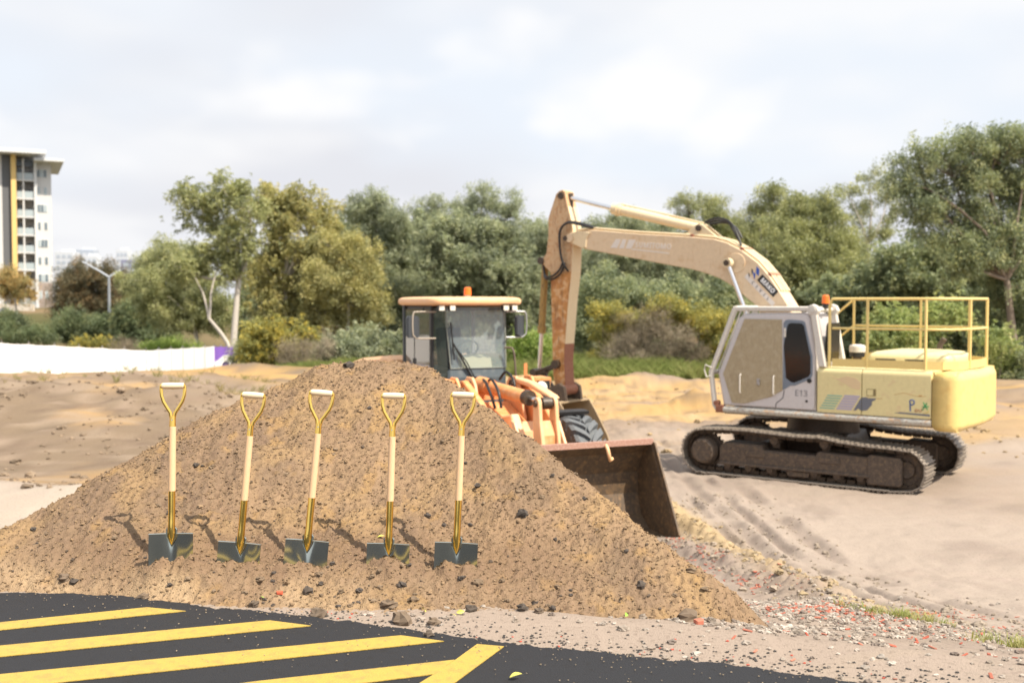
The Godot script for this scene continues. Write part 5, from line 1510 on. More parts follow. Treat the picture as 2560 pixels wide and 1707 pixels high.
func cab(o: Node3D) -> void:
	var zo := -1.27; var zi := -0.36
	var mb := MB.new()
	# shell: near wall, far wall, roof, back and front as one closed body
	var shell := v2([1.40, 1.262, 1.515, 1.84, 1.12, 2.86, 1.02, 2.935, 0.9, 2.955, -0.12, 2.975, -0.2, 2.95, -0.245, 2.88, -0.33, 2.2, -0.352, 1.262])
	mb.ext(shell, zo, zi, 0.035)
	var c := part("cab", mb, M.cab_white, o)
	# door panel lies 6 mm proud of the wall
	mb = MB.new()
	mb.ext(v2([1.36, 1.285, 1.47, 1.84, 1.09, 2.82, 1.0, 2.905, 0.9, 2.92, -0.08, 2.94, -0.16, 2.90, -0.2, 2.84, -0.325, 2.02, -0.33, 1.35, -0.29, 1.285]), zo - 0.010, zo + 0.02, 0.006)
	var door := part("door", mb, M.cab_white, c)
	mb = MB.new()
	mb.ext(v2([0.985, 2.855, 0.275, 2.85, 0.25, 1.60, 0.46, 1.475, 0.985, 1.32, 1.22, 1.325, 1.40, 1.845]), zo - 0.026, zo - 0.008, 0.006)
	part("window_cover", mb, M.tan_panel, door, "dusty tan sheet covering the front door window")
	mb = MB.new()
	mb.ext(v2([0.245, 2.79, 0.205, 2.84, 0.15, 2.85, -0.10, 2.835, -0.15, 2.80, -0.29, 2.22, -0.295, 1.90, -0.26, 1.82, 0.03, 1.69, 0.10, 1.69, 0.20, 1.63, 0.245, 1.60]), zo - 0.018, zo - 0.006, 0.004)
	var wf := part("window_frame", mb, M.blue_trim, door)
	mb = MB.new()
	mb.ext(v2([0.172, 2.73, 0.15, 2.775, 0.10, 2.79, -0.09, 2.785, -0.13, 2.75, -0.255, 2.21, -0.26, 1.92, -0.225, 1.86, 0.03, 1.745, 0.09, 1.75, 0.19, 1.82, 0.235, 2.4]), zo - 0.022, zo - 0.012, 0.003)
	part("window_pane", mb, M.tinted, wf)
	mb = MB.new(); mb.box(Vector3(0.215, 2.62, zo - 0.026), Vector3(0.035, 0.16, 0.014), 0.003)
	part("hinge", mb, M.guard_white, wf)
	for hx in [0.41, 1.05]:
		mb = MB.new()
		var hy := 1.68
		mb.tube([Vector3(hx, hy - 0.17, zo - 0.02), Vector3(hx, hy - 0.15, zo - 0.055), Vector3(hx, hy + 0.15, zo - 0.055), Vector3(hx, hy + 0.17, zo - 0.02)], 0.014, 8)
		part("handle", mb, M.guard_white, door)
	mb = MB.new(); mb.cyl(Vector3(0.70, 1.76, zo - 0.02), Vector3(0.70, 1.76, zo - 0.05), 0.03, 0.03, 12); mb.box(Vector3(0.70, 1.70, zo - 0.04), Vector3(0.05, 0.06, 0.03), 0.008)
	part("padlock", mb, M.steel, door)
	mb = MB.new(); mb.cyl(Vector3(-0.235, 1.79, zo - 0.006), Vector3(-0.235, 1.79, zo - 0.022), 0.045, 0.04, 14)
	part("door_latch", mb, M.black, door)
	mb = MB.new(); mb.cyl(Vector3(-0.19, 1.43, zo - 0.006), Vector3(-0.19, 1.43, zo - 0.02), 0.022, 0.022, 12)
	part("lock", mb, M.black, door)
	mb = MB.new()
	mb.tube([Vector3(0.38, 1.29, zo - 0.008), Vector3(0.37, 1.36, zo - 0.008), Vector3(0.25, 1.46, zo - 0.008), Vector3(0.24, 1.50, zo - 0.008), Vector3(0.22, 1.60, zo - 0.008)], 0.008, 5)
	part("seam", mb, M.dark_trim, door)
	text_on(door, "E13", "fleet_number", 0.105, 0.004, mat(Color(0.17, 0.17, 0.18), 0.6), Transform3D(Basis(Vector3.UP, PI), Vector3(-0.09, 1.565, zo - 0.0125)), "Droid Sans", 200)
	# back window of the cab
	mb = MB.new()
	mb.t = Transform3D(Basis(Vector3(0, 0, 1), Vector3(-0.06, 1, 0).normalized(), Vector3(-1, 0, 0)), Vector3(-0.332, 0, 0))
	mb.ext(v2([-1.10, 2.12, -0.52, 2.12, -0.50, 2.2, -0.56, 2.75, -0.60, 2.80, -1.06, 2.80, -1.10, 2.75]), -0.04, 0.012, 0.004)
	part("back_window", mb, M.tinted, c)
	# guard frame of square tube in front of and over the cab
	for z in [-1.255, -0.33]:
		mb = MB.new()
		mb.tube([Vector3(1.49, 1.15, z), Vector3(1.575, 1.26, z), Vector3(1.655, 1.86, z), Vector3(1.19, 3.03, z)], 0.052, 8)
		part("guard_post", mb, M.guard_white, c)
		mb = MB.new()
		mb.box(Vector3(0.46, 3.035, z), Vector3(1.50, 0.085, 0.085), 0.015)
		part("guard_rail", mb, M.guard_white, c)
		mb = MB.new()
		mb.ext(v2([-0.24, 3.0, -0.35, 3.0, -0.53, 2.04, -0.40, 2.04]), z - 0.05, z + 0.05, 0.015)
		part("guard_post", mb, M.guard_white, c)
		mb = MB.new()
		mb.ext(v2([-0.22, 2.93, -0.36, 2.93, -0.40, 3.0, -0.36, 3.09, -0.29, 3.12, -0.22, 3.09, -0.19, 3.0]), z - 0.055, z + 0.055, 0.015)
		mb.cyl(Vector3(-0.295, 3.03, z - 0.075), Vector3(-0.295, 3.03, z + 0.075), 0.05, 0.05, 14)
		part("guard_bracket", mb, M.guard_white, c)
	for q in [[1.17, 3.05], [-0.28, 3.02], [1.655, 1.86]]:
		mb = MB.new(); mb.tube([Vector3(q[0], q[1], -1.25), Vector3(q[0], q[1], -0.34)], 0.042, 8)
		part("guard_bar", mb, M.guard_white, c)
	for k in 5:
		mb = MB.new(); mb.tube([Vector3(1.66, 1.86, -1.15 + k * 0.18), Vector3(1.19, 3.03, -1.15 + k * 0.18)], 0.014, 6)
		part("guard_bar", mb, M.guard_white, c)
	mb = MB.new()
	mb.box(Vector3(1.46, 1.2, -1.26), Vector3(0.16, 0.14, 0.12), 0.02); mb.cyl(Vector3(1.53, 1.30, -1.31), Vector3(1.53, 1.30, -1.20), 0.05, 0.05, 12)
	part("guard_mount", mb, M.red_rust, c)
	mb = MB.new(); mb.tube([Vector3(1.6, 1.95, -1.34), Vector3(1.72, 2.0, -1.36), Vector3(1.74, 1.9, -1.36), Vector3(1.70, 1.78, -1.36), Vector3(1.63, 1.8, -1.34)], 0.014, 6)
	part("mirror_bar", mb, M.guard_white, c)
	# orange beacon behind the cab roof
	mb = MB.new(); mb.cyl(Vector3(-0.32, 3.04, -0.78), Vector3(-0.32, 3.13, -0.78), 0.06, 0.055, 14)
	var bc := part("beacon", mb, M.black, o)
	mb = MB.new(); mb.lathe([Vector2(0.0, 0.155), Vector2(0.045, 0.15), Vector2(0.06, 0.13), Vector2(0.066, 0.0)], Vector3(-0.32, 3.13, -0.78), Vector3.UP, 16)
	part("beacon_lens", mb, M.beacon, bc)

func text_on(parent: Node3D, words: String, called: String, high: float, deep: float, m: Material, at: Transform3D, face: String, weight := 400) -> void:
	var tm := TextMesh.new()
	var f := SystemFont.new()
	f.font_names = PackedStringArray([face])
	f.font_weight = weight
	tm.font = f
	tm.text = words
	tm.font_size = 64
	tm.pixel_size = high / 46.0
	tm.depth = deep
	var p := part(called, tm, m, parent)
	p.transform = at

func railing(o: Node3D) -> void:
	var r := 0.024
	var near_l := -1.24; var far_l := 1.15
	# route of the rails in plan, from the near front corner round the back to the far front
	var route := [Vector2(-0.62, near_l), Vector2(-1.22, near_l), Vector2(-2.17, near_l), Vector2(-2.42, near_l + 0.08), Vector2(-2.58, near_l + 0.36), Vector2(-2.66, -0.45), Vector2(-2.70, 0.1), Vector2(-2.66, 0.65), Vector2(-2.52, 0.95), Vector2(-2.25, far_l), Vector2(-1.4, far_l), Vector2(-0.15, far_l)]
	var rail := Node3D.new()
	rail.name = "railing"
	o.add_child(rail)
	for y in [3.21, 2.71]:
		var pts := []
		if y > 3.0: pts.append_array([Vector3(-0.575, 3.08, near_l), Vector3(-0.585, 3.17, near_l)])
		for q in route: pts.append(Vector3(q.x, y, q.y))
		pts.append(Vector3(0.2, y - 0.29, far_l))
		if y > 3.0: pts.append(Vector3(0.22, 2.4, far_l))
		var mb := MB.new()
		mb.tube(pts, r if y > 3.0 else r * 0.85, 10)
		part("rail", mb, M.rail_yellow, rail)
	var posts := [[-0.57, near_l, 3.10], [-1.22, near_l, 3.2], [-2.17, near_l, 3.2], [-2.66, -0.46, 3.2], [-2.66, 0.65, 3.2], [-2.25, far_l, 3.2], [-1.4, far_l, 3.2], [-0.15, far_l, 3.2]]
	for p in posts:
		var mb := MB.new()
		mb.tube([Vector3(p[0], 2.05, p[1]), Vector3(p[0], p[2], p[1])], r, 10)
		part("post", mb, M.rail_yellow, rail)
	# toe board
	var mb2 := MB.new()
	for i in route.size() - 1:
		var a: Vector2 = route[i]; var b: Vector2 = route[i + 1]
		var nn := (b - a).normalized().orthogonal() * 0.006
		var ins := -nn.normalized() * 0.03
		for sgn in [-1.0, 1.0]:
			var a2: Vector2 = a + nn * sgn + ins * 0.0; var b2: Vector2 = b + nn * sgn
			mb2.quad(Vector3(a2.x, 2.055, a2.y), Vector3(b2.x, 2.055, b2.y), Vector3(b2.x, 2.19, b2.y), Vector3(a2.x, 2.19, a2.y), Vector3(nn.x * sgn, 0, nn.y * sgn))
		mb2.quad(Vector3(a.x - nn.x, 2.19, a.y - nn.y), Vector3(b.x - nn.x, 2.19, b.y - nn.y), Vector3(b.x + nn.x, 2.19, b.y + nn.y), Vector3(a.x + nn.x, 2.19, a.y + nn.y), Vector3.UP)
	part("toe_board", mb2, M.rail_yellow, rail)

func boom_and_arm(o: Node3D) -> void:
	var mb := MB.new()
	var top_line := [5.60, 4.58, 5.53, 4.63, 5.35, 4.66, 4.91, 4.675, 3.89, 4.56, 2.62, 4.445, 2.135, 4.385, 1.87, 4.31, 1.55, 4.15, 1.205, 3.90, 0.978, 3.65, 0.754, 3.33, 0.60, 3.10, 0.30, 2.55, 0.08, 2.0, 0.08, 1.80]
	var bot_line := [0.42, 1.72, 0.60, 1.95, 0.92, 2.6, 1.253, 3.10, 1.425, 3.225, 1.716, 3.46, 2.01, 3.62, 2.31, 3.725, 2.615, 3.805, 3.24, 3.92, 4.223, 4.11, 5.12, 4.275, 5.477, 4.39, 5.58, 4.47]
	var poly := v2(top_line + bot_line)
	mb.ext(poly, -0.24, 0.24, 0.014)
	var boom := part("boom", mb, M.cream, o)
	# boss at the tip and the ribs welded on the side
	for z in [-1, 1]:
		mb = MB.new(); mb.cyl(Vector3(5.50, 4.52, z * 0.235), Vector3(5.50, 4.52, z * 0.30), 0.10, 0.09, 20)
		part("tip_boss", mb, M.cream, boom)
	mb = MB.new(); mb.ext(v2([5.56, 4.47, 5.52, 4.61, 5.2, 4.655, 4.98, 4.62, 5.08, 4.50, 5.1, 4.31, 5.2, 4.30, 5.46, 4.41]), -0.262, 0.262, 0.01)
	part("tip_plate", mb, M.cream_light, boom)
	# pipes along the top with clamps
	var tp := []
	for i in range(2, top_line.size() - 8, 2): tp.append(Vector3(top_line[i], top_line[i + 1] + 0.035, 0))
	for z in [-0.17, -0.06, 0.07, 0.18]:
		mb = MB.new()
		var pts := []
		for q in tp: pts.append(Vector3(q.x, q.y, z))
		mb.tube(pts.slice(1), 0.024, 7)
		part("boom_pipe", mb, M.cream_light, boom)
	for i in [4, 7, 9, 11]:
		if i >= tp.size(): continue
		mb = MB.new()
		var d: Vector3 = (tp[i] - tp[i - 1]).normalized()
		mb.t = Transform3D(Basis(d, Vector3(-d.y, d.x, 0), Vector3(0, 0, 1)), tp[i])
		mb.box(Vector3(0, 0.01, 0), Vector3(0.07, 0.06, 0.46), 0.01)
		part("pipe_clamp", mb, M.red_rust, boom)
	# lug of the arm cylinder
	for z in [-0.13, 0.13]:
		mb = MB.new(); mb.ext(v2([2.02, 4.36, 2.40, 4.66, 2.50, 4.71, 2.60, 4.66, 2.86, 4.46, 2.7, 4.42]), z - 0.025, z + 0.025, 0.006)
		part("cylinder_lug", mb, M.cream_light, boom)
	mb = MB.new(); mb.cyl(Vector3(2.50, 4.61, -0.19), Vector3(2.50, 4.61, 0.19), 0.06, 0.06, 16)
	part("pin", mb, M.grease, boom)
	# arm cylinder
	mb = MB.new()
	mb.cyl(Vector3(2.44, 4.585, 0), Vector3(4.36, 5.065, 0), 0.098, 0.098, 20)
	mb.cyl(Vector3(4.36, 5.065, 0), Vector3(4.58, 5.12, 0), 0.115, 0.118, 20)
	mb.cyl(Vector3(4.44, 5.085, 0), Vector3(4.48, 5.095, 0), 0.135, 0.135, 20)
	var ac := part("arm_cylinder", mb, M.cream_light, o)
	mb = MB.new(); mb.cyl(Vector3(4.55, 5.115, 0), Vector3(5.80, 5.44, 0), 0.05, 0.05, 16)
	part("rod", mb, M.chrome, ac)
	mb = MB.new(); mb.tube([Vector3(2.5, 4.72, 0.05), Vector3(3.3, 4.93, 0.05), Vector3(4.4, 5.2, 0.05)], 0.02, 6)
	part("pipe", mb, M.cream_light, ac)
	# boom cylinders
	for z in [-1, 1]:
		mb = MB.new(); mb.cyl(Vector3(0.95, 1.5, 0.36 * z), Vector3(1.24, 2.6, 0.36 * z), 0.085, 0.085, 18)
		var bc := part("boom_cylinder", mb, M.cream, o)
		mb = MB.new(); mb.cyl(Vector3(1.24, 2.6, 0.36 * z), Vector3(1.765, 3.88, 0.36 * z), 0.045, 0.045, 16)
		part("rod", mb, M.chrome, bc)
		mb = MB.new(); mb.cyl(Vector3(1.77, 3.905, 0.30 * z), Vector3(1.77, 3.905, 0.42 * z), 0.095, 0.09, 18)
		part("rod_eye", mb, M.cream_light, bc)
		mb = MB.new(); mb.cyl(Vector3(1.77, 3.905, 0.24 * z), Vector3(1.77, 3.905, 0.45 * z), 0.06, 0.055, 14)
		part("pin", mb, M.grease, bc)
		mb = MB.new(); mb.cyl(Vector3(1.66, 3.9, 0.232 * z), Vector3(1.66, 3.9, 0.252 * z), 0.20, 0.19, 22)
		part("boss_plate", mb, M.cream, bc)
	# arm: upper end paint-stained, lower part rusted through
	mb = MB.new()
	mb.ext(v2([5.70, 5.54, 5.76, 5.575, 5.85, 5.56, 5.94, 5.49, 6.145, 4.98, 6.145, 4.58, 6.195, 4.22, 6.30, 4.10, 6.30, 4.0, 6.20, 3.90, 6.085, 3.80, 5.515, 3.80, 5.49, 4.30, 5.50, 4.72, 5.535, 4.90, 5.63, 5.22]), -0.17, 0.17, 0.012)
	var arm := part("arm", mb, M.arm_top, o, "rust-stained excavator arm hanging upright")
	mb = MB.new()
	mb.ext(v2([6.085, 3.80, 6.05, 2.86, 6.01, 1.55, 5.93, 1.20, 5.76, 1.12, 5.665, 1.22, 5.71, 1.86, 5.67, 2.56, 5.60, 3.16, 5.515, 3.80]), -0.17, 0.17, 0.012)
	part("arm_lower", mb, M.rusty, arm)
	# back plate of the arm, cream above and rusted below
	var back := [Vector2(5.63, 5.22), Vector2(5.535, 4.90), Vector2(5.50, 4.72), Vector2(5.49, 4.30), Vector2(5.515, 3.80), Vector2(5.60, 3.16), Vector2(5.685, 2.25)]
	for k in 2:
		mb = MB.new()
		var run: Array = back if k == 0 else [Vector2(5.685, 2.25), Vector2(5.71, 1.86), Vector2(5.668, 1.24)]
		var pl := PackedVector2Array()
		for q in run: pl.append(q - Vector2(0.006, 0))
		var inner := run.duplicate(); inner.reverse()
		for q in inner: pl.append(q + Vector2(0.008, 0))
		mb.ext(pl, -0.168, 0.168, 0.0)
		part("back_plate", mb, M.cream_light if k == 0 else M.red_rust, arm)
	mb = MB.new(); mb.cyl(Vector3(5.80, 5.45, -0.2), Vector3(5.80, 5.45, 0.2), 0.075, 0.075, 16)
	mb.box(Vector3(5.70, 5.36, 0), Vector3(0.16, 0.3, 0.13), 0.03)
	part("rod_clevis", mb, M.grease, arm)
	mb = MB.new(); mb.cyl(Vector3(5.60, 4.52, -0.31), Vector3(5.60, 4.52, 0.31), 0.055, 0.055, 14)
	part("pin", mb, M.grease, arm)
	mb = MB.new(); mb.cyl(Vector3(5.73, 1.25, -0.24), Vector3(5.73, 1.25, 0.24), 0.115, 0.115, 18)
	part("end_boss", mb, M.red_rust, arm)
	# bucket cylinder on the front of the arm
	mb = MB.new()
	mb.cyl(Vector3(6.33, 4.08, 0), Vector3(6.43, 2.62, 0), 0.078, 0.078, 16); mb.cyl(Vector3(6.43, 2.62, 0), Vector3(6.44, 2.46, 0), 0.10, 0.09, 16)
	var bcy := part("bucket_cylinder", mb, textured(picture(Color(0.35, 0.22, 0.06), 0.2, [[4, 0.55, 0.8, Color(0.07, 0.04, 0.02), 0.7]], 0.1), 0.8, 0.6), o)
	mb = MB.new(); mb.cyl(Vector3(6.44, 2.5, 0), Vector3(6.50, 1.62, 0), 0.046, 0.046, 14)
	part("rod", mb, M.chrome, bcy)
	mb = MB.new(); mb.cyl(Vector3(6.33, 4.06, -0.2), Vector3(6.33, 4.06, 0.2), 0.085, 0.085, 14)
	part("pin", mb, M.grease, bcy)
	# links
	for z in [-1, 1]:
		mb = MB.new()
		mb.tube([Vector3(6.50, 1.60, 0.20 * z), Vector3(5.90, 1.80, 0.20 * z)], 0.06, 8, false, 0.55)
		part("link", mb, M.grease, o)
		mb = MB.new()
		mb.tube([Vector3(6.50, 1.60, 0.14 * z), Vector3(6.10, 1.12, 0.14 * z)], 0.06, 8, false, 0.55)
		part("link", mb, M.grease, o)
	for q in [[6.50, 1.60, 0.26, 0.085], [5.90, 1.80, 0.27, 0.10], [6.10, 1.12, 0.24, 0.09]]:
		mb = MB.new(); mb.cyl(Vector3(q[0], q[1], -q[2]), Vector3(q[0], q[1], q[2]), q[3], q[3], 16)
		part("link_pin", mb, M.grease, o)
	# digging bucket: curved shell with side plates, mouth towards the tracks
	var shell := [Vector2(5.55, 1.02), Vector2(5.9, 1.02), Vector2(6.18, 0.92), Vector2(6.32, 0.68), Vector2(6.30, 0.38), Vector2(6.10, 0.12), Vector2(5.78, 0.02), Vector2(5.25, -0.03), Vector2(4.95, -0.02)]
	var thick := PackedVector2Array()
	for q in shell: thick.append(q)
	for i in range(shell.size() - 1, -1, -1):
		var a: Vector2 = shell[maxi(i - 1, 0)]; var b: Vector2 = shell[mini(i + 1, shell.size() - 1)]
		var nn := (b - a).normalized().orthogonal()
		thick.append(shell[i] + nn * (0.035 if nn.dot(Vector2(5.6, 0.5) - shell[i]) > 0 else -0.035))
	mb = MB.new(); mb.ext(thick, -0.55, 0.55, 0.004)
	var bk := part("digging_bucket", mb, M.dusty_bucket, o)
	for z in [-1, 1]:
		mb = MB.new()
		var sp := PackedVector2Array()
		for q in shell: sp.append(q)
		sp.append(Vector2(5.06, 0.25)); sp.append(Vector2(5.36, 0.75))
		mb.ext(sp, 0.552 * z, 0.585 * z, 0.004)
		part("side_plate", mb, M.dusty_bucket, bk)
		for k in 2:
			mb = MB.new(); mb.ext(v2([5.55, 1.02, 5.6, 1.32, 5.75, 1.4, 6.08, 1.26, 6.2, 1.1, 6.16, 0.92, 5.9, 1.0]), (0.26 + 0.05 * k) * z, (0.285 + 0.05 * k) * z, 0.004)
			part("bucket_ear", mb, M.under, bk)
	for k in 5:
		mb = MB.new(); mb.ext(v2([5.1, 0.0, 4.78, -0.03, 5.1, -0.06]), -0.5 + k * 0.225, -0.4 + k * 0.225, 0.004)
		part("tooth", mb, M.under, bk)
	# hoses
	var hoses := [
		[Vector3(4.95, 4.72, -0.2), Vector3(5.25, 4.80, -0.3), Vector3(5.52, 4.84, -0.33), Vector3(5.70, 4.70, -0.33), Vector3(5.73, 4.40, -0.32), Vector3(5.70, 4.12, -0.30), Vector3(5.62, 3.90, -0.26), Vector3(5.60, 3.82, -0.19)],
		[Vector3(4.9, 4.72, -0.15), Vector3(5.25, 4.83, -0.26), Vector3(5.55, 4.86, -0.28), Vector3(5.75, 4.70, -0.28), Vector3(5.77, 4.38, -0.27), Vector3(5.73, 4.08, -0.25), Vector3(5.66, 3.88, -0.19)],
		[Vector3(5.70, 4.0, -0.25), Vector3(5.78, 3.84, -0.27), Vector3(5.95, 3.72, -0.27), Vector3(6.15, 3.70, -0.22), Vector3(6.28, 3.80, -0.12), Vector3(6.32, 3.98, -0.1)],
		[Vector3(5.66, 4.0, -0.22), Vector3(5.75, 3.78, -0.25), Vector3(5.95, 3.66, -0.24), Vector3(6.18, 3.66, -0.18), Vector3(6.30, 3.75, -0.1)]]
	for h in hoses:
		mb = MB.new(); mb.tube(smooth(h), 0.024, 7)
		part("hose", mb, M.hose, o)
	for h in [[Vector3(2.44, 4.72, 0.05), Vector3(2.2, 4.76, 0.05), Vector3(1.95, 4.70, 0.02), Vector3(1.78, 4.5, -0.05), Vector3(1.62, 4.26, -0.1)], [Vector3(2.42, 4.74, -0.05), Vector3(2.15, 4.80, -0.05), Vector3(1.9, 4.72, -0.05), Vector3(1.72, 4.52, -0.12), Vector3(1.58, 4.24, -0.18)], [Vector3(2.4, 4.7, 0.12), Vector3(2.1, 4.72, 0.14), Vector3(1.85, 4.62, 0.12), Vector3(1.7, 4.4, 0.1)]]:
		mb = MB.new(); mb.tube(smooth(h), 0.022, 7)
		part("hose", mb, M.hose, o)
	# lettering and emblems on the near side of the boom (z = -0.24)
	var face := -0.2425
	var faded := mat(Color(0.68, 0.62, 0.56), 0.55)
	mb = MB.new()
	mb.ext(v2([4.50, 4.285, 4.36, 4.46, 4.24, 4.45, 4.33, 4.275]), face - 0.002, -0.238)
	mb.ext(v2([4.29, 4.27, 4.20, 4.45, 4.11, 4.445, 4.17, 4.262]), face - 0.002, -0.238)
	mb.ext(v2([4.13, 4.26, 4.05, 4.44, 3.88, 4.43, 3.96, 4.30, 4.0, 4.25]), face - 0.002, -0.238)
	part("faded_emblem", mb, faded, boom)
	mb = MB.new(); mb.ext(v2([3.98, 4.252, 3.98, 4.228, 3.11, 4.118, 3.11, 4.142]), face - 0.002, -0.238)
	part("faded_line", mb, faded, boom)
	var ang := atan2(4.27 - 4.33, 3.115 - 3.83)
	text_on(boom, "SUMITOMO", "faded_lettering", 0.11, 0.004, faded, Transform3D(Basis(Vector3.UP, PI) * Basis(Vector3.BACK, -0.085), Vector3(3.48, 4.295, face)), "Droid Sans", 700)
	# company sticker, tilted along the boom
	var d0 := Vector2(0.819 - 1.127, 3.369 - 3.673).normalized()
	var bx := Vector3(d0.x, d0.y, 0); var by := Vector3(d0.y, -d0.x, 0) * -1.0
	if by.y < 0: by = -by
	var tr := Transform3D(Basis(bx, by, bx.cross(by)), Vector3(1.005, 3.465, face))
	mb = MB.new(); mb.t = tr
	mb.box(Vector3.ZERO, Vector3(0.46, 0.155, 0.004), 0.001)
	part("sticker_plate", mb, mat(Color(0.02, 0.02, 0.022), 0.5), boom)
	var tt := tr
	tt.origin += tr.basis.z.normalized() * 0.004 * (1.0 if tr.basis.z.z < 0 else -1.0)
	if tr.basis.z.z > 0:
		tt.basis = Basis(tr.basis.x, tr.basis.y, tr.basis.z)
	text_on(boom, "MAKO", "sticker_lettering", 0.088, 0.004, mat(Color(0.80, 0.80, 0.80), 0.5), tt, "Droid Sans", 800)
	mb = MB.new(); mb.t = tr
	mb.ext(v2([-0.42, 0.10, -0.34, 0.10, -0.26, 0.0, -0.34, 0.0]), -0.002, 0.002)
	mb.ext(v2([-0.42, -0.02, -0.33, -0.02, -0.27, -0.11]), -0.002, 0.002)
	part("blue_emblem", mb, mat(Color(0.03, 0.09, 0.38), 0.5), boom)
	mb = MB.new(); mb.t = tr
	mb.ext(v2([-0.47, 0.0, -0.42, 0.0, -0.37, -0.09]), -0.002, 0.002)
	mb.ext(v2([-0.46, -0.10, -0.41, -0.10, -0.36, -0.17]), -0.002, 0.002)
	part("black_emblem", mb, mat(Color(0.03, 0.03, 0.03), 0.5), boom)
	mb = MB.new(); mb.t = tr
	mb.box(Vector3(-0.06, -0.17, 0.0008), Vector3(0.80, 0.09, 0.002), 0.0)
	part("sticker_strip", mb, mat(Color(0.66, 0.60, 0.55), 0.5), boom)
	var cv := tr
	cv.origin = tr * Vector3(-0.04, -0.17, 0.003)
	text_on(boom, "C   I   V   I   L", "sticker_lettering", 0.06, 0.003, mat(Color(0.12, 0.11, 0.10), 0.5), cv, "Droid Sans", 600)

func smooth(p: Array) -> Array:
	var c := Curve3D.new()
	for i in p.size():
		var t: Vector3 = (p[mini(i + 1, p.size() - 1)] - p[maxi(i - 1, 0)]) / 6.0
		c.add_point(p[i], -t, t)
	return Array(c.tessellate_even_length(4, 0.08))

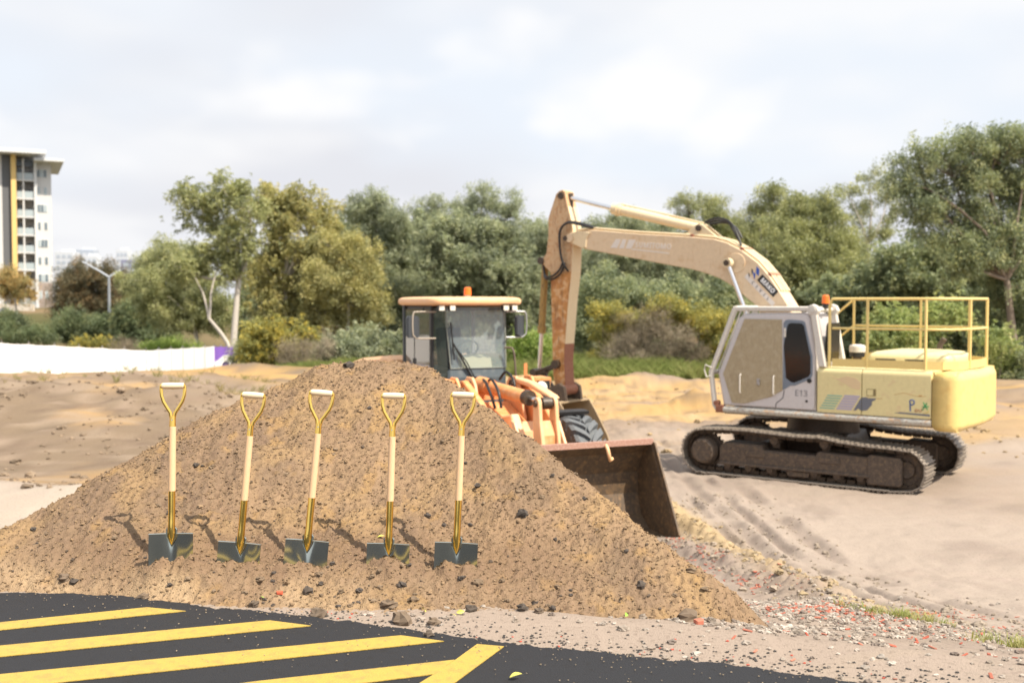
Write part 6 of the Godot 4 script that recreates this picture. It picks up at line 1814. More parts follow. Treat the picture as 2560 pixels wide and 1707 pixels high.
# ---------------------------------------------------------------- wheel loader
# own axes: x forward (towards the bucket), y up, z to the machine's right
func build_loader() -> void:
	var o := thing("wheel_loader", "faded orange wheel loader with a dark cab and brown bucket behind the sand pile", "wheel loader", Vector3(-0.62, -1.662, -16.7))
	o.rotation.y = deg_to_rad(24.0) - PI / 2
	var c0 := 0.03                                                  # z of the machine's centre line
	# rear frame and engine hood
	var mb := MB.new()
	var hood := v2([-1.75, 1.0, -1.75, 2.16, -1.9, 2.23, -3.6, 2.10, -4.25, 2.0, -4.4, 1.85, -4.45, 1.1, -4.3, 0.9])
	mb.ext(hood, c0 - 0.78, c0 + 0.82, 0.06)
	part("engine_hood", mb, M.orange_pale, o)
	mb = MB.new(); mb.box(Vector3(-2.6, 0.85, c0), Vector3(3.6, 0.5, 0.9), 0.04)
	part("rear_frame", mb, M.orange, o)
	# front frame with the two towers of the lift arms
	mb = MB.new()
	mb.ext(v2([0.35, 0.55, 0.35, 1.45, 0.75, 1.62, 1.5, 1.35, 2.1, 0.9, 2.1, 0.55]), c0 - 0.34, c0 + 0.34, 0.03)
	mb.box(Vector3(0.55, 1.70, c0), Vector3(0.10, 0.12, 1.5), 0.02)
	var ff := part("front_frame", mb, M.orange, o)
	for s in [-1, 1]:
		for q in [0.36, 0.62]:
			mb = MB.new()
			mb.ext(v2([0.35, 1.3, 0.62, 1.92, 0.74, 2.02, 0.95, 2.02, 1.06, 1.92, 1.30, 1.40, 1.30, 1.2]), c0 + s * q - 0.022, c0 + s * q + 0.022, 0.008)
			part("tower_plate", mb, M.orange_pale if q < 0.5 else M.orange, ff)
		mb = MB.new(); mb.cyl(Vector3(0.86, 1.88, c0 + s * 0.30), Vector3(0.86, 1.88, c0 + s * 0.68), 0.085, 0.085, 18)
		part("tower_pin", mb, M.grease, ff)
		# lift arm: deep plate from the tower down to the foot of the bucket
		mb = MB.new()
		mb.ext(v2([0.78, 1.96, 0.98, 1.98, 1.6, 1.72, 2.2, 1.30, 2.62, 0.78, 2.92, 0.42, 2.86, 0.26, 2.72, 0.28, 2.3, 0.68, 1.85, 0.98, 1.2, 1.38, 0.78, 1.76]), c0 + s * 0.49 - 0.05, c0 + s * 0.49 + 0.05, 0.012)
		var la := part("lift_arm", mb, M.orange, o)
		mb = MB.new(); mb.cyl(Vector3(2.8, 0.35, c0 + s * 0.40), Vector3(2.8, 0.35, c0 + s * 0.60), 0.08, 0.08, 16)
		part("arm_pin", mb, M.grease, la)
		mb = MB.new(); mb.cyl(Vector3(0.6, 1.0, c0 + s * 0.40), Vector3(1.4, 1.08, c0 + s * 0.40), 0.07, 0.07, 14)
		var lc := part("lift_cylinder", mb, M.orange, o)
		mb = MB.new(); mb.cyl(Vector3(1.4, 1.08, c0 + s * 0.40), Vector3(1.95, 1.14, c0 + s * 0.40), 0.04, 0.04, 12)
		part("rod", mb, M.chrome, lc)
		# gusset beside the bucket lever
		mb = MB.new()
		mb.ext(v2([2.35, 1.52, 2.45, 1.5, 2.9, 0.9, 2.95, 0.5, 2.8, 0.5, 2.6, 0.9]), c0 + s * 0.335 - 0.02, c0 + s * 0.335 + 0.02, 0.006)
		part("arm_gusset", mb, M.orange_pale, la)
	mb = MB.new()
	mb.ext(v2([1.55, 1.20, 1.75, 1.42, 1.95, 1.30, 2.0, 1.0, 1.8, 0.95]), c0 - 0.45, c0 + 0.45, 0.03)
	part("cross_tube", mb, M.orange_pale, o)
	mb = MB.new()
	mb.ext(v2([1.2, 1.42, 1.9, 1.55, 2.2, 1.18, 2.25, 0.95, 2.0, 0.9, 1.5, 1.2]), c0 + 0.02, c0 + 0.16, 0.02)
	part("lever_support", mb, M.orange_pale, o)
	# bell crank: two tall plates with the tilt cylinder between their tops
	for z in [-0.255, 0.0]:
		mb = MB.new()
		var pl := PackedVector2Array()
		for k in 7:
			var a := PI * k / 6
			pl.append(Vector2(2.40 + cos(a) * 0.09, 1.74 + sin(a) * 0.09))
		pl.append_array(v2([2.30, 1.4, 2.36, 1.0, 2.42, 0.72, 2.60, 0.72, 2.62, 1.1, 2.52, 1.5]))
		mb.ext(pl, z - 0.028, z + 0.028, 0.008)
		part("bell_crank", mb, M.orange_pale, o)
	mb = MB.new(); mb.cyl(Vector3(2.40, 1.74, -0.31), Vector3(2.40, 1.74, 0.05), 0.05, 0.05, 16); mb.cyl(Vector3(2.40, 1.74, -0.20), Vector3(2.40, 1.74, -0.06), 0.085, 0.085, 16)
	part("crank_pin", mb, M.grease, o)
	mb = MB.new(); mb.ext(v2([2.36, 1.0, 2.44, 0.72, 2.58, 0.72, 2.52, 1.3, 2.42, 1.5]), -0.24, -0.03, 0.01)
	part("crank_web", mb, M.orange, o)
	mb = MB.new(); mb.cyl(Vector3(0.95, 1.86, 0.10), Vector3(1.92, 1.785, -0.06), 0.105, 0.10, 20)
	mb.cyl(Vector3(0.62, 1.88, 0.14), Vector3(0.95, 1.86, 0.10), 0.13, 0.13, 18)
	var tc := part("tilt_cylinder", mb, M.orange, o)
	mb = MB.new(); mb.cyl(Vector3(1.90, 1.787, -0.058), Vector3(2.0, 1.778, -0.073), 0.112, 0.112, 20)
	part("gland", mb, M.grease, tc)
	mb = MB.new(); mb.cyl(Vector3(1.98, 1.78, -0.07), Vector3(2.38, 1.745, -0.13), 0.04, 0.04, 14)
	part("rod", mb, M.chrome, tc)
	mb = MB.new(); mb.ext(v2([1.0, 2.0, 1.5, 1.97, 2.2, 1.83, 2.26, 1.79, 1.9, 1.82, 1.4, 1.9, 1.0, 1.93]), -0.42, -0.28, 0.015)
	part("pipe_cover", mb, M.orange_pale, o)
	mb = MB.new(); mb.cyl(Vector3(2.55, 0.85, -0.12), Vector3(2.98, 0.62, -0.12), 0.05, 0.05, 12)
	part("tilt_link", mb, M.grease, o)
	for h in [[Vector3(0.9, 1.98, 0.2), Vector3(1.2, 1.95, 0.28), Vector3(1.45, 1.78, 0.30), Vector3(1.55, 1.6, 0.28)], [Vector3(1.0, 1.97, 0.15), Vector3(1.3, 2.0, 0.22), Vector3(1.6, 1.85, 0.25), Vector3(1.68, 1.62, 0.24)], [Vector3(0.6, 1.95, -0.2), Vector3(0.8, 2.08, -0.22), Vector3(1.0, 1.98, -0.25), Vector3(1.1, 1.8, -0.25)]]:
		mb = MB.new(); mb.tube(smooth(h), 0.022, 7)
		part("hose", mb, M.hose, o)
	# head lamps in square boxes on the front mudguards
	for s in [-1, 1]:
		var z: float = c0 + s * 0.80
		mb = MB.new(); mb.ext(v2([0.62, 1.55, 0.62, 1.99, 0.98, 1.99, 0.98, 1.95, 0.84, 1.55]), z - 0.15, z + 0.15, 0.02)
		var lb := part("lamp_box", mb, M.orange, o)
		mb = MB.new(); mb.box(Vector3(0.945, 1.80, z), Vector3(0.08, 0.27, 0.25), 0.02)
		part("lamp_rim", mb, M.black, lb)
		mb = MB.new(); mb.lathe([Vector2(0.0, 0.035), Vector2(0.06, 0.03), Vector2(0.10, 0.0)], Vector3(0.985, 1.83, z - 0.03 * s), Vector3(1, 0, 0), 18)
		part("lamp_glass", mb, M.lamp, lb)
		mb = MB.new()
		var arc := PackedVector2Array()
		for k in 9:
			var a := deg_to_rad(78.0 + 82.0 * k / 8)
			arc.append(Vector2(1.55 + cos(a) * 0.82, 0.72 + sin(a) * 0.82))
		for k in 9:
			var a := deg_to_rad(160.0 - 82.0 * k / 8)
			arc.append(Vector2(1.55 + cos(a) * 0.77, 0.72 + sin(a) * 0.77))
		mb.ext(arc, c0 + s * 0.70, c0 + s * 1.22, 0.01)
		part("mudguard", mb, M.black, o)
	# wheels
	for fx in [1.62, -1.45]:
		for s in [-1, 1]:
			wheel(o, Vector3(fx, 0.72, c0 + s * 0.99), s)
	loader_bucket(o, c0)
	loader_cab(o)

func wheel(o: Node3D, at: Vector3, s: int) -> void:
	var w := Node3D.new()
	var nm := "wheel"; var q := 0
	while o.has_node(NodePath(nm)):
		q += 1; nm = "wheel_%03d" % q
	w.name = nm
	o.add_child(w)
	w.position = at
	var mb := MB.new()
	mb.lathe([Vector2(0.30, -0.22), Vector2(0.46, -0.25), Vector2(0.60, -0.245), Vector2(0.665, -0.21), Vector2(0.69, -0.1), Vector2(0.69, 0.1), Vector2(0.665, 0.21), Vector2(0.60, 0.245), Vector2(0.46, 0.25), Vector2(0.30, 0.22)], Vector3.ZERO, Vector3(0, 0, 1), 40)
	# slanting lugs that meet in a chevron
	for k in 22:
		for side in [-1, 1]:
			var a: float = TAU * (k + (0.5 if side > 0 else 0.0)) / 22
			var rings := []
			for j in 6:
				var zz: float = side * (0.01 + 0.235 * j / 5.0)
				var aa: float = a + 0.30 * pow(j / 5.0, 0.8)
				var hw := 0.052 + 0.025 * j / 5.0
				var r0 := 0.67 - (0.05 if j == 5 else 0.0)
				var r1 := 0.745 - (0.03 if j == 5 else 0.0)
				var ring := []
				for e in [[-hw, r0], [hw, r0], [hw * 0.8, r1], [-hw * 0.8, r1]]:
					var t: float = aa + e[0] / 0.72
					ring.append(Vector3(cos(t) * e[1], sin(t) * e[1], zz))
				rings.append(ring)
			mb.loft(rings, false)
	part("tyre", mb, M.rubber, w)
	mb = MB.new()
	mb.lathe([Vector2(0.0, 0.10), Vector2(0.12, 0.12), Vector2(0.14, 0.06), Vector2(0.26, 0.06), Vector2(0.30, 0.20), Vector2(0.33, 0.23)], Vector3.ZERO, Vector3(0, 0, s), 26)
	part("rim", mb, M.orange_pale, w)

func loader_bucket(o: Node3D, c0: float) -> void:
	var hw := 1.32
	var inside := [Vector2(3.30, 1.24), Vector2(3.10, 1.08), Vector2(2.97, 0.80), Vector2(2.96, 0.50), Vector2(3.06, 0.22), Vector2(3.26, 0.06), Vector2(3.55, 0.03)]
	var poly := PackedVector2Array()
	for q in inside: poly.append(q)
	poly.append(Vector2(4.0, 0.03))
	poly.append(Vector2(4.0, 0.0))
	var outer := [Vector2(3.55, 0.0), Vector2(3.24, 0.025), Vector2(3.03, 0.19), Vector2(2.92, 0.49), Vector2(2.93, 0.82), Vector2(3.07, 1.12), Vector2(3.27, 1.28)]
	for q in outer: poly.append(q)
	var mb := MB.new(); mb.ext(poly, c0 - hw, c0 + hw, 0.004)
	var b := part("loader_bucket", mb, M.bucket, o)
	for s in [-1, 1]:
		mb = MB.new()
		var sp := PackedVector2Array()
		for k in outer.size(): sp.append(outer[outer.size() - 1 - k])
		sp.append(Vector2(3.96, 0.0)); sp.append(Vector2(3.90, 0.20))
		mb.ext(sp, c0 + s * hw, c0 + s * (hw + 0.03), 0.004)
		part("side_plate", mb, M.bucket, b)
		mb = MB.new()
		mb.ext(v2([3.30, 1.245, 3.38, 1.245, 4.0, 0.10, 3.97, 0.04, 3.88, 0.2]), c0 + s * hw - 0.006, c0 + s * (hw + 0.036), 0.006)
		part("side_cutter", mb, M.bucket_edge if s > 0 else M.bucket, b)
	mb = MB.new(); mb.box(Vector3(3.295, 1.255, c0), Vector3(0.07, 0.075, hw * 2 + 0.06), 0.012)
	part("top_edge", mb, M.bucket_edge, b)
	mb = MB.new(); mb.ext(v2([3.86, 0.036, 4.12, 0.012, 4.16, 0.0, 4.12, -0.012, 3.86, -0.004]), c0 - hw - 0.04, c0 + hw + 0.04, 0.003)
	part("cutting_edge", mb, textured(picture(Color(0.46, 0.30, 0.13), 0.2, [[1, 0.55, 0.8, Color(0.30, 0.2, 0.1), 0.6]], 0.1), 0.5, 0.55), b)
	mb = MB.new()
	mb.tube(smooth([Vector3(3.35, 1.25, -0.56), Vector3(3.40, 1.20, -0.56), Vector3(3.42, 1.12, -0.57), Vector3(3.40, 1.05, -0.60), Vector3(3.385, 1.07, -0.64)]), 0.025, 8)
	part("lifting_hook", mb, M.orange_pale, b)
	for z in [c0 - 0.49, c0 + 0.49]:
		mb = MB.new(); mb.ext(v2([2.66, 0.42, 2.70, 0.24, 2.95, 0.18, 2.95, 0.66]), z - 0.10, z - 0.07, 0.004)
		mb.ext(v2([2.66, 0.42, 2.70, 0.24, 2.95, 0.18, 2.95, 0.66]), z + 0.07, z + 0.10, 0.004)
		part("hinge_bracket", mb, M.bucket, b)

func loader_cab(o: Node3D) -> void:
	# plan of the cab seen from above (x, z); image right is -z
	var c := Node3D.new(); c.name = "cab"; o.add_child(c)
	var mb := MB.new()
	# lower body
	mb.ext(v2([-1.62, 0.9, -1.62, 2.06, -0.2, 1.98, 0.02, 2.10, 0.05, 1.95, 0.04, 1.5, 0.0, 1.25, -0.5, 0.9]), -0.56, 0.44, 0.03)
	mb.box(Vector3(-0.92, 1.45, 0.545), Vector3(1.36, 1.05, 0.20), 0.02)
	mb.box(Vector3(-0.92, 1.45, -0.60), Vector3(1.36, 1.05, 0.10), 0.02)
	part("body", mb, M.slate, c)
	mb = MB.new(); mb.box(Vector3(0.075, 1.72, -0.02), Vector3(0.03, 0.26, 0.30), 0.02)
	part("front_hatch", mb, M.slate, c)
	# pillars
	for p in [[-0.20, 0.635, 0.10], [-1.58, 0.635, 0.08], [-1.58, -0.63, 0.08], [-0.2, -0.62, 0.07]]:
		mb = MB.new(); mb.box(Vector3(p[0], 2.55, p[1]), Vector3(p[2], 1.22, 0.05), 0.012)
		part("pillar", mb, M.black if p[1] > 0 and p[0] > -1.0 else M.dark_trim, c)
	mb = MB.new(); mb.box(Vector3(-0.88, 3.06, 0), Vector3(1.45, 0.08, 1.24), 0.02)
	part("roof_frame", mb, M.black, c)
	# roof: rounded slab with a scalloped front
	var plan := PackedVector2Array()
	for q in [[0.16, -0.55], [0.26, -0.68], [0.22, -0.74], [0.05, -0.80], [-1.25, -0.84], [-1.6, -0.80], [-1.70, -0.6], [-1.70, 0.6], [-1.6, 0.74], [-1.2, 0.78], [0.05, 0.80], [0.24, 0.77], [0.34, 0.66], [0.30, 0.50], [0.34, 0.3], [0.34, -0.3]]:
		plan.append(Vector2(q[0], q[1]))
	mb = MB.new()
	plan_loft(mb, plan, [[3.10, 0.05], [3.115, 0.015], [3.14, 0.0], [3.19, 0.0], [3.215, 0.02], [3.23, 0.06], [3.24, 0.2]])
	var roof := part("cab_roof", mb, M.orange_pale, c)
	for z in [0.64, 0.46, -0.45, -0.60]:
		mb = MB.new(); mb.box(Vector3(0.24, 3.06, z), Vector3(0.09, 0.085, 0.105), 0.015)
		var wl := part("work_lamp", mb, M.black, roof)
		mb = MB.new(); mb.box(Vector3(0.288, 3.06, z), Vector3(0.016, 0.075, 0.09), 0.006)
		part("lamp_glass", mb, M.lamp, wl)
	mb = MB.new(); mb.cyl(Vector3(-0.5, 3.23, -0.10), Vector3(-0.5, 3.265, -0.10), 0.05, 0.05, 16)
	var bc := part("beacon", mb, M.steel, roof)
	mb = MB.new(); mb.lathe([Vector2(0.0, 0.135), Vector2(0.045, 0.13), Vector2(0.058, 0.117), Vector2(0.062, 0.0)], Vector3(-0.5, 3.265, -0.10), Vector3.UP, 18)
	part("beacon_lens", mb, M.beacon, bc)
	mb = MB.new(); mb.cyl(Vector3(-0.35, 3.0, 0.72), Vector3(-0.35, 3.42, 0.72), 0.004, 0.002, 5); mb.cyl(Vector3(-0.35, 2.98, 0.72), Vector3(-0.35, 3.06, 0.72), 0.02, 0.012, 8)
	part("aerial", mb, M.black, c)
	# windscreen and side panes
	var panes := [[[0.02, 0.40, 2.10], [0.02, -0.555, 2.10], [-0.03, -0.555, 3.07], [-0.03, 0.47, 3.07], "glass", "windscreen"],
		[[0.02, 0.41, 1.55], [-0.16, 0.62, 1.55], [-0.16, 0.63, 3.05], [-0.03, 0.48, 3.05], "glass_dark", "corner_pane"],
		[[-0.25, 0.640, 2.14], [-1.54, 0.640, 2.14], [-1.54, 0.640, 3.03], [-0.25, 0.640, 3.03], "glass_dark", "side_pane"],
		[[-0.03, -0.56, 2.08], [-1.54, -0.60, 2.08], [-1.54, -0.60, 3.03], [-0.03, -0.56, 3.03], "glass", "side_pane"],
		[[-1.60, 0.58, 2.1], [-1.60, -0.58, 2.1], [-1.60, -0.58, 3.03], [-1.60, 0.58, 3.03], "glass", "rear_pane"]]
	for p in panes:
		mb = MB.new()
		var q := []
		for k in 4: q.append(Vector3(p[k][0], p[k][2], p[k][1]))
		var nn: Vector3 = (q[1] - q[0]).cross(q[2] - q[0]).normalized()
		mb.quad(q[0], q[1], q[2], q[3], nn)
		part(p[5], mb, M[p[4]], c)
	# sheet of pale film in the lower half of the side window
	mb = MB.new(); mb.ext(v2([-1.50, 2.13, -0.29, 2.10, -0.29, 2.60, -0.6, 2.64, -1.05, 2.58, -1.50, 2.57]), 0.628, 0.634, 0.0)
	part("window_sheet", mb, mat(Color(0.32, 0.31, 0.37), 0.35), c)
	# thin pale gasket round the windscreen
	mb = MB.new()
	mb.tube([Vector3(0.03, 2.10, 0.40), Vector3(0.03, 2.10, -0.555), Vector3(-0.02, 3.07, -0.555), Vector3(-0.02, 3.07, 0.48)], 0.013, 6, true)
	part("gasket", mb, mat(Color(0.20, 0.22, 0.20), 0.6), c)
	# seat, steering wheel and console inside
	mb = MB.new()
	mb.box(Vector3(-1.02, 2.0, -0.05), Vector3(0.5, 0.14, 0.5), 0.05); mb.ext(v2([-1.22, 2.05, -1.12, 2.05, -1.24, 2.72, -1.34, 2.72]), -0.28, 0.18, 0.04)
	part("seat", mb, M.dark_trim, c)
	mb = MB.new(); mb.ext(v2([-0.35, 1.95, -0.12, 2.0, -0.2, 2.26, -0.42, 2.30]), -0.40, 0.12, 0.03)
	part("dashboard", mb, mat(Color(0.42, 0.42, 0.26), 0.7), c)
	mb = MB.new()
	var ring := []
	for k in 16:
		var a := TAU * k / 16
		ring.append(Vector3(-0.52 + sin(a) * 0.10, 2.38 + sin(a) * 0.14, -0.1 + cos(a) * 0.19))
	mb.tube(ring, 0.016, 6, true)
	mb.cyl(Vector3(-0.38, 2.2, -0.1), Vector3(-0.52, 2.38, -0.1), 0.03, 0.03, 8)
	part("steering_wheel", mb, M.black, c)
	# mirrors on bent brackets
	for s in [-1, 1]:
		var z0: float = 0.55 if s < 0 else 0.66
		var z1: float = 0.88 if s < 0 else 1.05
		mb = MB.new(); mb.tube(smooth([Vector3(0.06, 3.0, s * z0), Vector3(0.1, 3.0, s * (z1 - 0.08)), Vector3(0.11, 2.96, s * z1), Vector3(0.11, 2.64, s * z1), Vector3(0.1, 2.59, s * (z1 - 0.06)), Vector3(0.06, 2.585, s * z0)]), 0.014, 7)
		var br := part("mirror_bracket", mb, M.steel if s < 0 else mat(Color(0.32, 0.28, 0.23), 0.6), c)
		var cz: float = -0.79 if s < 0 else 1.04
		mb = MB.new()
		var keep := Transform3D(Basis(Vector3.UP, 0.65 if s < 0 else -0.1), Vector3(0.06, 2.77, cz))
		mb.t = keep
		mb.box(Vector3(0, 0, 0), Vector3(0.10, 0.34, 0.21), 0.035)
		part("mirror", mb, M.dark_trim, br)
		mb = MB.new(); mb.t = keep
		mb.box(Vector3(-0.052, 0, 0), Vector3(0.006, 0.28, 0.16), 0.002)
		part("mirror_glass", mb, mat(Color(0.6, 0.6, 0.62), 0.08, 1.0), br)
	mb = MB.new(); mb.box(Vector3(0.0, 2.23, 0.99), Vector3(0.05, 0.10, 0.05), 0.01); mb.tube([Vector3(0.0, 2.6, 0.99), Vector3(0.0, 2.1, 0.99)], 0.008, 6)
	part("side_marker", mb, M.black, c)
	# wiper
	mb = MB.new()
	mb.tube([Vector3(0.075, 1.90, 0.02), Vector3(0.07, 2.2, 0.19), Vector3(0.055, 2.50, 0.365)], 0.016, 6)
	mb.tube([Vector3(0.075, 1.90, -0.02), Vector3(0.07, 2.2, 0.14), Vector3(0.055, 2.47, 0.35)], 0.010, 6)
	mb.box(Vector3(0.075, 1.92, 0.0), Vector3(0.06, 0.09, 0.10), 0.02)
	var wp := part("wiper_arm", mb, M.black, c)
	mb = MB.new(); mb.tube([Vector3(0.04, 2.83, 0.40), Vector3(0.05, 2.5, 0.37), Vector3(0.06, 2.24, 0.35)], 0.014, 6)
	part("wiper_blade", mb, M.black, wp)
	# grab rail on the right of the picture
	mb = MB.new(); mb.tube(smooth([Vector3(0.1, 2.42, -0.50), Vector3(0.15, 2.42, -0.58), Vector3(0.2, 2.36, -0.62), Vector3(0.22, 1.97, -0.65)]), 0.016, 7)
	part("grab_rail", mb, mat(Color(0.12, 0.09, 0.07), 0.6), c)

# ---------------------------------------------------------------- shovels
func build_shovels() -> void:
	var words := ["leftmost shovel, standing apart with its grip over the bank behind", "second shovel from the left, its blade mirror bright at the tip", "middle shovel of the five, leaning a little to the right", "fourth shovel from the left, right of the middle one", "rightmost shovel, its grip in front of the loader arms"]
	var first: Node3D
	for i in 5:
		var s: Array = SHOVELS[i]
		var o: Node3D
		if i == 0:
			o = make_shovel()
			first = o
		else:
			o = first.duplicate()
			o.name = numbered("shovel")
			add_child(o)
		o.position = Vector3(s[0], s[1], -5.40)
		o.rotation = Vector3(deg_to_rad([-5.0, -5.2, -5.4, -5.5, -5.3][i]), deg_to_rad([6.0, -3.0, 2.0, -5.0, -2.0][i]), deg_to_rad(-s[2]))
		tag(o, "gold and pale wood " + words[i], "shovel", "ceremonial shovels in the sand pile")

# origin at the middle of the blade's top edge; the hollow side of the blade faces +z
func make_shovel() -> Node3D:
	var o := thing("shovel", "", "shovel")
	var mb := MB.new()
	var nu := 36; var nv := 32
	var crumple := noise(404, 0.9, 2)
	var at := func(i: int, j: int) -> Vector3:
		var u := (float(i) / nu) * 2.0 - 1.0
		var v := float(j) / nv
		var hw := 0.1125 * (1.0 if v < 0.45 else sqrt(maxf(0.0, 1.0 - pow((v - 0.45) / 0.58, 2.0)) * 0.9 + 0.0) + 0.05)
		hw = minf(hw, 0.1125)
		var z := 0.016 * u * u - 0.010 * exp(-pow(u / 0.28, 2.0)) * (1.0 - v) - 0.002 * v + 0.00028 * crumple.get_noise_2d(u * 1.1, v * 1.3)
		return Vector3(u * hw, -0.285 * v, z)
	var nrm := func(i: int, j: int) -> Vector3:
		var a: Vector3 = at.call(mini(i + 1, nu), j) - at.call(maxi(i - 1, 0), j)
		var b: Vector3 = at.call(i, mini(j + 1, nv)) - at.call(i, maxi(j - 1, 0))
		return b.cross(a).normalized()
	for j in nv:
		for i in nu:
			var p := [at.call(i, j), at.call(i + 1, j), at.call(i + 1, j + 1), at.call(i, j + 1)]
			var q := [nrm.call(i, j), nrm.call(i + 1, j), nrm.call(i + 1, j + 1), nrm.call(i, j + 1)]
			for k in 4:
				if q[k].z < 0.0: q[k] = -q[k]
			mb.squad(p[0], p[1], p[2], p[3], q[0], q[1], q[2], q[3])
			var dz := Vector3(0, 0, -0.0018)
			mb.squad(p[0] + dz, p[1] + dz, p[2] + dz, p[3] + dz, -q[0], -q[1], -q[2], -q[3])
	# rolled treads on both sides of the socket
	for s in [-1, 1]:
		mb.quad(Vector3(0.026 * s, 0.001, 0.002), Vector3(0.1125 * s, 0.001, 0.016), Vector3(0.1125 * s, 0.003, 0.004), Vector3(0.026 * s, 0.003, -0.009), Vector3.UP)
		mb.tube([Vector3(0.026 * s, 0.0005, 0.002), Vector3(0.07 * s, 0.0005, 0.008), Vector3(0.1125 * s, 0.0005, 0.016)], 0.0032, 6)
	var blade := part("blade", mb, M.blade, o)
	# raised silver flange of the socket on the blade
	mb = MB.new()
	mb.t = Transform3D(Basis.IDENTITY, Vector3(0, 0, -0.006))
	mb.ext(v2([-0.030, 0.022, -0.018, 0.038, 0.018, 0.038, 0.030, 0.022, 0.026, -0.018, 0.0, -0.070, -0.026, -0.018]), 0.0, 0.006, 0.004)
	part("socket_flange", mb, M.blade, blade)
	# gold socket that tapers to a point on the blade
	mb = MB.new()
	mb.tube([Vector3(0, 0.222, 0), Vector3(0, 0.12, 0), Vector3(0, 0.06, 0.001), Vector3(0, 0.025, 0.002), Vector3(0, -0.01, 0.002), Vector3(0, -0.035, 0.001), Vector3(0, -0.055, 0.0)], [0.0182, 0.0180, 0.0178, 0.0195, 0.0195, 0.012, 0.003], 20)
	part("socket", mb, M.gold, o)
	mb = MB.new()
	for y in [0.205, 0.030, -0.012]:
		mb.cyl(Vector3(0, y, 0.0165), Vector3(0, y, 0.0215), 0.004, 0.003, 8)
	part("rivet", mb, M.gold, o)
	mb = MB.new(); mb.cyl(Vector3(0, 0.2215, 0), Vector3(0, 0.557, 0), 0.0186, 0.0180, 24)
	part("shaft", mb, M.wood, o)
	# gold yoke: neck that splits in two straps
	mb = MB.new(); mb.cyl(Vector3(0, 0.550, 0), Vector3(0, 0.612, 0), 0.0172, 0.0150, 20)
	for s in [-1, 1]:
		mb.tube(smooth([Vector3(0.0065 * s, 0.600, 0), Vector3(0.0125 * s, 0.629, 0), Vector3(0.029 * s, 0.655, 0), Vector3(0.048 * s, 0.687, 0), Vector3(0.0580 * s, 0.720, 0), Vector3(0.0600 * s, 0.750, 0), Vector3(0.0590 * s, 0.772, 0)]), 0.0066, 12, false, 1.4)
		mb.cyl(Vector3(0.0555 * s, 0.768, 0), Vector3(0.0625 * s, 0.768, 0), 0.0125, 0.0125, 16)
	part("yoke", mb, M.gold, o)
	mb = MB.new()
	for s in [-1, 1]:
		mb.cyl(Vector3(0.062 * s, 0.768, 0), Vector3(0.0645 * s, 0.768, 0), 0.006, 0.005, 10)
	mb.cyl(Vector3(0, 0.592, 0.0145), Vector3(0, 0.592, 0.019), 0.004, 0.003, 8)
	part("rivet", mb, M.chrome, o)
	mb = MB.new()
	mb.lathe([Vector2(0.0, -0.056), Vector2(0.0135, -0.056), Vector2(0.0158, -0.050), Vector2(0.0175, -0.02), Vector2(0.0178, 0.0), Vector2(0.0175, 0.02), Vector2(0.0158, 0.050), Vector2(0.0135, 0.056), Vector2(0.0, 0.056)], Vector3(0, 0.770, 0), Vector3(1, 0, 0), 24)
	part("grip", mb, M.wood_pale, o)
	return o

# ---------------------------------------------------------------- clods, stones, leaves, chips
func land(x: float, z: float) -> float:
	var g := 0.0 if curve_at(EDGE, x) - z < 0.0 else ground_y(x, z)
	return maxf(g, pile_y(x, z))

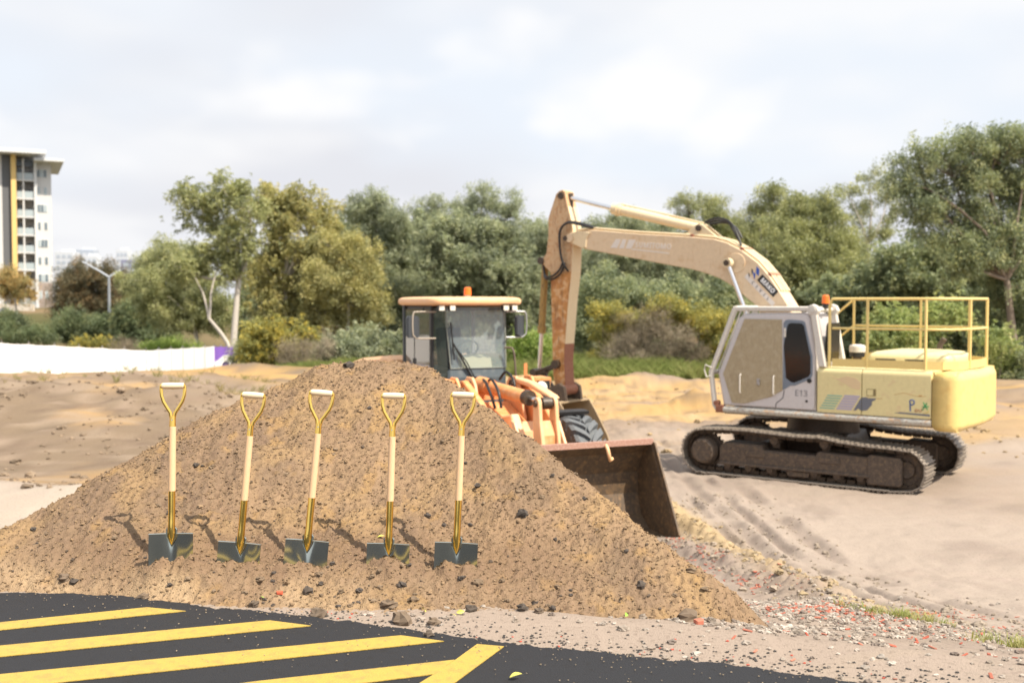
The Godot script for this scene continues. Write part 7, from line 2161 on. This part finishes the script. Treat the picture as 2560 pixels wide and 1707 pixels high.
func build_small_things() -> void:
	rng.seed = 31
	var kinds := []
	for k in 6: kinds.append(stone_mesh(200 + k, 0.55, 9))
	var dark := Color(0.060, 0.050, 0.043)
	# clods big enough to point at: x, z, size, dark 0..1, label
	var named := [
		[-0.52, -4.86, 0.045, 0.5, "biggest grey-brown clod at the foot of the pile before the right-hand shovels"],
		[-0.37, -4.84, 0.026, 0.55, "round brown clod just right of the biggest clod"],
		[-0.37, -4.63, 0.020, 0.8, "dark round clod lying alone on the gravel near the asphalt edge"],
		[-0.93, -4.96, 0.036, 0.6, "brown clod at the pile foot between the third and fourth shovel"],
		[-0.61, -5.10, 0.032, 0.5, "lumpy brown clod below the fourth shovel blade"],
		[-0.20, -5.05, 0.024, 0.9, "dark clod at the pile foot right of the biggest clod"],
		[0.05, -5.05, 0.026, 0.95, "black clod at the pile foot where the pale gravel begins"],
		[0.13, -5.02, 0.020, 0.7, "small brown clod beside the black one at the pile foot"],
		[0.87, -5.12, 0.048, 0.55, "flat grey-brown clod half buried at the right foot of the pile"],
		[0.06, -5.75, 0.026, 1.0, "black charred lump low on the right slope of the pile"],
		[-0.20, -6.0, 0.015, 0.95, "small black lump high on the right slope"],
		[0.66, -5.28, 0.022, 0.95, "dark stone low on the right flank of the pile"],
		[-1.13, -7.20, 0.032, 1.0, "black lump on the very crest of the pile"],
		[-1.03, -5.22, 0.026, 0.9, "dark clod right of the third shovel blade"],
		[-2.35, -5.42, 0.026, 0.5, "brown clod in the yellow spill at the far left foot"],
		[-2.29, -5.40, 0.022, 0.95, "black clod beside the brown one in the yellow spill"],
		[-1.28, -5.12, 0.022, 0.75, "grey clod under the second shovel blade"],
		[-1.87, -5.24, 0.024, 0.5, "tan clod on the damp sand below the leftmost shovel"],
	]
	for q in named:
		var m := top("clod", kinds[rng.randi() % 6], mat(Color(0.24, 0.17, 0.11).lerp(dark, q[3]), 0.95), q[4], "clod")
		var r: float = q[2]
		m.transform = Transform3D(Basis.from_euler(Vector3(rf(-0.4, 0.4), rf(0, TAU), rf(-0.4, 0.4))).scaled(Vector3(r * rf(1.0, 1.3), r * 0.8, r)), Vector3(q[0], land(q[0], q[1]) + r * (0.35 if r < 0.046 else 0.05), q[1]))
	# smaller clods that nothing tells apart
	var shades := [mat(Color(0.16, 0.115, 0.075), 0.95), mat(Color(0.065, 0.053, 0.045), 0.95), mat(Color(0.20, 0.145, 0.095), 0.95)]
	var placed := 0
	while placed < 120:
		var x := rf(-2.7, 1.0); var z := rf(-7.1, -4.9)
		if rng.randf() < 0.45: z = rf(-5.3, -4.95)
		var y := pile_y(x, z)
		if y < -0.01: continue
		var r := rf(0.007, 0.013) + 0.009 * pow(rng.randf(), 5.0)
		var m := top("small_clod", kinds[rng.randi() % 6], shades[rng.randi() % 3], "small dark clod lying among many on the sand pile", "clod", "small clods scattered over the sand pile")
		m.transform = Transform3D(Basis.from_euler(Vector3(rf(0, TAU), rf(0, TAU), rf(0, TAU))).scaled(Vector3(r * rf(0.9, 1.4), r * 0.8, r)), Vector3(x, y + r * 0.35, z))
		placed += 1
	# fallen leaves
	var leaf := MB.new()
	var lp := []
	for k in 7:
		var s := k / 6.0
		lp.append([s, 0.30 * sin(s * PI) * (1.0 - 0.3 * s), 0.10 * sin(s * PI)])
	for k in 6:
		var a: Array = lp[k]; var b: Array = lp[k + 1]
		for sg in [-1, 1]:
			leaf.quad(Vector3(a[0], a[2], 0), Vector3(b[0], b[2], 0), Vector3(b[0], b[2] + b[1] * 0.25, sg * b[1]), Vector3(a[0], a[2] + a[1] * 0.25, sg * a[1]), Vector3.UP)
	var lm := leaf.mesh()
	for q in [[-0.42, -5.0, 0.045, 0.9, 2.2, "yellow-green fallen leaf flat on the sand above the biggest clod"], [-0.27, -4.99, 0.042, 1.2, 0.4, "upright yellow-green leaf right of the biggest clod"], [-0.265, -4.93, 0.036, 0.3, 2.9, "yellow leaf at the very foot of the pile"], [-0.74, -5.66, 0.045, 0.2, 0.1, "pale yellow leaf left of the fourth shovel shaft"], [-1.24, -5.16, 0.030, 0.3, 2.8, "green leaf on the sand below the second shovel"], [-0.01, -4.08, 0.055, 0.1, 0.3, "yellow leaf on the asphalt beside the hatching"], [0.55, -5.02, 0.04, 0.8, 1.4, "bright green sprig leaf at the right foot of the pile"]]:
		var m := top("fallen_leaf", lm, mat(Color(0.50, 0.46, 0.10) if q[5].begins_with("yellow") or q[5].begins_with("pale") or q[5].begins_with("up") else Color(0.22, 0.38, 0.05), 0.6), q[5], "leaf")
		m.transform = Transform3D(Basis.from_euler(Vector3(q[3], q[4], 0.2)).scaled(Vector3.ONE * q[2]), Vector3(q[0], land(q[0], q[1]) + 0.012, q[1]))
	# brick-red crumb on the sand
	var rc := MB.new(); rc.box(Vector3.ZERO, Vector3(0.03, 0.018, 0.02), 0.004)
	var rm := top("brick_crumb", rc, mat(Color(0.50, 0.10, 0.05), 0.9), "small orange-red brick crumb below the second and third shovel", "brick crumb")
	rm.position = Vector3(-1.17, land(-1.17, -5.20) + 0.006, -5.20)
	var rc2 := MB.new(); rc2.box(Vector3.ZERO, Vector3(0.045, 0.03, 0.035), 0.006)
	rm = top("brick_crumb", rc2, mat(Color(0.42, 0.14, 0.09), 0.9), "red brick crumb beside the half-buried clod at the right foot", "brick crumb")
	rm.transform = Transform3D(Basis(Vector3.UP, 0.5), Vector3(0.91, land(0.91, -5.03) + 0.010, -5.03))
	# pebbles
	var xf := [[], [], []]; var cols := [[], [], []]
	var zone := func(x: float, z: float) -> float:
		var a := exp(-pow((x - 2.05) / 0.95, 2.0) - pow((z + 7.1) / 0.85, 2.0))
		var b := exp(-pow((x - 1.15) / 0.5, 2.0) - pow((z + 5.35) / 0.28, 2.0)) * 0.8
		var c := 0.03 * exp(-pow((z + 5.0) / 2.5, 2.0))
		return maxf(maxf(a, b), c) * 1.0 + 0.008
	var tries := 0
	while tries < 110000:
		tries += 1
		var x := rf(-0.8, 5.5); var z := rf(-10.5, -2.6)
		if curve_at(EDGE, x) - z < 0.02: continue
		if rng.randf() > zone.call(x, z): continue
		if pile_smooth(x, z) > ground_y(x, z) + 0.02: continue
		var r := rf(0.004, 0.010) + 0.010 * pow(rng.randf(), 4.0)
		var k := rng.randi() % 3
		xf[k].append(Transform3D(Basis.from_euler(Vector3(rf(0, TAU), rf(0, TAU), rf(0, TAU))).scaled(Vector3(r * rf(1.0, 1.5), r * rf(0.6, 0.9), r)), Vector3(x, ground_y(x, z) + r * 0.35, z)))
		cols[k].append(Color(0.27, 0.225, 0.185).lerp(Color(0.46, 0.41, 0.36), pow(rng.randf(), 1.5)) * rf(0.6, 1.05) if rng.randf() < 0.88 else Color(0.16, 0.13, 0.11))
	for k in 3:
		var p := scatter("gravel", kinds[k], M.tinted_copies, xf[k], cols[k], self)
		tag(p, "loose pale pebbles on the ground right of the sand pile", "gravel")
	# black bits of asphalt strewn along the edge of the road and pale specks on it
	var bx := []; var bc := []
	for i in 800:
		var x := rf(-1.2, 2.4)
		var z: float = curve_at(EDGE, x) - absf(rng.randfn()) * 0.16 - 0.01
		if pile_smooth(x, z) > ground_y(x, z) + 0.01: continue
		var r := rf(0.002, 0.0055)
		bx.append(Transform3D(Basis.from_euler(Vector3(rf(0, TAU), rf(0, TAU), 0)).scaled(Vector3(r * 1.3, r * 0.8, r)), Vector3(x, ground_y(x, z) + r * 0.4, z)))
		bc.append(Color(0.05, 0.047, 0.045) if rng.randf() < 0.94 else Color(0.40, 0.08, 0.05))
	for i in 420:
		var x := rf(-2.6, 1.4); var z: float = curve_at(EDGE, x) + pow(absf(rng.randfn()), 1.8) * 0.22 + 0.005
		var r := rf(0.001, 0.0028)
		bx.append(Transform3D(Basis.from_euler(Vector3(rf(0, TAU), rf(0, TAU), 0)).scaled(Vector3(r * 1.3, r * 0.8, r)), Vector3(x, 0.006 + r * 0.3, z)))
		bc.append(Color(0.30, 0.235, 0.16) * rf(0.6, 1.2))
	var bits := scatter("grit", kinds[4], M.tinted_copies, bx, bc, self)
	tag(bits, "dark grit and sand grains strewn along the asphalt edge", "grit")
	# red bark chips
	var chip := MB.new(); chip.box(Vector3.ZERO, Vector3(2.4, 0.35, 0.9), 0.12)
	var cx := []; var cc := []
	var spots := [[1.85, -6.65, 0.45, 0.30, 240], [2.15, -6.8, 0.35, 0.22, 170], [2.55, -7.2, 0.40, 0.26, 240], [2.15, -13.2, 0.22, 0.35, 70], [2.25, -11.8, 0.22, 0.5, 70], [2.4, -9.9, 0.30, 0.7, 120], [3.4, -8.6, 0.5, 0.35, 110], [2.6, -6.0, 1.0, 1.0, 80], [3.9, -7.2, 1.3, 1.3, 120], [1.2, -4.8, 0.9, 0.6, 25], [2.0, -11.2, 0.3, 0.5, 50]]
	for s in spots:
		for i in s[4]:
			var x: float = s[0] + rng.randfn() * s[2] * 0.6; var z: float = s[1] + rng.randfn() * s[3] * 0.6
			if curve_at(EDGE, x) - z < 0.03: continue
			if pile_smooth(x, z) > ground_y(x, z) + 0.02: continue
			var r := rf(0.008, 0.019)
			cx.append(Transform3D(Basis.from_euler(Vector3(rf(-0.35, 0.35), rf(0, TAU), rf(-0.35, 0.35))).scaled(Vector3(r, r, r)), Vector3(x, ground_y(x, z) + r * 0.35, z)))
			cc.append(Color(0.33, 0.07, 0.04).lerp(Color(0.42, 0.16, 0.105), rng.randf()) * rf(0.7, 1.15))
	var chips := scatter("bark_chips", chip.mesh(), M.tinted_copies, cx, cc, self)
	tag(chips, "red bark chips strewn over the gravel right of the pile", "bark chips")
	# lumps of dry soil broken off along the ruts and berms
	var lx := []; var lc := []
	for i in 1500:
		var z := rf(-17.0, -7.0); var x := 0.0
		var pick := rng.randi() % 3
		if pick == 0: x = curve_at(BERM_A, z) + rng.randfn() * 0.22
		elif pick == 1: x = curve_at(BERM_B, z) + rng.randfn() * 0.25
		else: x = rut_x(RUTS[rng.randi() % 4][0], z) + rng.randfn() * 0.16
		var r := rf(0.006, 0.016) + 0.025 * pow(rng.randf(), 6.0)
		lx.append(Transform3D(Basis.from_euler(Vector3(rf(0, TAU), rf(0, TAU), 0)).scaled(Vector3(r * 1.2, r * 0.8, r)), Vector3(x, ground_y(x, z) + r * 0.3, z)))
		lc.append((Color(0.37, 0.285, 0.17) if pick == 0 else Color(0.29, 0.24, 0.19)) * rf(0.7, 1.1))
	var lumps := scatter("soil_lumps", kinds[2], M.tinted_copies, lx, lc, self)
	tag(lumps, "dry lumps of soil along the low ridges beside the wheel ruts", "soil lumps")
	# clods turned up on the bank and the trampled sand
	lx = []; lc = []
	for i in 2600:
		var x := rf(-16.0, -2.5); var z := rf(-30.0, -16.0)
		if i % 3 == 0:
			x = rf(0.5, 16.0); z = rf(-40.0, -21.0)
		if n_b.get_noise_2d(x * 0.5, z * 0.5 + 90.0) < -0.05: continue
		var r := rf(0.012, 0.035) + 0.06 * pow(rng.randf(), 7.0)
		lx.append(Transform3D(Basis.from_euler(Vector3(rf(0, TAU), rf(0, TAU), 0)).scaled(Vector3(r * 1.3, r * 0.8, r)), Vector3(x, ground_y(x, z) + r * 0.25, z)))
		lc.append((Color(0.24, 0.18, 0.125) if i % 3 else Color(0.34, 0.25, 0.14)) * rf(0.6, 1.1))
	lumps = scatter("soil_lumps", kinds[3], M.tinted_copies, lx, lc, self)
	tag(lumps, "small clods turned up on the left bank and the trampled yellow sand", "soil lumps")
	# grass tufts in the gravel
	var gb := MB.new()
	for i in 26:
		var az := rf(0, TAU); var ln := rf(0.04, 0.11)
		var p := Vector3(rf(-0.05, 0.05), 0, rf(-0.05, 0.05))
		var d := Vector3(cos(az) * 0.6, 1, sin(az) * 0.6).normalized()
		var side := Vector3(-sin(az), 0, cos(az)) * 0.0028
		gb.quad(p - side, p + side, p + d * ln * 0.6 + side * 0.8, p + d * ln * 0.6 - side * 0.8, Vector3(cos(az), 0, sin(az)))
		gb.flat(p + d * ln * 0.6 - side * 0.8, p + d * ln * 0.6 + side * 0.8, p + d * ln + Vector3(cos(az), -0.4, sin(az)) * ln * 0.3, Vector3(cos(az), 0, sin(az)))
	var gm := gb.mesh()
	for q in [[2.62, -6.95, 0.42, 0.28, 34, "green grass tuft growing beside the red bark chips"], [2.9, -5.85, 0.4, 0.2, 16, "thin pale grass tuft near the right edge of the gravel"]]:
		var gx := []; var gc := []
		for i in q[4]:
			var x: float = q[0] + rng.randfn() * q[2] * 0.4; var z: float = q[1] + rng.randfn() * q[3] * 0.4
			var s := rf(0.5, 1.1)
			gx.append(Transform3D(Basis(Vector3.UP, rf(0, TAU)).scaled(Vector3(s, s, s)), Vector3(x, ground_y(x, z) - 0.005, z)))
			gc.append(Color(0.20, 0.26, 0.06).lerp(Color(0.40, 0.36, 0.16), rng.randf()))
		var t := scatter("grass_tuft", gm, M.leaf, gx, gc, self)
		tag(t, q[5], "grass")
	# survey stake behind the loader
	var sk := MB.new(); sk.box(Vector3(0, 0.6, 0), Vector3(0.10, 1.25, 0.06), 0.008)
	var st := top("survey_stake", sk, M.stake, "orange survey stake standing between the loader mirror and the arm", "stake")
	st.position = Vector3(0.43, ground_y(0.43, -33.0), -33.0)
